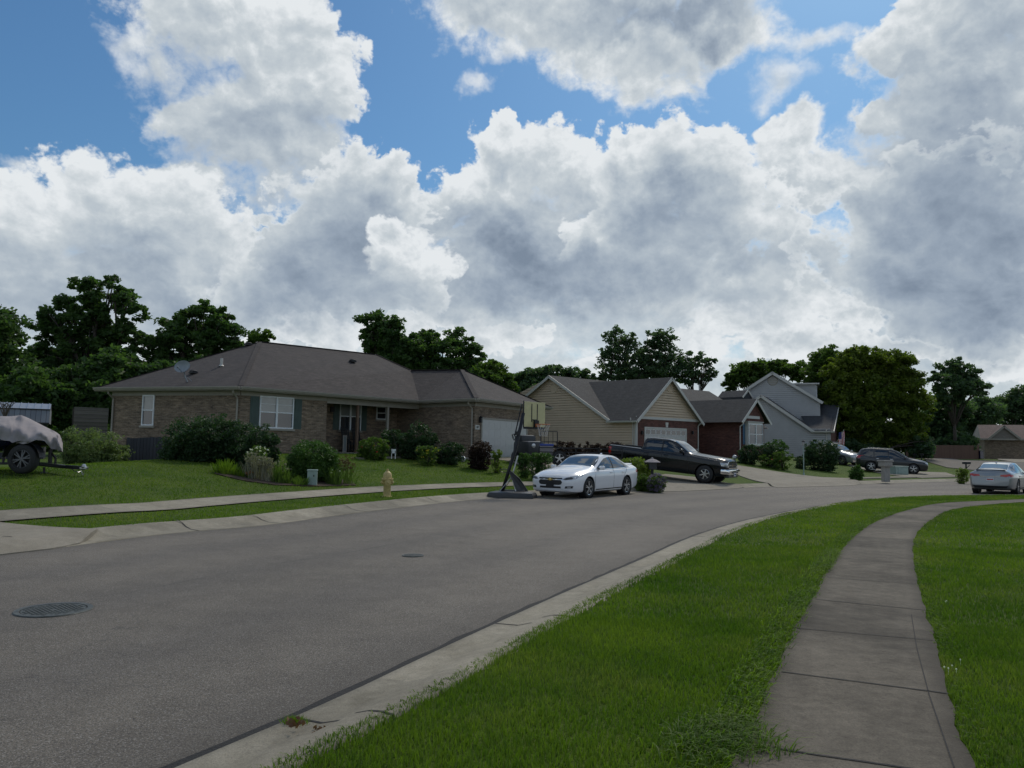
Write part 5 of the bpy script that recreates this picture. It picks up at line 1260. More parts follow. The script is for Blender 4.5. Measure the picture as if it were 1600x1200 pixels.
def wheel(root, x, y, r, w, rimr, side, spokes=5, mat='rim', twin=True):
    e = bpy.data.objects.new('wheel', None); COL.objects.link(e); e.parent = root; e.location = (x, y, r); e.empty_display_size = .1
    o = side
    mb = MB(); mb.lathe([(rimr*.98, -w/2), (rimr*1.03, -w/2), (r*.93, -w/2+.005), (r*.99, -w/2+.035), (r, -w/2+.06), (r, w/2-.06), (r*.99, w/2-.035), (r*.93, w/2-.005), (rimr*1.03, w/2), (rimr*.98, w/2-.01)], (0,0,0), 36, 'Y', cap=False); mb.build('tyre', M['tyre'], e, smooth=True)
    mb = MB(); mb.lathe([(rimr*.99, -w/2+.02), (rimr*.99, w/2-.02)], (0,0,0), 32, 'Y', cap=False)
    f = o*(w/2-.03); t = rimr
    mb.lathe([(rimr*.90, f-.012), (rimr*.99, f-.006), (rimr*1.0, f+.014), (rimr*.93, f+.010)], (0,0,0), 32, 'Y', cap=False)
    mb.lathe([(.0, f-.02), (rimr*.22, f-.02), (rimr*.20, f+.006), (.0, f+.01)], (0,0,0), 16, 'Y')
    for k in range(spokes):
        for s_ in ((-.16, .16) if twin else (0,)):
            a0 = 2*math.pi*k/spokes+.3; a1 = a0+s_
            p0 = Vector((math.cos(a0)*rimr*.15, f-.004, math.sin(a0)*rimr*.15)); p1 = Vector((math.cos(a1)*rimr*.95, f-.002, math.sin(a1)*rimr*.95))
            d = (p1-p0).normalized(); nn = Vector((-d.z, 0, d.x))*(.028 if twin else .055)*rimr/.22*.55
            yv = Vector((0, .02, 0)); mb.add([p0-nn-yv, p0+nn-yv, p1+nn*.8-yv, p1-nn*.8-yv, p0-nn+yv, p0+nn+yv, p1+nn*.8+yv, p1-nn*.8+yv], [(0,1,2,3),(7,6,5,4),(0,4,5,1),(1,5,6,2),(2,6,7,3),(3,7,4,0)])
    mb.build('rim', M[mat], e)
    mb = MB(); mb.lathe([(.0, f*.3-.003), (rimr*.98, f*.3-.003), (rimr*.98, f*.3+.003), (.0, f*.3+.003)], (0,0,0), 28, 'Y'); mb.build('brake_disc', M['dark'], e)
    return e
def liner(root, x, side, r, y0, y1):
    mb = MB(); mb.lathe([(r, min(side*y0, side*y1)), (r, max(side*y0, side*y1))], (x, 0, r-.035), 28, 'Y', cap=False); mb.lathe([(0, side*y0), (r, side*y0)], (x, 0, r-.035), 28, 'Y', cap=False); mb.build('wheel_arch', M['dark'], root)
def badge(B_, y0, z0, w, h, axis='front', mat='gold'):
    p = [(-.5,-.22),(-.17,-.22),(-.2,-.5),(.2,-.5),(.17,-.22),(.5,-.22),(.5,.22),(.17,.22),(.2,.5),(-.2,.5),(-.17,.22),(-.5,.22)]
    p = [(y0+a*w*(1 if 1 else -1), z0+b*h) for a, b in p]
    # three convex pieces so it clips cleanly
    o = B_.patch('emblem', [(y0-w/2, z0-h*.24), (y0+w/2, z0-h*.24), (y0+w/2, z0+h*.24), (y0-w/2, z0+h*.24)], axis, M[mat], .016, .05)
    B_.patch('emblem_bar', [(y0-w*.2, z0-h*.5), (y0+w*.2, z0-h*.5), (y0+w*.2, z0+h*.5), (y0-w*.2, z0+h*.5)], axis, M[mat], .019, .05, parent=o)
    return o
def sedan(root, paint, variant):
    st = [(2.44,.34,.50,.56,.40,.60),(2.415,.25,.66,.60,.52,.665),(2.34,.20,.77,.65,.60,.725),(2.20,.18,.86,.71,.68,.79),(1.90,.17,.91,.79,.74,.875),(1.45,.17,.925,.86,.76,.95),(1.05,.17,.925,.90,.76,1.01),
          (.90,.17,.925,.905,.74,1.05),(.62,.17,.925,.91,.70,1.19),(.35,.17,.925,.915,.665,1.325),(.10,.17,.925,.92,.64,1.405),(-.25,.17,.925,.93,.625,1.445),(-.75,.17,.925,.94,.61,1.435),(-1.15,.17,.925,.955,.595,1.365),
          (-1.5,.18,.92,.965,.60,1.245),(-1.85,.19,.90,.975,.64,1.13),(-2.1,.22,.875,.98,.66,1.085),(-2.28,.26,.84,.975,.66,1.085),(-2.37,.32,.80,.92,.62,1.02),(-2.43,.40,.74,.80,.52,.90)]
    B_ = Body(root, st, M[paint], (1.42, -1.32), .335, wheel_y=.80)
    wl_ = [(.82,.965),(.52,1.10),(.28,1.215),(.02,1.315),(-.25,1.355),(-.62,1.365),(-.95,1.325),(-1.3,1.225),(-1.62,1.09),(-1.66,1.035),(-1.3,1.0),(-.4,.975),(.4,.96)]
    for s in (1, -1):
        o = B_.patch('window', wl_, 'side', M['carglass'], .006, .06, s)
        B_.patch('window_trim', [(.86,.945),(.4,.938),(-.4,.952),(-1.3,.978),(-1.7,1.02),(-1.7,1.035),(-1.3,.994),(-.4,.968),(.4,.954),(.86,.962)], 'side', M['chrome'], .009, .06, s, o)
        for x0, x1 in ((-.30,-.37), (-1.22,-1.26)):
            B_.patch('pillar', [(x0,.96),(x0-.06,1.37),(x1-.06,1.37),(x1,.96)], 'side', M['dark'], .010, .06, s, o)
        for pts in ([(1.00,.32),(1.04,.70),(.98,.93)], [(-.30,.30),(-.30,.96)], [(-1.12,.40),(-1.02,.58),(-1.15,.80),(-1.38,.98)]):
            B_.patch('door_gap', B_.line(pts, 'side', s, .014), 'side', M['dark'], .003, .06, s)
        B_.patch('rub_strip', [(.9,.545),(.9,.575),(-1.0,.60),(-1.0,.57)], 'side', M[paint], .016, .08, s)
        B_.patch('sill_strip', [(.95,.25),(.95,.285),(-.95,.31),(-.95,.275)], 'side', M['dark'], .006, .08, s)
        for x in (-.10, -1.0):
            mb = MB(); h = B_.bvh.ray_cast(Vector((x, s*3, .84)), Vector((0,-s,0)))[0]; mb.box((x, h.y+s*.012, .84), (.20,.03,.03), None, .008); mb.build('door_handle', M[paint], root)
        mb = MB(); mb.box((.70, s*.985, 1.0), (.11,.20,.13), Matrix.Rotation(.15*s, 3, 'Z'), .04); mr = mb.build('wing_mirror', M[paint], root, smooth=True)
        mb = MB(); mb.box((.72, s*.89, .965), (.09,.10,.05), None, .01); mb.build('mirror_foot', M['dark'], mr)
        wheel(root, 1.42, s*.800, .335, .225, .235, s); wheel(root, -1.32, s*.800, .335, .225, .235, s)
        for x in (1.42, -1.32): liner(root, x, s, .382, .64, .90)
    B_.patch('windscreen', [(.93,-.66),(.93,.66),(.80,.72),(.50,.68),(.18,.585),(.18,-.585),(.50,-.68),(.80,-.72)], 'top', M['carglass'], .006, .06)
    B_.patch('rear_window', [(-1.20,.50),(-1.45,.54),(-1.84,.56),(-1.84,-.56),(-1.45,-.54),(-1.20,-.50)], 'top', M['carglass'], .006, .06)
    # front
    for s in (1, -1):
        B_.patch('headlight', [(s*.44,.625),(s*.60,.70),(s*.885,.79),(s*.90,.72),(s*.84,.635),(s*.62,.605)] , 'front', M['lens'], .007, .05)
        B_.patch('headlight_shade', [(s*.50,.612),(s*.58,.668),(s*.70,.70),(s*.78,.685),(s*.78,.640),(s*.62,.610)] , 'front', M['blackp'], .011, .05)
        B_.patch('fog_lamp', [(s*.55,.33),(s*.58,.405),(s*.80,.415),(s*.78,.34)], 'front', M['dark'], .006, .05)
        B_.patch('fog_lens', [(s*.64,.345),(s*.64,.395),(s*.74,.395),(s*.74,.345)], 'front', M['lens'], .012, .05)
    if variant == 'front':
        B_.patch('upper_grille', [(-.46,.655),(-.44,.628),(.44,.628),(.46,.655),(.44,.672),(-.44,.672)], 'front', M['dark'], .008, .05)
        g = B_.patch('lower_grille', [(-.40,.60),(.40,.60),(.46,.54),(.42,.46),(.34,.44),(-.34,.44),(-.42,.46),(-.46,.54)], 'front', M['dark'], .007, .05)
        for k in range(4): B_.patch('grille_bar', [(-.42,.465+k*.035),(.42,.465+k*.035),(.42,.475+k*.035),(-.42,.475+k*.035)], 'front', M['blackp'], .012, .05, parent=g)
        B_.patch('intake', [(-.40,.395),(.40,.395),(.42,.33),(-.42,.33)], 'front', M['dark'], .006, .05)
        B_.patch('number_plate', [(-.155,.36),(.155,.36),(.155,.52),(-.155,.52)], 'front', M['blackm'], .028, .05)
        badge(B_, 0, .615, .20, .075)
        for z in (.655,): B_.patch('grille_chrome', [(-.47,.618),(.47,.618),(.46,.628),(-.46,.628)], 'front', M['chrome'], .010, .05)
    # rear
    for s in (1, -1):
        B_.patch('tail_lamp', [(s*.40,.83),(s*.42,.895),(s*.78,.93),(s*.80,.86),(s*.62,.80)], 'rear', M['redlens'], .008, .05)
        B_.patch('tail_lamp_wrap', [(-2.1,.82),(-2.12,.91),(-2.38,.90),(-2.38,.80)], 'side', M['redlens'], .008, .05, s)
    B_.patch('boot_chrome', [(-.40,.80),(.40,.80),(.40,.822),(-.40,.822)], 'rear', M['chrome'] if variant != 'front' else M['dark'], .008, .05)
    pl = B_.patch('number_plate', [(-.155,.60),(.155,.60),(.155,.76),(-.155,.76)], 'rear', M['platew'], .010, .05)
    B_.patch('plate_band', [(-.12,.655),(.12,.655),(.12,.70),(-.12,.70)], 'rear', M['redlens'], .014, .05, parent=pl)
    B_.patch('rear_diffuser', [(-.62,.30),(.62,.30),(.70,.40),(-.70,.40)], 'rear', M['blackp'], .008, .05)
    mb = MB(); mb.box((-2.27, 0, 1.105), (.16, 1.16, .022), Matrix.Rotation(.2, 3, 'Y'), .006); mb.build('boot_lip', M[paint], root)
    mb = MB(); mb.prism([(-.9,-.02,1.45),(-1.1,-.02,1.40),(-1.1,-.02,1.43),(-1.03,-.02,1.50)], (0,.04,0)); mb.build('aerial_fin', M[paint], root)
    mb = MB(); mb.box((0,0,.30), (3.9,1.3,.22)); mb.build('underbody', M['dark'], root)
    return B_
def head_to(loc, tgt): return math.atan2(tgt[1]-loc[1], tgt[0]-loc[0])
# white sedan: front wheel and rear wheel contact points fix its place and heading
pf, pr_ = U(920, 777, 0.), U(972.5, 773.7, 0.)
ax = (pf-pr_); ax.normalize(); side_off = Vector((ax.y, -ax.x, 0))*-0.80   # the wheels seen are on the side nearer the camera
hc_ = math.atan2(-pf.y, -pf.x); h_ = math.atan2(ax.y, ax.x); h_ = hc_+(h_-hc_)*.84; ctr0 = (pf+pr_)/2; ax = Vector((math.cos(h_), math.sin(h_), 0))
left = Vector((-ax.y, ax.x, 0)); ctr = (pf+pr_)/2; near = left if left.dot(-ctr) > 0 else -left
loc = ctr-near*.795-ax*.05
car = thing('parked_car', 'white four door sedan parked at the far kerb beside the basketball hoop', 'car', (loc.x, loc.y, .002), h_)
sedan(car, 'carwhite', 'front')
# silver sedan seen from behind at the right edge
rl_ = U(1523, 770, 0.); 
hs = math.radians(47)
d_ = Vector((math.cos(hs), math.sin(hs), 0)); lf = Vector((-d_.y, d_.x, 0))
loc = rl_+d_*1.32-lf*.795
car2 = thing('parked_car', 'silver sedan with red tail lamps seen from behind at the right edge', 'car', (loc.x, loc.y, .002), hs)
sedan(car2, 'carsilver', 'rear'); car2.scale = (.94,)*3

# black pickup
def pickup(root):
    st = [(2.93,.55,.80,.98,.70,1.06),(2.88,.45,.90,1.03,.74,1.13),(2.72,.38,.965,1.07,.80,1.17),(2.3,.34,.985,1.11,.84,1.20),(1.5,.32,.985,1.16,.84,1.255),(1.22,.32,.985,1.19,.84,1.28),(1.02,.32,.985,1.20,.80,1.36),(.80,.32,.985,1.205,.77,1.50),(.50,.32,.985,1.21,.735,1.70),(.25,.32,.985,1.215,.72,1.80),
          (-.1,.32,.985,1.22,.71,1.85),(-.7,.32,.985,1.22,.70,1.85),(-1.08,.32,.985,1.22,.70,1.81),(-1.20,.32,.985,1.22,.71,1.74),(-1.27,.32,.985,1.225,.78,1.40),(-1.30,.32,.985,1.23,.90,1.27),(-1.5,.34,.985,1.235,.91,1.275),(-2.6,.42,.98,1.25,.91,1.29),(-2.95,.50,.96,1.25,.90,1.29),(-3.0,.56,.94,1.22,.86,1.26)]
    B_ = Body(root, st, M['carblack'], (1.95, -1.72), .405, .07, .86, extra=[((-2.14, 0, 1.13), (1.62, 1.60, .62))], n=110)
    w1 = [(.88,1.27),(.60,1.46),(.33,1.63),(.12,1.70),(-.18,1.72),(-.18,1.26)]; w2 = [(-.26,1.26),(-.26,1.72),(-.70,1.72),(-.98,1.68),(-1.04,1.58),(-1.04,1.27)]
    for s in (1, -1):
        B_.patch('window', w1, 'side', M['carglass'], .007, .06, s); B_.patch('window', w2, 'side', M['carglass'], .007, .06, s)
        for pts in ([(1.12,.44),(1.14,.9),(1.06,1.24)], [(-.22,.42),(-.22,1.72)], [(-1.1,.9),(-1.14,1.26)], [(-1.28,.44),(-1.28,1.26)]):
            B_.patch('door_gap', B_.line(pts, 'side', s, .014), 'side', M['dark'], .003, .06, s)
        B_.patch('body_moulding', [(1.1,.66),(1.1,.71),(-1.25,.73),(-1.25,.68)], 'side', M['carblack'], .016, .08, s)
        for x in (0.02, -.98):
            h = B_.bvh.ray_cast(Vector((x, s*3, 1.08)), Vector((0,-s,0)))[0]; mb = MB(); mb.box((x, h.y+s*.014, 1.08), (.22,.035,.035), None, .01); mb.build('door_handle', M['carblack'], root)
        mb = MB(); mb.box((.80, s*1.10, 1.36), (.12,.20,.22), Matrix.Rotation(.12*s, 3, 'Z'), .045); mr = mb.build('wing_mirror', M['carblack'], root, smooth=True)
        mb = MB(); mb.box((.82, s*.97, 1.30), (.08,.14,.06), None, .01); mb.build('mirror_arm', M['dark'], mr)
        wheel(root, 1.95, s*.855, .405, .27, .245, s, 6, 'rim', False); wheel(root, -1.72, s*.855, .405, .27, .245, s, 6, 'rim', False)
        for x in (1.95, -1.72): liner(root, x, s, .472, .70, .97)
        B_.patch('headlight', [(s*.56,.86),(s*.60,1.00),(s*.90,1.02),(s*.90,.84),(s*.62,.80)], 'front', M['lens'], .010, .05)
        B_.patch('headlight_side', [(2.70,.86),(2.62,1.02),(2.90,1.01),(2.90,.84)], 'side', M['lens'], .008, .05, s)
        B_.patch('tail_lamp', [(-2.84,.84),(-2.84,1.20),(-2.98,1.20),(-2.98,.84)], 'side', M['redlens'], .008, .05, s)
        B_.patch('tail_lamp_rear', [(s*.76,.84),(s*.76,1.18),(s*.92,1.18),(s*.92,.84)], 'rear', M['redlens'], .008, .05)
        B_.patch('hood_crease', [(2.6,s*.62),(1.3,s*.55),(1.3,s*.50),(2.6,s*.57)], 'top', M['carblack'], .018, .1)
    B_.patch('windscreen', [(1.10,-.74),(1.10,.74),(.80,.74),(.32,.66),(.32,-.66),(.80,-.74)], 'top', M['carglass'], .007, .06)
    B_.patch('rear_window', [(-.5,1.36),(.5,1.36),(.48,1.68),(-.48,1.68)], 'rear', M['carglass'], .007, .06)
    gr = B_.patch('grille', [(-.56,.78),(-.58,1.02),(.58,1.02),(.56,.78)], 'front', M['dark'], .008, .06)
    for z0, z1, hw in ((.885,.925,.60), (1.015,1.045,.74), (.765,.79,.60)): B_.patch('grille_bar', [(-hw,z0),(hw,z0),(hw,z1),(-hw,z1)], 'front', M['chrome'], .022, .06, parent=gr)
    badge(B_, 0, .905, .26, .09)
    mb = MB(); mb.box((2.97,0,.60), (.20,1.72,.24), None, .05)
    for s in (1,-1): mb.box((2.84, s*.90, .61), (.36,.20,.23), Matrix.Rotation(-s*.38, 3, 'Z'), .05)
    bp = mb.build('front_bumper', M['chrome'], root, smooth=True, angle=35)
    mb = MB(); mb.box((2.93,0,.42), (.18,1.5,.16), None, .03); mb.box((3.075,0,.60), (.012,1.0,.09)); mb.build('air_dam', M['blackp'], root)
    mb = MB(); mb.box((3.085,0,.50), (.02,.32,.16)); pl = mb.build('number_plate', M['platew'], root)
    mb = MB(); mb.box((3.098,0,.50), (.006,.24,.05)); mb.build('plate_band', M['flagb'], pl)
    mb = MB(); mb.box((-3.05,0,.62), (.16,1.80,.20), None, .04); mb.build('rear_bumper', M['chrome'], root)
    mb = MB(); mb.box((-2.14,0,.855), (1.62,1.60,.03)); mb.build('bed_floor', M['bugle'], root)
    for s in (1,-1):
        mb = MB(); mb.tube([(-1.34,s*.90,1.30),(-2.92,s*.90,1.315)], .018, 6); mb.build('bed_rail', M['blackp'], root)
    mb = MB(); mb.box((0,0,.42), (4.6,1.3,.24)); mb.build('underbody', M['dark'], root)
pfw = gp(1101, 756.5)
ht = math.radians(-32)
d_ = Vector((math.cos(ht), math.sin(ht), 0)); rgt = Vector((d_.y, -d_.x, 0))
loc = pfw-d_*1.95-rgt*.86
z0 = T(*(loc+d_*1.95)[:2]); z1 = T(*(loc-d_*1.72)[:2])
truck = thing('pickup_truck', 'black crew cab pickup with chrome grille and bumper parked on the driveway apron', 'truck', (loc.x, loc.y, (z0*1.72+z1*1.95)/3.67+.05), 0)
truck.rotation_euler = Matrix.Rotation(ht, 3, 'Z').to_euler()
pit = math.atan2(z1-z0, 3.67)
truck.rotation_euler = (Matrix.Rotation(ht, 4, 'Z') @ Matrix.Rotation(pit, 4, 'Y')).to_euler()
pickup(truck)

def suv(root, paint, van=False):
    st = [(2.40,.38,.66,.66,.56,.76),(2.35,.28,.80,.76,.66,.86),(2.15,.24,.90,.86,.72,.95),(1.75,.22,.935,.94,.76,1.03),(1.30,.21,.94,.98,.78,1.09),(1.10,.21,.94,.99,.77,1.14),(.80,.21,.94,1.0,.73,1.32),(.45,.21,.94,1.01,.69,1.53),(.15,.21,.94,1.015,.67,1.645),(-.3,.21,.94,1.02,.66,1.70),
          (-1.1,.21,.94,1.03,.65,1.70),(-1.75,.22,.935,1.04,.63,1.66),(-2.05,.26,.92,1.05,.60,1.60),(-2.2,.30,.90,1.04,.60,1.42),(-2.33,.36,.86,1.02,.66,1.12),(-2.40,.44,.80,.90,.64,.98)]
    B_ = Body(root, st, M[paint], (1.42, -1.40), .36, .06, .81)
    w1 = [(.95,1.06),(.62,1.27),(.30,1.46),(.10,1.54),(-.22,1.575),(-.22,1.055)]; w2 = [(-.30,1.055),(-.30,1.575),(-.95,1.585),(-1.18,1.56),(-1.18,1.07)]; w3 = [(-1.26,1.075),(-1.26,1.56),(-1.62,1.54),(-1.98,1.40),(-1.95,1.22),(-1.8,1.12)]
    for s in (1, -1):
        for w in (w1, w2, w3): B_.patch('window', w, 'side', M['carglass'], .007, .06, s)
        for pts in ([(1.02,.36),(1.06,.8),(.98,1.04)], [(-.26,.34),(-.26,1.58)], [(-1.05,.5),(-1.12,.85),(-1.22,1.05)]): B_.patch('door_gap', B_.line(pts, 'side', s, .014), 'side', M['dark'], .003, .06, s)
        B_.patch('sill_cladding', [(1.0,.24),(1.0,.36),(-.95,.36),(-.95,.24)], 'side', M['blackp'], .008, .08, s)
        mb = MB(); mb.tube([(.1,s*.60,1.70),(0,s*.60,1.745),(-1.5,s*.585,1.755),(-1.65,s*.585,1.70)], .018, 6); mb.build('roof_rail', M['steel'], root)
        mb = MB(); mb.box((.86, s*1.0, 1.12), (.11,.20,.15), Matrix.Rotation(.15*s, 3, 'Z'), .04); mb.build('wing_mirror', M[paint], root, smooth=True)
        for x in (-.05, -.98): h = B_.bvh.ray_cast(Vector((x, s*3, .95)), Vector((0,-s,0)))[0]; mb = MB(); mb.box((x, h.y+s*.012, .95), (.2,.03,.03), None, .008); mb.build('door_handle', M['chrome'], root)
        wheel(root, 1.42, s*.80, .36, .23, .25, s); wheel(root, -1.40, s*.80, .36, .23, .25, s)
        for x in (1.42, -1.40): liner(root, x, s, .417, .65, .92)
        B_.patch('headlight', [(s*.52,.74),(s*.60,.80),(s*.86,.86),(s*.88,.76),(s*.70,.70)], 'front', M['lens'], .008, .05)
        B_.patch('tail_lamp', [(s*.60,.95),(s*.64,1.12),(s*.84,1.14),(s*.84,.92)], 'rear', M['redlens'], .008, .05)
        B_.patch('tail_lamp_side', [(-2.16,.92),(-2.12,1.14),(-2.32,1.12),(-2.36,.94)], 'side', M['redlens'], .008, .05, s)
    B_.patch('windscreen', [(1.14,-.70),(1.14,.70),(.90,.72),(.22,.62),(.22,-.62),(.90,-.72)], 'top', M['carglass'], .007, .06)
    B_.patch('rear_window', [(-.52,1.14),(.52,1.14),(.50,1.52),(-.50,1.52)], 'rear', M['carglass'], .008, .06)
    B_.patch('grille', [(-.48,.60),(.48,.60),(.52,.78),(-.52,.78)], 'front', M['dark'], .008, .06)
    B_.patch('grille_bar', [(-.50,.68),(.50,.68),(.50,.71),(-.50,.71)], 'front', M['chrome'], .014, .06)
    B_.patch('front_bumper', [(-.78,.34),(.78,.34),(.80,.46),(-.80,.46)], 'front', M['chrome'] if not van else M['blackp'], .012, .06)
    mb = MB(); mb.box((-2.44,0,.78), (.01,.32,.16)); mb.build('number_plate', M['platew'], root)
    mb = MB(); mb.box((0,0,.34), (3.9,1.3,.24)); mb.build('underbody', M['dark'], root)
def place_suv(name, label, cat, px, py, ang, paint, Zf=None):
    fwp = gp(px, py); a = math.radians(ang); d = Vector((math.cos(a), math.sin(a), 0)); r = Vector((d.y, -d.x, 0))
    loc = fwp-d*1.42-r*.80; z0 = T(*(loc+d*1.42)[:2]); z1 = T(*(loc-d*1.40)[:2])
    root = thing(name, label, cat, (loc.x, loc.y, (z0+z1)/2+.03)); root.rotation_euler = (Matrix.Rotation(a, 4, 'Z') @ Matrix.Rotation(math.atan2(z1-z0, 2.8), 4, 'Y')).to_euler()
    suv(root, paint); return root
place_suv('parked_suv', 'dark grey family suv with tinted windows on the drive before the olive tree', 'suv', 1427, 741.5, -22, 'cargrey')
place_suv('parked_suv', 'pale silver vehicle half hidden behind the dark round bush and grey suv', 'suv', 1317, 727, -60, 'carsilver')
# ------------------------------------------------------------------ driveways and second road, laid on the land
def poly_px(name, pix, mat, lift, res=.3): return polyground(name, [g2(x, y) for x, y in pix], mat, lift, res)
poly_px('driveway_brick_house', [(752,716),(828,716),(870,722),(930,735),(990,745),(1040,757),(1040,766),(985,771),(880,778),(850,777),(845,760),(835,740),(800,722)], M['drive'], .036)
poly_px('driveway_apron', [(985,752),(1040,742),(1062,744),(1100,748),(1162,759),(1152,763.5),(1075,767.5),(1000,770)], M['drive'], .042)
poly_px('driveway_siding_house', [(1008,712),(1072,712),(1110,722),(1160,729),(1215,738),(1285,746.5),(1330,748),(1345,755),(1332,759),(1215,762),(1190,754),(1150,742),(1080,730),(1010,722)], M['drive'], .036)
poly_px('footpath_beyond', [(1330,749.3),(1370,748),(1430,747),(1470,745.5),(1512,744.5),(1512,743),(1470,743.6),(1400,745.4),(1340,747.2)], M['curb'], .05)
poly_px('driveway_grey_suv', [(1322,727),(1350,723),(1440,738),(1478,739),(1492,743.5),(1500,745.5),(1440,747.5),(1380,741)], M['drive'], .045)
poly_px('front_path', [(555,716.5),(640,714.3),(760,716.8),(760,719),(640,716.2),(560,718.2)], M['curb'], .05, .4)
poly_px('side_road', [(1436,715),(1500,719.5),(1600,722),(1700,722),(1700,746),(1600,741),(1535,736.5),(1480,731),(1448,722)], M['asphalt'], .05, .8)
poly_px('driveway_far_house', [(1555,716.6),(1640,716.6),(1650,724),(1585,723),(1560,719)], M['drive'], .07)
# ------------------------------------------------------------------ road furniture
def coverlid(name, label, px0, py0, px1, py1, px, py):
    a, b = U(px0, py0, 0), U(px1, py1, 0); r = (a-b).length/2; c = (a+b)/2
    root = thing(name, label, 'manhole cover', (c.x, c.y, 0), group=None); mb = MB()
    mb.lathe([(r*.86,.004),(r*.86,.011),(r,.013),(r*1.02,.003)], (0,0,0), 48, cap=False); mb.build('frame_ring', M['iron'], root)
    mb = MB(); mb.lathe([(0,.009),(r*.83,.009),(r*.83,.004)], (0,0,0), 48, cap=False)
    for i in range(-5, 6):
        for j in range(-5, 6):
            if math.hypot(i, j) < 5.3 and (i, j) != (0, 0): mb.box((i*r*.145, j*r*.145, .0115), (r*.085, r*.085, .005))
    mb.build('lid', M['iron'], root)
    return root
coverlid('manhole_cover', 'round iron manhole cover in the road near the left edge', 24, 955, 143, 952, 0, 0)
coverlid('manhole_cover', 'smaller iron manhole cover in the middle of the road', 628, 868.5, 662, 868.5, 0, 0)

def hydrant():
    p = gp(604.5, 776); root = thing('fire_hydrant', 'weathered yellow fire hydrant on the grass strip by the kerb', 'fire hydrant', p, math.radians(-75)); k = 44/1200*p.y*1.0/.78
    mb = MB(); mb.lathe([(.14,0),(.14,.03),(.105,.035),(.10,.06),(.10,.34),(.115,.36),(.12,.44),(.135,.46),(.155,.47),(.155,.505),(.12,.515)], (0,0,-.02), 24); b = mb.build('barrel', M['yellow'], root, smooth=True, angle=40)
    mb = MB(); mb.lathe([(.165,.495),(.165,.515),(.12,.52),(.118,.60),(.10,.66),(.06,.70),(.035,.71),(.035,.735),(0,.737)], (0,0,-.02), 24); bn = mb.build('bonnet', M['yellow'], root, smooth=True, angle=40)
    mb = MB(); mb.lathe([(.03,.735),(.026,.775),(0,.775)], (0,0,-.02), 5); mb.build('operating_nut', M['yellow'], bn)
    for a, r, l in ((0,.072,.17), (math.pi/2,.05,.155), (-math.pi/2,.05,.155)):
        mb = MB(); mb.lathe([(r*.85,.08),(r*.85,l-.05),(r*1.1,l-.045),(r*1.15,l),(r*.5,l+.005),(r*.3,l+.03),(0,l+.03)], (0,0,0), 16, 'X'); Rm = Matrix.Rotation(a, 3, 'Z'); mb.v = [Rm @ v+Vector((0,0,.385)) for v in mb.v]; mb.build('nozzle_cap', M['yellow'], root, smooth=True, angle=40)
    mb = MB(); 
    for i in range(8): t = i*math.pi/4; mb.lathe([(.014,.50),(.014,.53),(0,.53)], (math.cos(t)*.145, math.sin(t)*.145, -.02), 6)
    mb.build('flange_bolts', M['yellow'], root)
    root.scale = (k, k, k)
hydrant()
p = gp(487.5, 758.5); root = thing('utility_box', 'pale green utility pedestal in the lawn before the round shrub', 'utility box', p, .2)
mb = MB(); mb.box((0,0,.22), (.30,.26,.46), None, .015); mb.build('cabinet', M['utility'], root); mb = MB(); mb.box((0,0,.465), (.33,.29,.05), None, .015); mb.build('lid', M['utility'], root); mb = MB(); mb.box((.05,-.135,.30), (.03,.02,.06)); mb.build('latch', M['dark'], root)

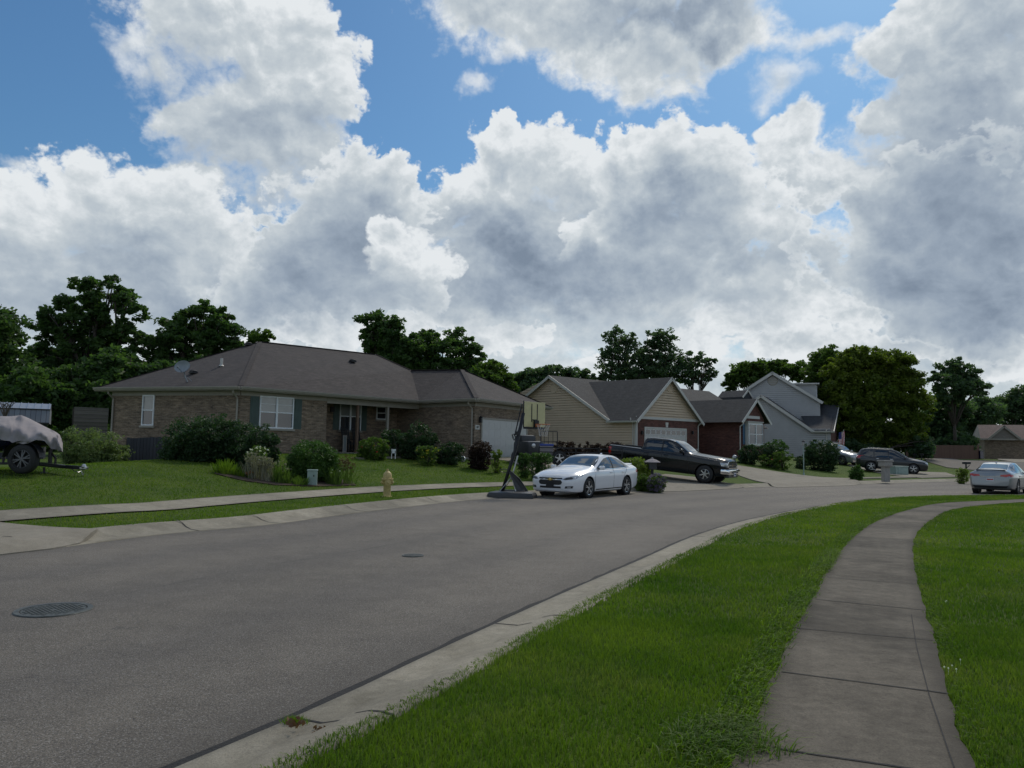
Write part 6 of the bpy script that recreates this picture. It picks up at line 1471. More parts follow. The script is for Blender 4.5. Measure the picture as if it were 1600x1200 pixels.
def hoop():
    a = U(803, 777, 0); Z = a.y; k = Z/F
    root = thing('basketball_hoop', 'portable basketball hoop with cream backboard, leaning pole and black base', 'basketball hoop', a); off = root.location
    def q(x, y, dz=0): return P(x, y, Z+dz)
    # base: low moulded tank
    L0 = P(764, 775, Z); R0 = P(836, 777, Z-.4); u = (R0-L0); u.z = 0; Lb = u.length; u.normalize(); v = Vector((-u.y, u.x, 0)); c = (L0+R0)/2; c.z = 0
    prof = [(-.5,-.18),(-.46,-.32),(-.30,-.40),(.34,-.30),(.5,-.26),(.5,.26),(.34,.34),(-.30,.40),(-.46,.32),(-.5,.18)]
    mb = MB(off)
    rings = [(1.,.0),(1.,.10),(.93,.17),(.78,.20),(.5,.205)]
    vs = [c+u*(x*Lb*s)+v*(y*Lb*.78*s)+Vector((0,0,z)) for s, z in rings for x, y in prof]; n = len(prof)
    fs = [(i*n+j, i*n+(j+1) % n, (i+1)*n+(j+1) % n, (i+1)*n+j) for i in range(len(rings)-1) for j in range(n)]+[list(range((len(rings)-1)*n, len(rings)*n))]
    mb.add(vs, fs); mb.tube([c+u*(-.3*Lb)+v*.18+Vector((0,0,.2)), c+u*(.25*Lb)+v*.16+Vector((0,0,.21))], .05, 8); mb.build('base', M['blackp'], root, smooth=True, angle=30)
    foot = q(785, 772, .0); foot.z = .20; mid = q(806, 700, 0); top = q(818, 645, 0); tt = q(819, 628, 0)
    mb = MB(off); mb.tube([foot, foot.lerp(mid,.5), mid, top], .058, 12); mb.build('pole', M['blackm'], root, smooth=True)
    mb = MB(off)
    for s in (-.05, .05): mb.tube([q(783+0,768,0)+v*s*5, q(800,745,0)+v*s, q(809,712,0)+v*s], .012, 6)
    mb.tube([q(806,768,-.1), q(797,737,0)], .022, 8); mb.tube([q(808,766,.3), q(797,735,0)], .012, 8); mb.build('brace', M['steel'], root)
    # leaning fill panel (the dark oval board on the base)
    pts = [(795,738),(798,735.5),(812,748),(823,764),(826,770),(820,771),(808,768)]
    mb = MB(off); mb.prism([q(x, y, -.12+(.1 if i in (3,4,5) else 0)) for i, (x, y) in enumerate(pts)], Vector((.01,.07,0))); mb.build('spare_panel', M['blackp'], root)
    mb = MB(off); ringp = [q(788+7*math.cos(t), 735.5+2.6*math.sin(t), .12*math.sin(t)) for t in np.linspace(0, 2*math.pi, 17)]; mb.tube(ringp, .012, 6); mb.build('wheel_hoop', M['blackm'], root)
    mb = MB(off); gr = [q(802,685), q(800.5,679), q(803,678), q(806,684), q(803,688), q(801.5,684)]; mb.tube(gr, .02, 6); mb.tube([q(804.5,680), q(813,642)], .022, 6); mb.tube([q(807,678), q(818,656)], .018, 6); mb.box(q(808,677), (.16,.16,.12)); mb.build('lift_handle', M['blackm'], root)
    # backboard: corners from the photograph on a plane turned away to the right
    A_ = q(818.5, 627); w = Vector((math.cos(math.radians(42)), math.sin(math.radians(42)), 0)); nb = Vector((w.y, -w.x, 0))
    hh = (666.5-627)*k; W_ = 1.12
    # find width so that the far edge falls on px 852
    for it in range(40):
        B2 = A_+w*W_; d = dirn(851.5, 640); px_ratio = B2.x/B2.y; 
        W_ += (d.x/d.y-px_ratio)*B2.y*.8
    Rb = Matrix((w, nb, Vector((0,0,1)))).transposed(); cb_ = A_+w*W_/2-Vector((0,0,hh/2))
    mb = MB(off); mb.box(cb_, (W_, .03, hh), Rb, .008); bb = mb.build('backboard', M['board'], root)
    mb = MB(off); f = nb*.018
    def bx(x0, x1, z0, z1, o=.022): mb.box(A_+w*(x0+x1)/2*W_+nb*o-Vector((0,0,(z0+z1)/2*hh)), ((x1-x0)*W_, .006, abs(z1-z0)*hh), Rb)
    for x0 in (.34, .60): bx(x0, x0+.035, .08, .80)
    bx(.375, .60, .70, .74); mb.build('backboard_stripes', M['blackm'], bb)
    mb = MB(off); bx(.33,.38,.48,.90,.024) if 0 else None
    mb = MB(off)
    e = .012
    mb.tube([A_+Vector((0,0,.02)), A_-Vector((0,0,hh+.02)), A_+w*W_-Vector((0,0,hh+.02)), A_+w*W_-Vector((0,0,hh*.78))], .022, 6)
    mb.tube([top, A_+w*.1-Vector((0,0,hh*.95))-nb*.05], .03, 6); mb.tube([q(813,642), A_-nb*.08-Vector((0,0,.1))], .022, 6); mb.build('backboard_frame', M['blackm'], root)
    # rim and net, in front of the board on its street side
    rc = A_+w*W_*.52+nb*.42-Vector((0,0,hh*.90))
    R1 = .2286
    mb = MB(off); mb.tube([rc+w*R1*math.cos(t)+nb*R1*math.sin(t) for t in np.linspace(0, 2*math.pi, 29)], .011, 6); mb.box(rc-nb*.31-Vector((0,0,.03)), (.14,.16,.10), Rb); rm = mb.build('rim', M['orange'], root)
    mb = MB(off); mb.box(rc-nb*.34-Vector((0,0,-.02)), (.2,.06,.24), Rb); mb.build('rim_bracket', M['blackm'], root)
    mb = MB(off); ns = 12
    for i in range(ns):
        for sg in (1, -1):
            pts = []
            for j in range(5):
                r = R1*(1-.45*(j/4)**.7); t = 2*math.pi*(i+sg*j*.5)/ns; pts.append(rc+w*r*math.cos(t)+nb*r*math.sin(t)-Vector((0,0,.40*j/4)))
            mb.tube(pts, .004, 4)
    mb.build('net', M['net'], rm)
    # lettering panel under the board
    mb = MB(off)
    mb.box(A_+w*W_*.5-Vector((0,0,hh+.05))-nb*.02, (W_*.95,.02,.05), Rb); mb.build('lower_rail', M['blackm'], root)
hoop()

# mailboxes, lamp post, transformer, boards
def mailbox_stone():
    p = gp(1384, 754); k = 1; root = thing('mailbox', 'pale stone mailbox pillar with wide capped top beside the small bush', 'mailbox', p, .15)
    s = 34/1200*p.y/1.25
    mb = MB(); mb.box((0,0,.42), (.34,.34,.90), None, .02); mb.build('pillar', M['stone'], root)
    mb = MB(); mb.box((0,0,.98), (.52,.62,.30), None, .06); mb.box((0,0,1.16), (.60,.70,.07), None, .02); mb.build('cap', M['stone'], root)
    mb = MB(); mb.box((0,-.32,.99), (.22,.03,.20), None, .01); mb.build('door', M['stone'], root); root.scale = (s,)*3
mailbox_stone()
def mailbox_post(name, label, px, py, hpx, rz=0., dome=True, group=None):
    p = gp(px, py); s = hpx/1200*p.y/1.12; root = thing(name, label, 'mailbox', p, rz, group=group)
    mb = MB(); mb.box((0,0,.45), (.09,.09,1.0)); mb.tube([(0,0,.62),(.0,-.22,.86)], .03, 4); mb.build('post', M['blackm'] if not dome else M['postw'], root)
    mb = MB(); pr = [(-.085,.92),(.085,.92),(.085,1.02)]+[(.085*math.cos(t), 1.02+.085*math.sin(t)) for t in np.linspace(.3, math.pi-.3, 7)]+[(-.085,1.02)]
    mb.prism([(x, -.30, z) for x, z in pr], (0,.52,0)); b = mb.build('box', M['blackm'], root)
    mb = MB(); mb.box((.095,-.05,1.05), (.008,.04,.12)); mb.build('flag', M['redlens'], b); root.scale = (s,)*3; return root
mailbox_post('mailbox', 'black mailbox on a thin post left of the silver sedan', 1510, 746, 25, .9, False)
mailbox_post('mailbox', 'tiny black mailbox at the start of the side road, right of its twin', 1440, 722, 13, .3, False)
mailbox_post('mailbox', 'tiny dark mailbox post at the side road, left of its twin', 1429, 721, 12, .3, False)
def lantern_box():
    p = gp(1019, 765); root = thing('mailbox', 'black lantern shaped mailbox housing standing among the lilac flowers', 'mailbox', p); s = 46/1200*p.y/1.45
    mb = MB(); mb.box((0,0,.45), (.12,.12,.95)); mb.build('post', M['blackm'], root)
    mb = MB(); mb.box((0,0,1.08), (.36,.46,.34), None, .02); mb.build('box', M['blackp'], root)
    mb = MB(); mb.lathe([(.40,1.25),(.40,1.28),(.22,1.38),(.07,1.43),(.05,1.47),(.0,1.52)], (0,0,0), 8); mb.build('roof', M['tarp'], root); root.scale = (s,)*3
lantern_box()
def lamp_post():
    p = gp(1256, 742.5); root = thing('lamp_post', 'slim dark garden lamp post standing before the big round bush', 'lamp post', p); s = 54/1200*p.y/2.3
    mb = MB(); mb.lathe([(.07,0),(.06,.1),(.035,.14),(.032,1.9),(.05,1.92),(.02,1.96)], (0,0,0), 12); mb.build('post', M['utility'], root)
    mb = MB(); mb.lathe([(.06,1.96),(.10,2.18)], (0,0,0), 6); h = mb.build('lantern', M['lens'], root)
    mb = MB(); mb.lathe([(.125,2.18),(.08,2.26),(.02,2.30),(.0,2.34)], (0,0,0), 6); mb.build('lantern_cap', M['blackm'], h); root.scale = (s,)*3
lamp_post()
p = gp(1404, 742); root = thing('transformer_box', 'pale green utility transformer cabinet by the dark suv', 'utility box', p, .25)
s = p.y*15/1200/.62
mb = MB(); mb.box((0,0,.26), (.95,.65,.5), None, .03); mb.build('cabinet', M['utility'], root); mb = MB(); mb.box((0,0,.535), (1.0,.7,.06), None, .02); mb.build('lid', M['utility'], root); mb = MB(); mb.box((0,-.34,.26), (.6,.02,.3)); mb.build('door', M['utility'], root); root.scale = (s,)*3
for i, (px, py, w_, lab) in enumerate(((1382, 735.5, 34, 'long pale board lying by the stone mailbox, behind it'), (1376, 738.5, 38, 'long pale board lying by the stone mailbox, nearer one'))):
    p = gp(px, py); o = MB(p); o.box(p+Vector((0,0,.10+.05*i)), (w_/1200*p.y, .14, .04), Matrix.Rotation(.3, 3, 'Z') @ Matrix.Rotation(.09, 3, 'Y'), .005); ob = o.build('board', M['trimw']); ob.location = p; tag(ob, lab, 'board', 'boards lying by the mailbox')
# flag on the grey house front
def flag():
    Z = 71.; a = P(1316, 676, Z); root = thing('flag', 'striped national flag hanging from a slanted pole by the grey house front', 'flag', a); off = root.location
    mb = MB(off); mb.tube([P(1308, 690, Z+.6), P(1318.5, 672, Z-.4)], .03, 6); mb.build('pole', M['trimw'], root)
    mb = MB(off); W_, Hh = 9/1200*Z, 26/1200*Z; o0 = P(1310.5, 676, Z); n = 13; m = 10
    for i in range(n):
        for j in range(m):
            def pt(a, b): return o0+Vector((a*W_, .10*math.sin(a*11+b*3)*(.3+b), -b*Hh+.12*a))
            mb.cur = 2 if (i < 7 and j < 4) else (0 if i % 2 == 0 else 1)
            mb.add([pt(i/n, j/m), pt((i+1)/n, j/m), pt((i+1)/n, (j+1)/m), pt(i/n, (j+1)/m)], [(0,1,2,3)])
    mb.build('cloth', [M['red'], M['flagw'], M['flagb']], root)
flag()
# glass garden globe
p = onT(1148, 50); c = P(1148, 714.5, 50); root = thing('garden_globe', 'pale garden globe on a short stand below the grey downspout', 'ornament', p)
mb = MB(p); mb.ball(c, .16, 16); mb.build('globe', M['globe'], root, smooth=True); mb = MB(p); mb.tube([p, c-Vector((0,0,.15))], .04, 8); mb.build('stand', M['stone'], root)
p = P(723.5, 710, 36); g = onT(723.5, 36); root = thing('garden_ball', 'white ball ornament on the lawn edge before the garage wall', 'ornament', (p.x, p.y, g.z))
mb = MB(root.location); mb.ball((p.x, p.y, g.z+.13), .14, 16); mb.build('ball', M['globe'], root, smooth=True); mb = MB(root.location); mb.lathe([(.09,0),(.07,.04)], (p.x,p.y,g.z), 12); mb.build('foot', M['stone'], root)
# lawn sign
p = onT(615, 33.5); c = P(615, 705, 33.5); root = thing('lawn_sign', 'small white yard sign in front of the porch planting', 'sign', p)
mb = MB(p); mb.box(c, (.20,.02,.18)); mb.build('panel', M['white'], root); mb = MB(p); mb.box(c-Vector((.08,0,.16)), (.03,.02,.34)); mb.box(c-Vector((-.08,0,.16)), (.03,.02,.34)); mb.build('leg', M['white'], root)
# porch rocking chairs
def rocker(px, label):
    b = wr.w(wr.pix(px, 690)[0], floor_z, .62); root = thing('rocking_chair', label, 'chair', b, math.atan2(wr.n.y, wr.n.x), group='dark rocking chairs on the porch')
    mb = MB(); mb.box((0,0,.42), (.50,.52,.05)); mb.build('seat', M['dark'], root)
    mb = MB(); Rm = Matrix.Rotation(-.25, 3, 'Y')
    for k in range(5): mb.box((-.33, -.2+k*.1, .80), (.025,.06,.72), Rm)
    mb.box((-.41,0,1.14), (.04,.52,.10), Rm); mb.build('backrest', M['dark'], root)
    for s in (-1,1):
        mb = MB(); mb.box((.22,s*.25,.33), (.05,.05,.60)); mb.build('leg', M['dark'], root); mb = MB(); mb.box((-.22,s*.25,.30), (.05,.05,.50)); mb.build('leg', M['dark'], root)
        mb = MB(); mb.box((0,s*.27,.64), (.56,.07,.03)); mb.build('armrest', M['dark'], root)
        mb = MB(); mb.tube([(.42,s*.25,.10),(.2,s*.25,.03),(-.1,s*.25,.02),(-.5,s*.25,.10)], .022, 6); mb.build('rocker', M['dark'], root)
rocker(534, 'dark rocking chair at the left of the brick porch'); rocker(551, 'dark rocking chair behind the wooden porch post')
b = wr.w(wr.pix(515, 690)[0], floor_z, 1.2); root = thing('porch_panel', 'narrow pale framed panel leaning by the porch corner', 'panel', b, math.atan2(wr.u.y, wr.u.x))
mb = MB(); 
for x in (-.10,.10): mb.box((x,0,.42), (.03,.03,.84))
mb.box((0,0,.80), (.22,.03,.04)); mb.box((0,0,.04), (.22,.03,.04)); mb.build('frame', M['trim'], root); mb = MB(); mb.box((0,0,.42), (.17,.01,.74)); mb.build('infill', M['curtglass'], root)

# ------------------------------------------------------------------ covered boat on its trailer
def boat():
    wp_ = gp(36, 738); Z = wp_.y; g = wp_.z; root = thing('covered_boat', 'grey tarp covered boat with navy hull on a black trailer, cut by the left edge', 'boat', wp_); off = root.location
    def q(x, y, dz=0.): return P(x, y, Z+dz)
    k = Z/F
    # tarp: a draped sheet from a row of edge, shoulder and ridge points along its length
    xs =   [-110, -80,  -50,  -20,    0,   15,   24,   33,   45,   58,   70,   80,   88,   93,   98]
    top =  [ 655, 652,  651,  650,  650, 650.5,650,  648.5,653.5, 660, 666.5, 671, 675.5, 679,  690]
    sho =  [ 668, 666,  664,  664,  664, 666,  670,  672,  676, 677, 679,  681,  682,  686,  697]
    low =  [ 684, 684,  686,  687,  688.5,690, 692,  694,  693, 686,  688,  700,  702,  704,  706]
    rows = []; NSUB = 8
    tt = np.linspace(0, len(xs)-1, (len(xs)-1)*NSUB+1)
    def ip(a, t): return float(np.interp(t, range(len(a)), a))
    for t in tt:
        x, y0, y1, y2 = ip(xs,t), ip(top,t), ip(sho,t), ip(low,t); r = []
        for m in range(15):      # near hem -> ridge -> far hem
            s = m/14; f = abs(s-.5)*2     # 1 at hems, 0 at the ridge
            if f > .5: y = y1+(y2-y1)*(f-.5)*2
            else: y = y0+(y1-y0)*(f*2)**1.05
            side = -1 if s < .5 else 1
            dz = side*(.95*min(1, f*1.7))*(1-.45*max(0, (x-60)/40))
            nz = mnoise.noise(Vector((t*.35, s*4.5, 2)))*2.2-abs(mnoise.noise(Vector((t*.55+s*5, s*3, 9))))*3.6+1.0-abs(mnoise.noise(Vector((t*1.1-s*6, s*5, 4))))*1.4
            fold = math.sin(t*2.2+s*5)*.06*f
            r.append(q(x, y+nz*min(1, f*2+.12), dz+fold+mnoise.noise(Vector((t*.5, s*6, 11)))*.10-abs(mnoise.noise(Vector((t*.7+s*7, s*2, 19))))*.16*side))
        rows.append(r)
    V = [tuple(p-off) for r in rows for p in r]; m = 15; Fq = [(i*m+j, i*m+j+1, (i+1)*m+j+1, (i+1)*m+j) for i in range(len(rows)-1) for j in range(m-1)]
    npmesh('tarp', V, Fq, M['tarp'], root, smooth=True)
    # dark red patch showing through
    # hull
    mb = MB(off); n = 12; hs = []
    for i in range(n+1):
        s = i/n; x = -120+s*200; w = .92*(1-max(0, s-.62)/.38*.85); yt = 688-(2 if s < .8 else 2); yk = 706-(0 if s < .6 else (s-.6)*26)
        hs.append([q(x, yt, -w), q(x, (yt+yk)/2, -w*.92), q(x, yk, -w*.35), q(x, yk+1.5, 0), q(x, yk, w*.35), q(x, (yt+yk)/2, w*.92), q(x, yt, w)])
    vs = [p for r in hs for p in r]; mm = 7; fs = [(i*mm+j, i*mm+(j+1) % mm, (i+1)*mm+(j+1) % mm, (i+1)*mm+j) for i in range(n) for j in range(mm)]+[list(range(mm)), list(range(n*mm, (n+1)*mm))]
    mb.add(vs, fs); mb.build('hull', M['navy'], root, smooth=True, angle=50)
    # trailer
    mb = MB(off)
    for s in (-.7, .7): mb.tube([q(-130, 724, s), q(20, 724, s), q(62, 724, s*.9), q(95, 728, s*.25), q(104, 729, 0)], .045, 4)
    mb.tube([q(60, 725, 0), q(100, 729, 0), q(132, 731.5, 0)], .065, 4)
    mb.tube([q(78, 727, 0), q(79, 700, 0)], .05, 6); mb.tube([q(86,728,.0), q(87,716,0), q(79, 706, 0)], .03, 6)
    for x in (-60, 5, 55): mb.tube([q(x, 724, -.75), q(x, 724, .75)], .03, 6); mb.tube([q(x, 724, -.4), q(x, 708, -.4)], .03, 5)
    mb.build('trailer_frame', M['blackm'], root)
    mb = MB(off); mb.tube([q(69,730,-.1), q(69,738.5,-.1)], .03, 6); mb.box(q(69,739,-.1), (.16,.16,.02)); mb.build('jack_stand', M['blackm'], root)
    mb = MB(off); mb.lathe([(.05,-.04),(.07,0),(.05,.06),(0,.08)], q(131,729.5,0), 10); mb.box(q(131,731.5,0), (.18,.10,.06), None, .01); mb.build('coupler', M['steel'], root)
    mb = MB(off); pts = [q(110,731,0), q(116,736,-.1), q(122,738,0), q(127,736,.1), q(129,741,.05), q(130,744,0)]; mb.tube(pts, .012, 5); pts = [q(128,733,0), q(131,738,.1), q(130,742,.1)]; mb.tube(pts, .012, 5); mb.build('safety_chain', M['steel'], root)
    mb = MB(off); wc = q(37, 718.5, -.86); r = .475
    mb2 = [(wc+Vector((r*math.cos(t), dy, r*math.sin(t)))) for dy in (-.13, .13) for t in np.linspace(.15, math.pi-.15, 13)]
    mb.add(mb2, [(i, i+1, 13+i+1, 13+i) for i in range(12)]); mb.build('mudguard', M['blackm'], root)
    for dz, sd in ((-.86, -1), (.86, 1)):
        w_ = wheel(root, 0, 0, .37, .22, .235, sd, 6, 'steelw'); w_.location = q(37, 718.8, dz)-off; w_.location.z = g+.37-off.z
boat()
# ------------------------------------------------------------------ utility trailer and what it carries
def utrailer():
    wp_ = onT(875, 35.5); Z = wp_.y; root = thing('utility_trailer', 'black utility trailer with mesh ramp gate and side rails, behind the white sedan', 'trailer', wp_); off = root.location
    def q(x, y, dz=0.): return P(x, y, Z+dz)
    for dz, sd in ((-.75, -1), (.85, 1)):
        c = q(874, 716.5, dz); w_ = wheel(root, 0, 0, .36, .2, .22, sd, 5, 'steel', False); w_.location = c-off
    mb = MB(off)
    for a, b in (((842,712),(972,716)), ((842,706),(972,708)), ((842,699),(972,702))):
        for dz in (-.62,.7): mb.tube([q(*a, dz), q(*b, dz)], .03, 4)
    for x in (842, 870, 900, 935, 972):
        for dz in (-.62,.7): mb.tube([q(x, 699, dz), q(x, 714, dz)], .03, 4)
    mb.build('frame', M['blackm'], root)
    mb = MB(off)
    for x, y in ((845,674),(871,674)): mb.tube([q(x, y+1, -.1), q(x, 706, -.1)], .028, 4)
    for y in (674, 690): mb.tube([q(845, y, -.1), q(871, y, -.1)], .022, 4)
    for x in (850.5, 857, 864): mb.tube([q(x, 674, -.1), q(x, 706, -.1)], .016, 4)
    mb.build('ramp_gate', M['blackm'], root)
    mb = MB(off); c = q(875, 716.5, -.75); r = .46
    vs = [(c+Vector((r*math.cos(t), dy, r*math.sin(t)))) for dy in (-.14, .14) for t in np.linspace(.2, math.pi-.5, 11)]; mb.add(vs, [(i, i+1, 11+i+1, 11+i) for i in range(10)]); mb.build('mudguard', M['steel'], root)
    mb = MB(off); mb.box(q(905, 713, 0), (3.3,1.3,.06)); mb.build('deck', M['blackp'], root)
utrailer()
p = P(854, 701, 35.2); root = thing('storage_tote', 'grey storage tote with blue lid standing by the ramp gate', 'tote', (p.x, p.y, p.z-.30))
mb = MB(); mb.box((0,0,.22), (.58,.42,.42), None, .03); mb.build('bin', M['tarp'], root); mb = MB(); mb.box((0,0,.47), (.62,.46,.09), None, .02); mb.build('lid', M['tote'], root)
def mower():
    g = onT(826, 38.0); root = thing('garden_tractor', 'dark garden tractor with round lamp under a black cover behind the hoop pole', 'tractor', g, math.radians(-60))
    mb = MB(); mb.box((0,0,.75), (1.5,.95,.7), None, .16); mb.box((-.35,0,1.15), (.75,.85,.5), None, .14); mb.build('body', M['blackp'], root, smooth=True, angle=50)
    mb = MB(); mb.lathe([(.0,.0),(.10,.0),(.11,.03),(.08,.05),(0,.055)], (.76,-.2,.88), 14, 'X'); mb.build('headlamp', M['lens'], root)
    for x in (.5, -.5):
        for s in (-1, 1): wheel(root, x, s*.45, .30, .2, .15, s, 5, 'steel', False)
mower()
# dark red sports car hint beyond is left out; bins by the far house
for i, (px, lab) in enumerate(((1522, 'tall dark wheeled bin beside the far brick garage, left one'), (1531, 'tall navy wheeled bin beside the far brick garage, right one'))):
    g = onT(px, 93-i); root = thing('wheelie_bin', lab, 'bin', g, .3, group='bins by the far garage')
    mb = MB(); mb.prism([(-.24,-.26,.05),(.24,-.26,.05),(.24,.26,.05),(-.24,.26,.05)], (0,0,.9)); mb.build('bin', M['blackp'] if i == 0 else M['navy'], root); mb = MB(); mb.box((0,-.02,.99), (.56,.64,.07), None, .02); mb.build('lid', M['blackp'], root)
    mb = MB()
    for s in (-1,1): mb.lathe([(.11,s*.24-.03),(.11,s*.24+.03)], (s*0+.0, .24, .11), 12, 'X') if False else mb.ball((s*.2,.25,.11), (.04,.11,.11), 10)
    mb.build('wheels', M['tyre'], root)
# ------------------------------------------------------------------ shrubs and flowers
shrub('shrub', 'pale green loose shrub between the covered boat and the brick house', [(150,695,40,26),(115,700,24,26),(180,708,24,16),(110,680,14,18),(150,712,46,12),(195,700,10,8)], 29.5, L_['light'], 16000, .045, cl=.24, per=22, base=150, shell=.45)
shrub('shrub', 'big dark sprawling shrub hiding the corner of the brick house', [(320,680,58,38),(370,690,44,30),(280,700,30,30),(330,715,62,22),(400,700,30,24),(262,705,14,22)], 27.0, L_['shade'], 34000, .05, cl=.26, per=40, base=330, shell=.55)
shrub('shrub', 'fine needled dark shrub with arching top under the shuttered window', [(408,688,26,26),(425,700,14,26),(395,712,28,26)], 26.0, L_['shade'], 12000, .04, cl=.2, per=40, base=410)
shrub('shrub', 'dense round clipped green shrub behind the pale utility box', [(488,718,40,31),(478,735,36,22),(503,732,32,24)], 25.4, L_['box'], 38000, .034, cl=.16, per=24, base=488, shell=.75)
shrub('flower_bush', 'white flowering plant at the foot of the dark shrubs', [(404,712,20,14)], 24.5, L_['mid'], 2500, .035, flower=L_['whitef'], nf=260, fs=.03, base=404, cat='plant')
def spikes(name, label, px, py, w, h, n, mat, Z=None, lean=.15, wd=.02, top=None, cat='plant', group=None, dome=False):
    p = gp(px, py) if Z is None else onT(px, Z); k = p.y/F; root = thing(name, label, cat, p, group=group); mb = MB()
    V = []; Fq = []
    R = RNG; 
    for i in range(n):
        a = R.uniform(0, 2*math.pi); r = R.uniform(0, 1)**.6*w*k*.5; b = Vector((math.cos(a)*r*.85, math.sin(a)*r*.7, 0)); hh = h*k*R.uniform(.25, 1.08)*(1-.35*(r/(w*k*.5+1e-6))**2)
        tip = Vector((math.cos(a)*r*1.15+R.normal()*lean*hh*1.3, math.sin(a)*r*.9+R.normal()*lean*hh, hh)); mid = b.lerp(tip, .5)+Vector((0,0,hh*.16)); s = Vector((-math.sin(a), math.cos(a), 0))*wd*.5
        if R.uniform() < .5: s = Vector((wd*.5,0,0))
        j = len(V); V += [b-s, b+s, mid+s, mid-s, tip+s*.25, tip-s*.25]; Fq += [(j, j+1, j+2, j+3), (j+3, j+2, j+4, j+5)]
    npmesh('foliage', [tuple(v) for v in V], Fq, mat, root)
    if top:
        tm, tn, ts = top; blobs = [((0,0,h*k*.72), (w*k*.45, w*k*.35, h*k*.35))]; V, Fq = leaf_cloud(blobs, tn, ts, .1, 10, .9, .3, .1, .1); npmesh('flowers', V, Fq, tm, root)
    return root
spikes('daylily', 'clump of strappy green leaves left in the flower bed', 352, 741, 44, 24, 260, L_['weed'], wd=.022)
spikes('daylily', 'low strappy leaves before the peach coloured bloom', 378, 745, 30, 14, 150, L_['weed'], wd=.02)
spikes('ornamental_grass', 'pale bronze plumes in the flower bed, tallest', 394, 748, 30, 42, 90, L_['pale'], wd=.018, top=(L_['pale'], 900, .02))
spikes('ornamental_grass', 'pale bushy plumes right of the tallest ones', 415, 752, 32, 36, 110, L_['pale'], wd=.018, top=(L_['pale'], 1200, .022))
spikes('flower_clump', 'peach coloured flower mound at the front of the bed', 391, 748, 18, 11, 80, L_['weed'], wd=.015, top=(L_['orangef'], 700, .02))
spikes('daylily', 'tangled straw streaked leaves beside the round clipped shrub', 438, 755, 36, 36, 220, L_['mid'], wd=.022, top=(L_['pale'], 160, .03))
spikes('flower_clump', 'thin red stemmed bushy plant right of the round clipped shrub', 542, 757, 34, 44, 90, L_['mid'], wd=.012, top=(L_['brown'], 900, .024))
spikes('flower_clump', 'green leafy stems with white blossoms beside the red stemmed plant', 522, 758, 26, 30, 160, L_['mid'], wd=.02, top=(L_['whitef'], 14, .03))
spikes('flower_clump', 'low green weeds at the foot of the round clipped shrub', 465, 758, 34, 16, 160, L_['mid'], wd=.02)
mlch = polyground('flower_bed', [g2(x, y) for x, y in ((335,741),(380,752),(430,759),(500,761),(556,759),(548,752),(450,742),(345,730))], M['mulch'], .03, .4)
# porch planting
shrub('shrub', 'leafy shrub at the porch corner with one red bloom', [(585,697,26,14),(575,704,20,10)], 33.5, L_['mid'], 6000, .045, flower=L_['redf'], nf=18, fs=.05, base=585)
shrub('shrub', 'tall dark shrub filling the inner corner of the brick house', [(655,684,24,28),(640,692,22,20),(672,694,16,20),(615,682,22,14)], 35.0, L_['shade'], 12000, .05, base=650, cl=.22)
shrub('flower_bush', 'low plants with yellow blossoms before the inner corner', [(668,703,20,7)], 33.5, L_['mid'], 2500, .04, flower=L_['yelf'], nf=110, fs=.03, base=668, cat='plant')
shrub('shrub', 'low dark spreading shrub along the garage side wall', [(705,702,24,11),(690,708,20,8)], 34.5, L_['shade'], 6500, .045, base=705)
shrub('shrub', 'rounded dark red shrub at the garage corner', [(752,703,19,14),(745,708,16,9)], 34.0, L_['burg'], 8000, .04, base=752, shell=.7)
shrub('shrub', 'small yellow green plant beside the dark red garage shrub', [(777,709,10,6)], 33.5, L_['lime'], 1200, .04, base=777)
shrub('shrub', 'small clipped green shrub behind the hoop pole, left of two', [(819,717,11,10)], 33.0, L_['box'], 3500, .035, base=819, shell=.75)
shrub('shrub', 'small clipped green shrub in front of the utility trailer', [(850,717,14,10),(838,715,10,8)], 32.6, L_['box'], 5000, .035, base=848, shell=.75)
spikes('ornamental_grass', 'pale dried grasses between the two small clipped shrubs', 833, 727, 18, 12, 120, L_['pale'], wd=.015)
spikes('climbing_plant', 'leafy stems climbing beside the small clipped shrubs', 835, 722, 8, 26, 90, L_['mid'], wd=.02, top=(L_['mid'], 260, .04))
for i, (x, w) in enumerate(((878,16),(900,16),(925,16),(948,14),(965,10))):
    shrub('hedge_shrub', ['dark red shrub above the trailer wheel, leftmost by the tan siding','dark red shrub second from the left by the tan siding','dark red shrub in the middle of the row by the tan siding','dark red shrub fourth from the left by the tan siding','dark red shrub nearest the pickup tail by the tan siding'][i], [(x,698,w,9),(x,706,w,9)], 40+i*.8, L_['burg'], 3200, .05, base=x, group='dark shrubs along the tan siding')
shrub('shrub', 'big yellow green round shrub behind the tail of the white sedan', [(988,733,26,19),(1000,742,20,20),(975,745,20,18)], 31.5, L_['lime'], 15000, .04, base=990, shell=.7)
shrub('shrub', 'dark green twiggy plant under the yellow green shrub, by the sedan tail', [(1005,752,13,11)], 30.5, L_['mid'], 3500, .035, base=1005)
shrub('flower_bush', 'lilac blue flower mound below the black lantern mailbox', [(1026,752,15,12),(1018,758,10,7)], 30.0, L_['mid'], 2800, .035, flower=L_['lilac'], nf=2600, fs=.028, base=1024, cat='plant')
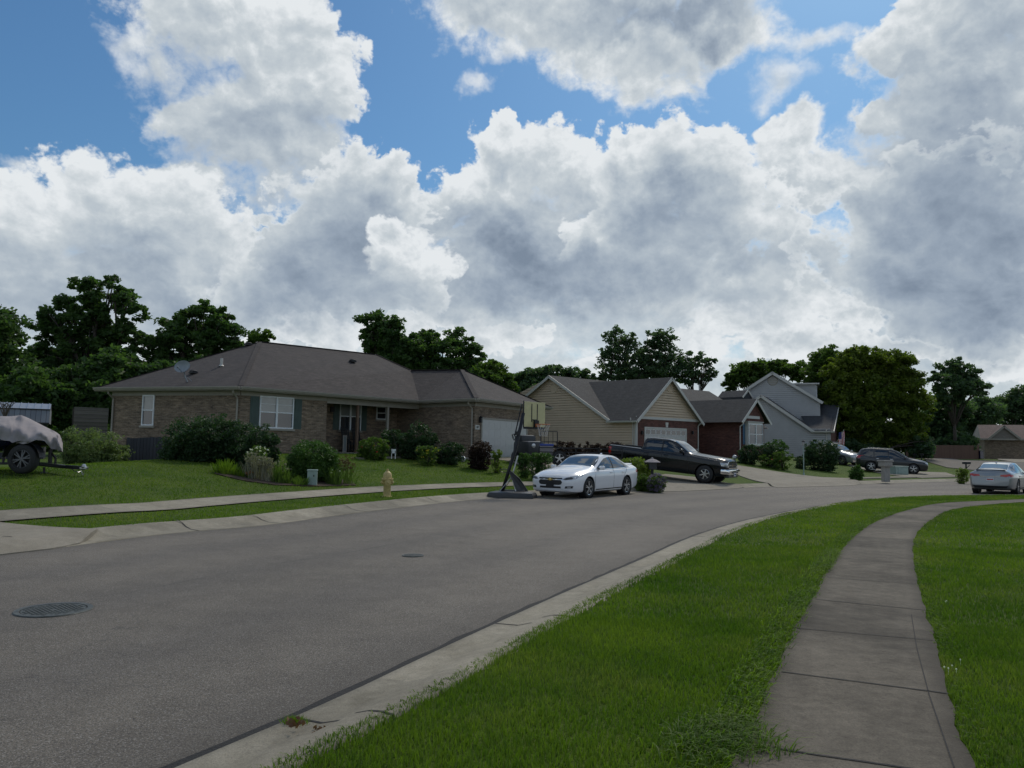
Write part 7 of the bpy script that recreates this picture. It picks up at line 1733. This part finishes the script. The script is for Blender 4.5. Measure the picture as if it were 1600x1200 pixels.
# before the brick wing and the grey house
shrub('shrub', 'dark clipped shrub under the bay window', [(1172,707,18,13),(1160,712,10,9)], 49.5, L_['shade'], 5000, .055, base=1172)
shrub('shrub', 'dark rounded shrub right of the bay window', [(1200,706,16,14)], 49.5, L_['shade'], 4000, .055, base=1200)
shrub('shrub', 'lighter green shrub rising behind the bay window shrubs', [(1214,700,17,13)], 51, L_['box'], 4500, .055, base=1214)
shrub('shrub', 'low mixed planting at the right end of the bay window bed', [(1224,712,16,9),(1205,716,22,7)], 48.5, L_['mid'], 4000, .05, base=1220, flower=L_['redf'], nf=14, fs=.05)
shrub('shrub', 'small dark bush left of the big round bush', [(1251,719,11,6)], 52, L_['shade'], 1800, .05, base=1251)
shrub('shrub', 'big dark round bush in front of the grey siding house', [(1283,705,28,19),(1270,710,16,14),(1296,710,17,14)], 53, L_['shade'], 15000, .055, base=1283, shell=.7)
shrub('shrub', 'small bright bush left of the stone mailbox', [(1338,740,12,12)], 45, L_['box'], 4200, .045, base=1338, flower=L_['whitef'], nf=24, fs=.03)
shrub('shrub', 'low yellow green bush beside the thin mailbox post', [(1503,738,11,6.5)], 45, L_['lime'], 2200, .045, base=1503)
# bare little tree in front of the shed
def bare():
    Z = 34.; g = onT(8, Z); root = thing('bare_shrub', 'thin leafless branching sapling before the shed roof', 'plant', g); mb = MB(g); b = P(8, 650, Z)
    mb.tube([g, b], .05, 6)
    for a, c in (((0,628),2),((4,626),0),((12,630),0),((20,627),-1),((24,628),1),((-8,630),0),((16,634),0)):
        e = P(a[0], a[1], Z+c*.1); m = b.lerp(e, .5)+Vector((0,0,.08)); mb.tube([b-Vector((0,0,.1)), m, e], [.03,.02,.008], 5)
        for s in (-1, 1): mb.tube([m, m+Vector((s*.12,0,.16)), m+Vector((s*.22,0,.18))], [.014,.01,.005], 4)
    mb.build('trunk', M['bark'], root)
bare()
# ------------------------------------------------------------------ grass blades
def inpoly(P_, poly):
    x, y = P_[:,0], P_[:,1]; r = np.zeros(len(P_), bool); n = len(poly)
    for i in range(n):
        x0, y0 = poly[i]; x1, y1 = poly[(i+1) % n]
        c = ((y0 > y) != (y1 > y)) & (x < (x1-x0)*(y-y0)/(y1-y0+1e-12)+x0); r ^= c
    return r
def vnoise(xy, s, seed):
    q = xy*s; i = np.floor(q).astype(int); f = q-i; f = f*f*(3-2*f)
    def h(a, b): v = np.sin(a*127.1+b*311.7+seed*74.7)*43758.5453; return v-np.floor(v)
    a = h(i[:,0], i[:,1]); b = h(i[:,0]+1, i[:,1]); c = h(i[:,0], i[:,1]+1); d = h(i[:,0]+1, i[:,1]+1)
    return (a*(1-f[:,0])+b*f[:,0])*(1-f[:,1])+(c*(1-f[:,0])+d*f[:,0])*f[:,1]
def grass(name, label, poly, dens, hgt, wid, ymin, ymax, mat, hk=1., lean=.5):
    xs = [p[0] for p in poly]; lo = np.array([min(xs), ymin]); hi = np.array([max(xs), ymax]); area = np.prod(hi-lo); n = int(area*dens)
    pts = RNG.uniform(lo, hi, (n, 2))
    # keep what the camera can see, with a margin
    keep = (np.abs(pts[:,0]) < pts[:,1]*.80+1.2) & inpoly(pts, poly); pts = pts[keep]
    z = terr(pts)[0]-.005
    v = vnoise(pts, 1.3, 1)*.6+vnoise(pts, 4.1, 2)*.4; n = len(pts)
    h = hgt*(.55+.7*v)*RNG.uniform(.6, 1.25, n)*hk; a = RNG.uniform(0, 2*np.pi, n); t = RNG.uniform(0, 2*np.pi, n)
    w = wid*RNG.uniform(.7, 1.3, n)*.5; sx, sy = np.cos(a)*w, np.sin(a)*w; L = lean*h*RNG.uniform(.2, 1.3, n); lx, ly = np.cos(t)*L, np.sin(t)*L
    x, y = pts[:,0], pts[:,1]
    V = np.stack([np.stack([x-sx, y-sy, z], 1), np.stack([x+sx, y+sy, z], 1), np.stack([x+sx*.7+lx*.35, y+sy*.7+ly*.35, z+h*.6], 1), np.stack([x-sx*.7+lx*.35, y-sy*.7+ly*.35, z+h*.6], 1), np.stack([x+lx, y+ly, z+h], 1)], 1).reshape(-1, 3)
    b = np.arange(n)*5; tri = np.stack([np.stack([b, b+1, b+2], 1), np.stack([b, b+2, b+3], 1), np.stack([b+3, b+2, b+4], 1)], 1).reshape(-1, 3)
    o = npmesh(name, V, tri, mat); tag(o, label, 'grass', kind='stuff'); return o
NK = resample(NL, .5); NKo = NK-normals(NK)*.63
m1 = (NKo[:,1] > -2) & (NKo[:,1] < 36); ed = [tuple(p) for p in NKo[m1]]
sl_ = [tuple(p) for p in resample(sa_w, .4) if -2 < p[1] < 36]
verge = ed+sl_[::-1]
sr_ = [tuple(p) for p in resample(sb_w, .4) if -2 < p[1] < 34]
rightl = sr_+[(60, 34), (60, -2)]
for nm, poly, what in (('verge_grass', verge, 'between the near kerb and the footpath'), ('lawn_grass', rightl, 'to the right of the footpath')):
    grass(nm, 'short mown green grass '+what+', in the foreground', poly, 5200, .050, .0055, 2.9, 7., L_['grass'])
    grass(nm, 'short mown green grass '+what+', some way up the path', poly, 1700, .050, .0095, 7., 12.5, L_['grass'])
    grass(nm, 'short mown green grass '+what+', towards the bend', poly, 600, .045, .015, 12.5, 33., L_['grass'])
# ragged long grass hanging over the left edge of the footpath
edge = np.array([p for p in sa_w if 3.2 < p[1] < 27]); N = normals(edge)
def fringe(name, label, line, N, off0, off1, n, h, mat, wid=.007, dirn_=None, hv=1.):
    i = RNG.integers(0, len(line), n); o = RNG.uniform(off0, off1, n)
    cl = vnoise(line[i], .9, 5); keep = RNG.uniform(0, 1, n) < .25+cl*1.0; i = i[keep]; o = o[keep]; n = len(i)
    pts = line[i]+N[i]*o[:,None]+RNG.normal(size=(n,2))*.02; z = np.full(n, .13); hh = h*RNG.uniform(.5, 1.3, n)*(.6+cl[keep]*.8)
    a = RNG.uniform(0, 2*np.pi, n); w = wid*.5; t = -N[i]*(hh*RNG.uniform(.2, 1.3, n))[:,None]+RNG.normal(size=(n,2))*(hh*.4)[:,None]
    x, y = pts.T; sx, sy = np.cos(a)*w, np.sin(a)*w
    V = np.stack([np.stack([x-sx,y-sy,z],1), np.stack([x+sx,y+sy,z],1), np.stack([x+sx+t[:,0]*.45,y+sy+t[:,1]*.45,z+hh*.75],1), np.stack([x-sx+t[:,0]*.45,y-sy+t[:,1]*.45,z+hh*.75],1), np.stack([x+t[:,0],y+t[:,1],z+hh*.72],1)],1).reshape(-1,3)
    b = np.arange(n)*5; tri = np.stack([np.stack([b,b+1,b+2],1), np.stack([b,b+2,b+3],1), np.stack([b+3,b+2,b+4],1)],1).reshape(-1,3)
    o_ = npmesh(name, V, tri, mat); tag(o_, label, 'grass', kind='stuff')
fringe('path_edge_grass', 'longer ragged grass creeping over the left edge of the footpath', edge, N, .0, .24, 20000, .068, L_['weed'])
edge = np.array([p for p in sb_w if 3.2 < p[1] < 24]); N = -normals(edge)
fringe('path_edge_grass', 'short ragged grass along the right edge of the footpath', edge, N, .03, .15, 9000, .036, L_['grass'])
edge = np.array([p for p in NKo if 2.5 < p[1] < 26]); edge = resample(edge, .1); N = -normals(edge)
fringe('kerb_edge_grass', 'grass blades leaning over the near kerb', edge, N, -.01, .06, 9000, .034, L_['grass'])
# long tuft low in the picture
tp = U(1120, 1165, .13)
for k, (px, py, n) in enumerate(((1130,1150,420),(1150,1170,380),(1085,1175,260))):
    c = U(px, py, .13); n_ = n; a = RNG.uniform(0, 2*np.pi, n_); r = RNG.uniform(0, .26, n_); x = c.x+np.cos(a)*r; y = c.y+np.sin(a)*r; z = np.full(n_, .13); h = RNG.uniform(.045, .095, n_)
    tx = RNG.normal(.03, .06, n_); ty = RNG.normal(0, .05, n_); b2 = RNG.uniform(0, np.pi, n_); sx = np.cos(b2)*.003; sy = np.sin(b2)*.003
    V = np.stack([np.stack([x-sx,y-sy,z],1), np.stack([x+sx,y+sy,z],1), np.stack([x+sx+tx*.5,y+sy+ty*.5,z+h*.8],1), np.stack([x-sx+tx*.5,y-sy+ty*.5,z+h*.8],1), np.stack([x+tx*1.4,y+ty*1.4,z+h*.8],1)],1).reshape(-1,3)
    b = np.arange(n_)*5; tri = np.stack([np.stack([b,b+1,b+2],1), np.stack([b,b+2,b+3],1), np.stack([b+3,b+2,b+4],1)],1).reshape(-1,3)
    o_ = npmesh('grass_tuft', V, tri, L_['weed']); tag(o_, ['long pale grass tuft spilling onto the footpath at the bottom, upper one','long pale grass tuft spilling onto the footpath at the bottom, nearest the joint','long pale grass tuft left of the footpath at the bottom, in the verge'][k], 'grass tuft', 'long grass tufts by the footpath')
# across the road
FK = resample(FL, .5); Nf = normals(FK)
inn = FK+Nf*.74; mid_ = FK+Nf*2.5; mo = (FK[:,1] > 10) & (FK[:,0] < 7)
strip_far = [tuple(p) for p in inn[mo]]+[tuple(p) for p in mid_[mo]][::-1]
strip_far = [p for p in strip_far]
grass('far_verge_grass', 'mown grass strip between the far kerb and the far footpath', strip_far, 420, .045, .016, 13.2, 34., L_['grass'])
far2 = FK+Nf*3.8; far3 = FK+Nf*13.5; 
lawnf = [tuple(p) for p in far2[mo]]+[tuple(p) for p in far3[mo]][::-1]
grass('front_lawn_grass', 'mown front lawn before the brick house', lawnf, 260, .045, .018, 14., 38., L_['grass'])
# clover blossoms right of the path, leaves in the kerb joint
blo = []
for (px, py) in ((1488,1040),(1500,1032),(1478,1043),(1492,1046),(1476,941),(1480,938),(1484,1045)):
    c = U(px+RNG.uniform(-3,3), py+RNG.uniform(-2,2), .17); o = MB(c); o.ball(c, .006, 8); o.tube([c-Vector((0,0,.05)), c], .0015, 4); ob = o.build('clover_flower', L_['whitef']); ob.location = c; tag(ob, 'tiny white clover bloom in the grass right of the footpath', 'flower', 'white clover blooms by the footpath')
V = []; Fq = []
for k in range(70):
    px, py = 460+RNG.normal()*8, 1130+RNG.normal()*4
    if k > 20: px, py = RNG.uniform(490, 540), 1142+RNG.normal()*4
    c = U(px, py, .025+.05*RNG.uniform()); a = Vector(RNG.normal(size=3)).normalized()*.018; b = a.orthogonal().normalized()*.012; j = len(V); V += [c-a, c+b, c+a, c-b]; Fq.append((j,j+1,j+2,j+3))
o = npmesh('leaf_litter', [tuple(v) for v in V], Fq, L_['dry']); tag(o, 'brown dead leaves caught in the kerb joint', 'leaf litter', kind='stuff')
def weeds(px, py, n, spread, h):
    c = U(px, py, .02); x = RNG.normal(c.x, spread, n); y = RNG.normal(c.y, spread*.6, n); z = np.full(n, .008); hh = RNG.uniform(.3, 1, n)*h; tx = RNG.normal(0, .02, n); ty = RNG.normal(0, .02, n)
    V = np.stack([np.stack([x-.003,y,z],1), np.stack([x+.003,y,z],1), np.stack([x+tx,y+ty,z+hh],1)],1).reshape(-1,3); o = npmesh('weed_tuft', V, np.arange(3*n).reshape(n,3), L_['weed']); tag(o, 'little weeds sprouting where the kerb joint meets the asphalt', 'weeds', kind='stuff')
weeds(462, 1127, 260, .03, .05)
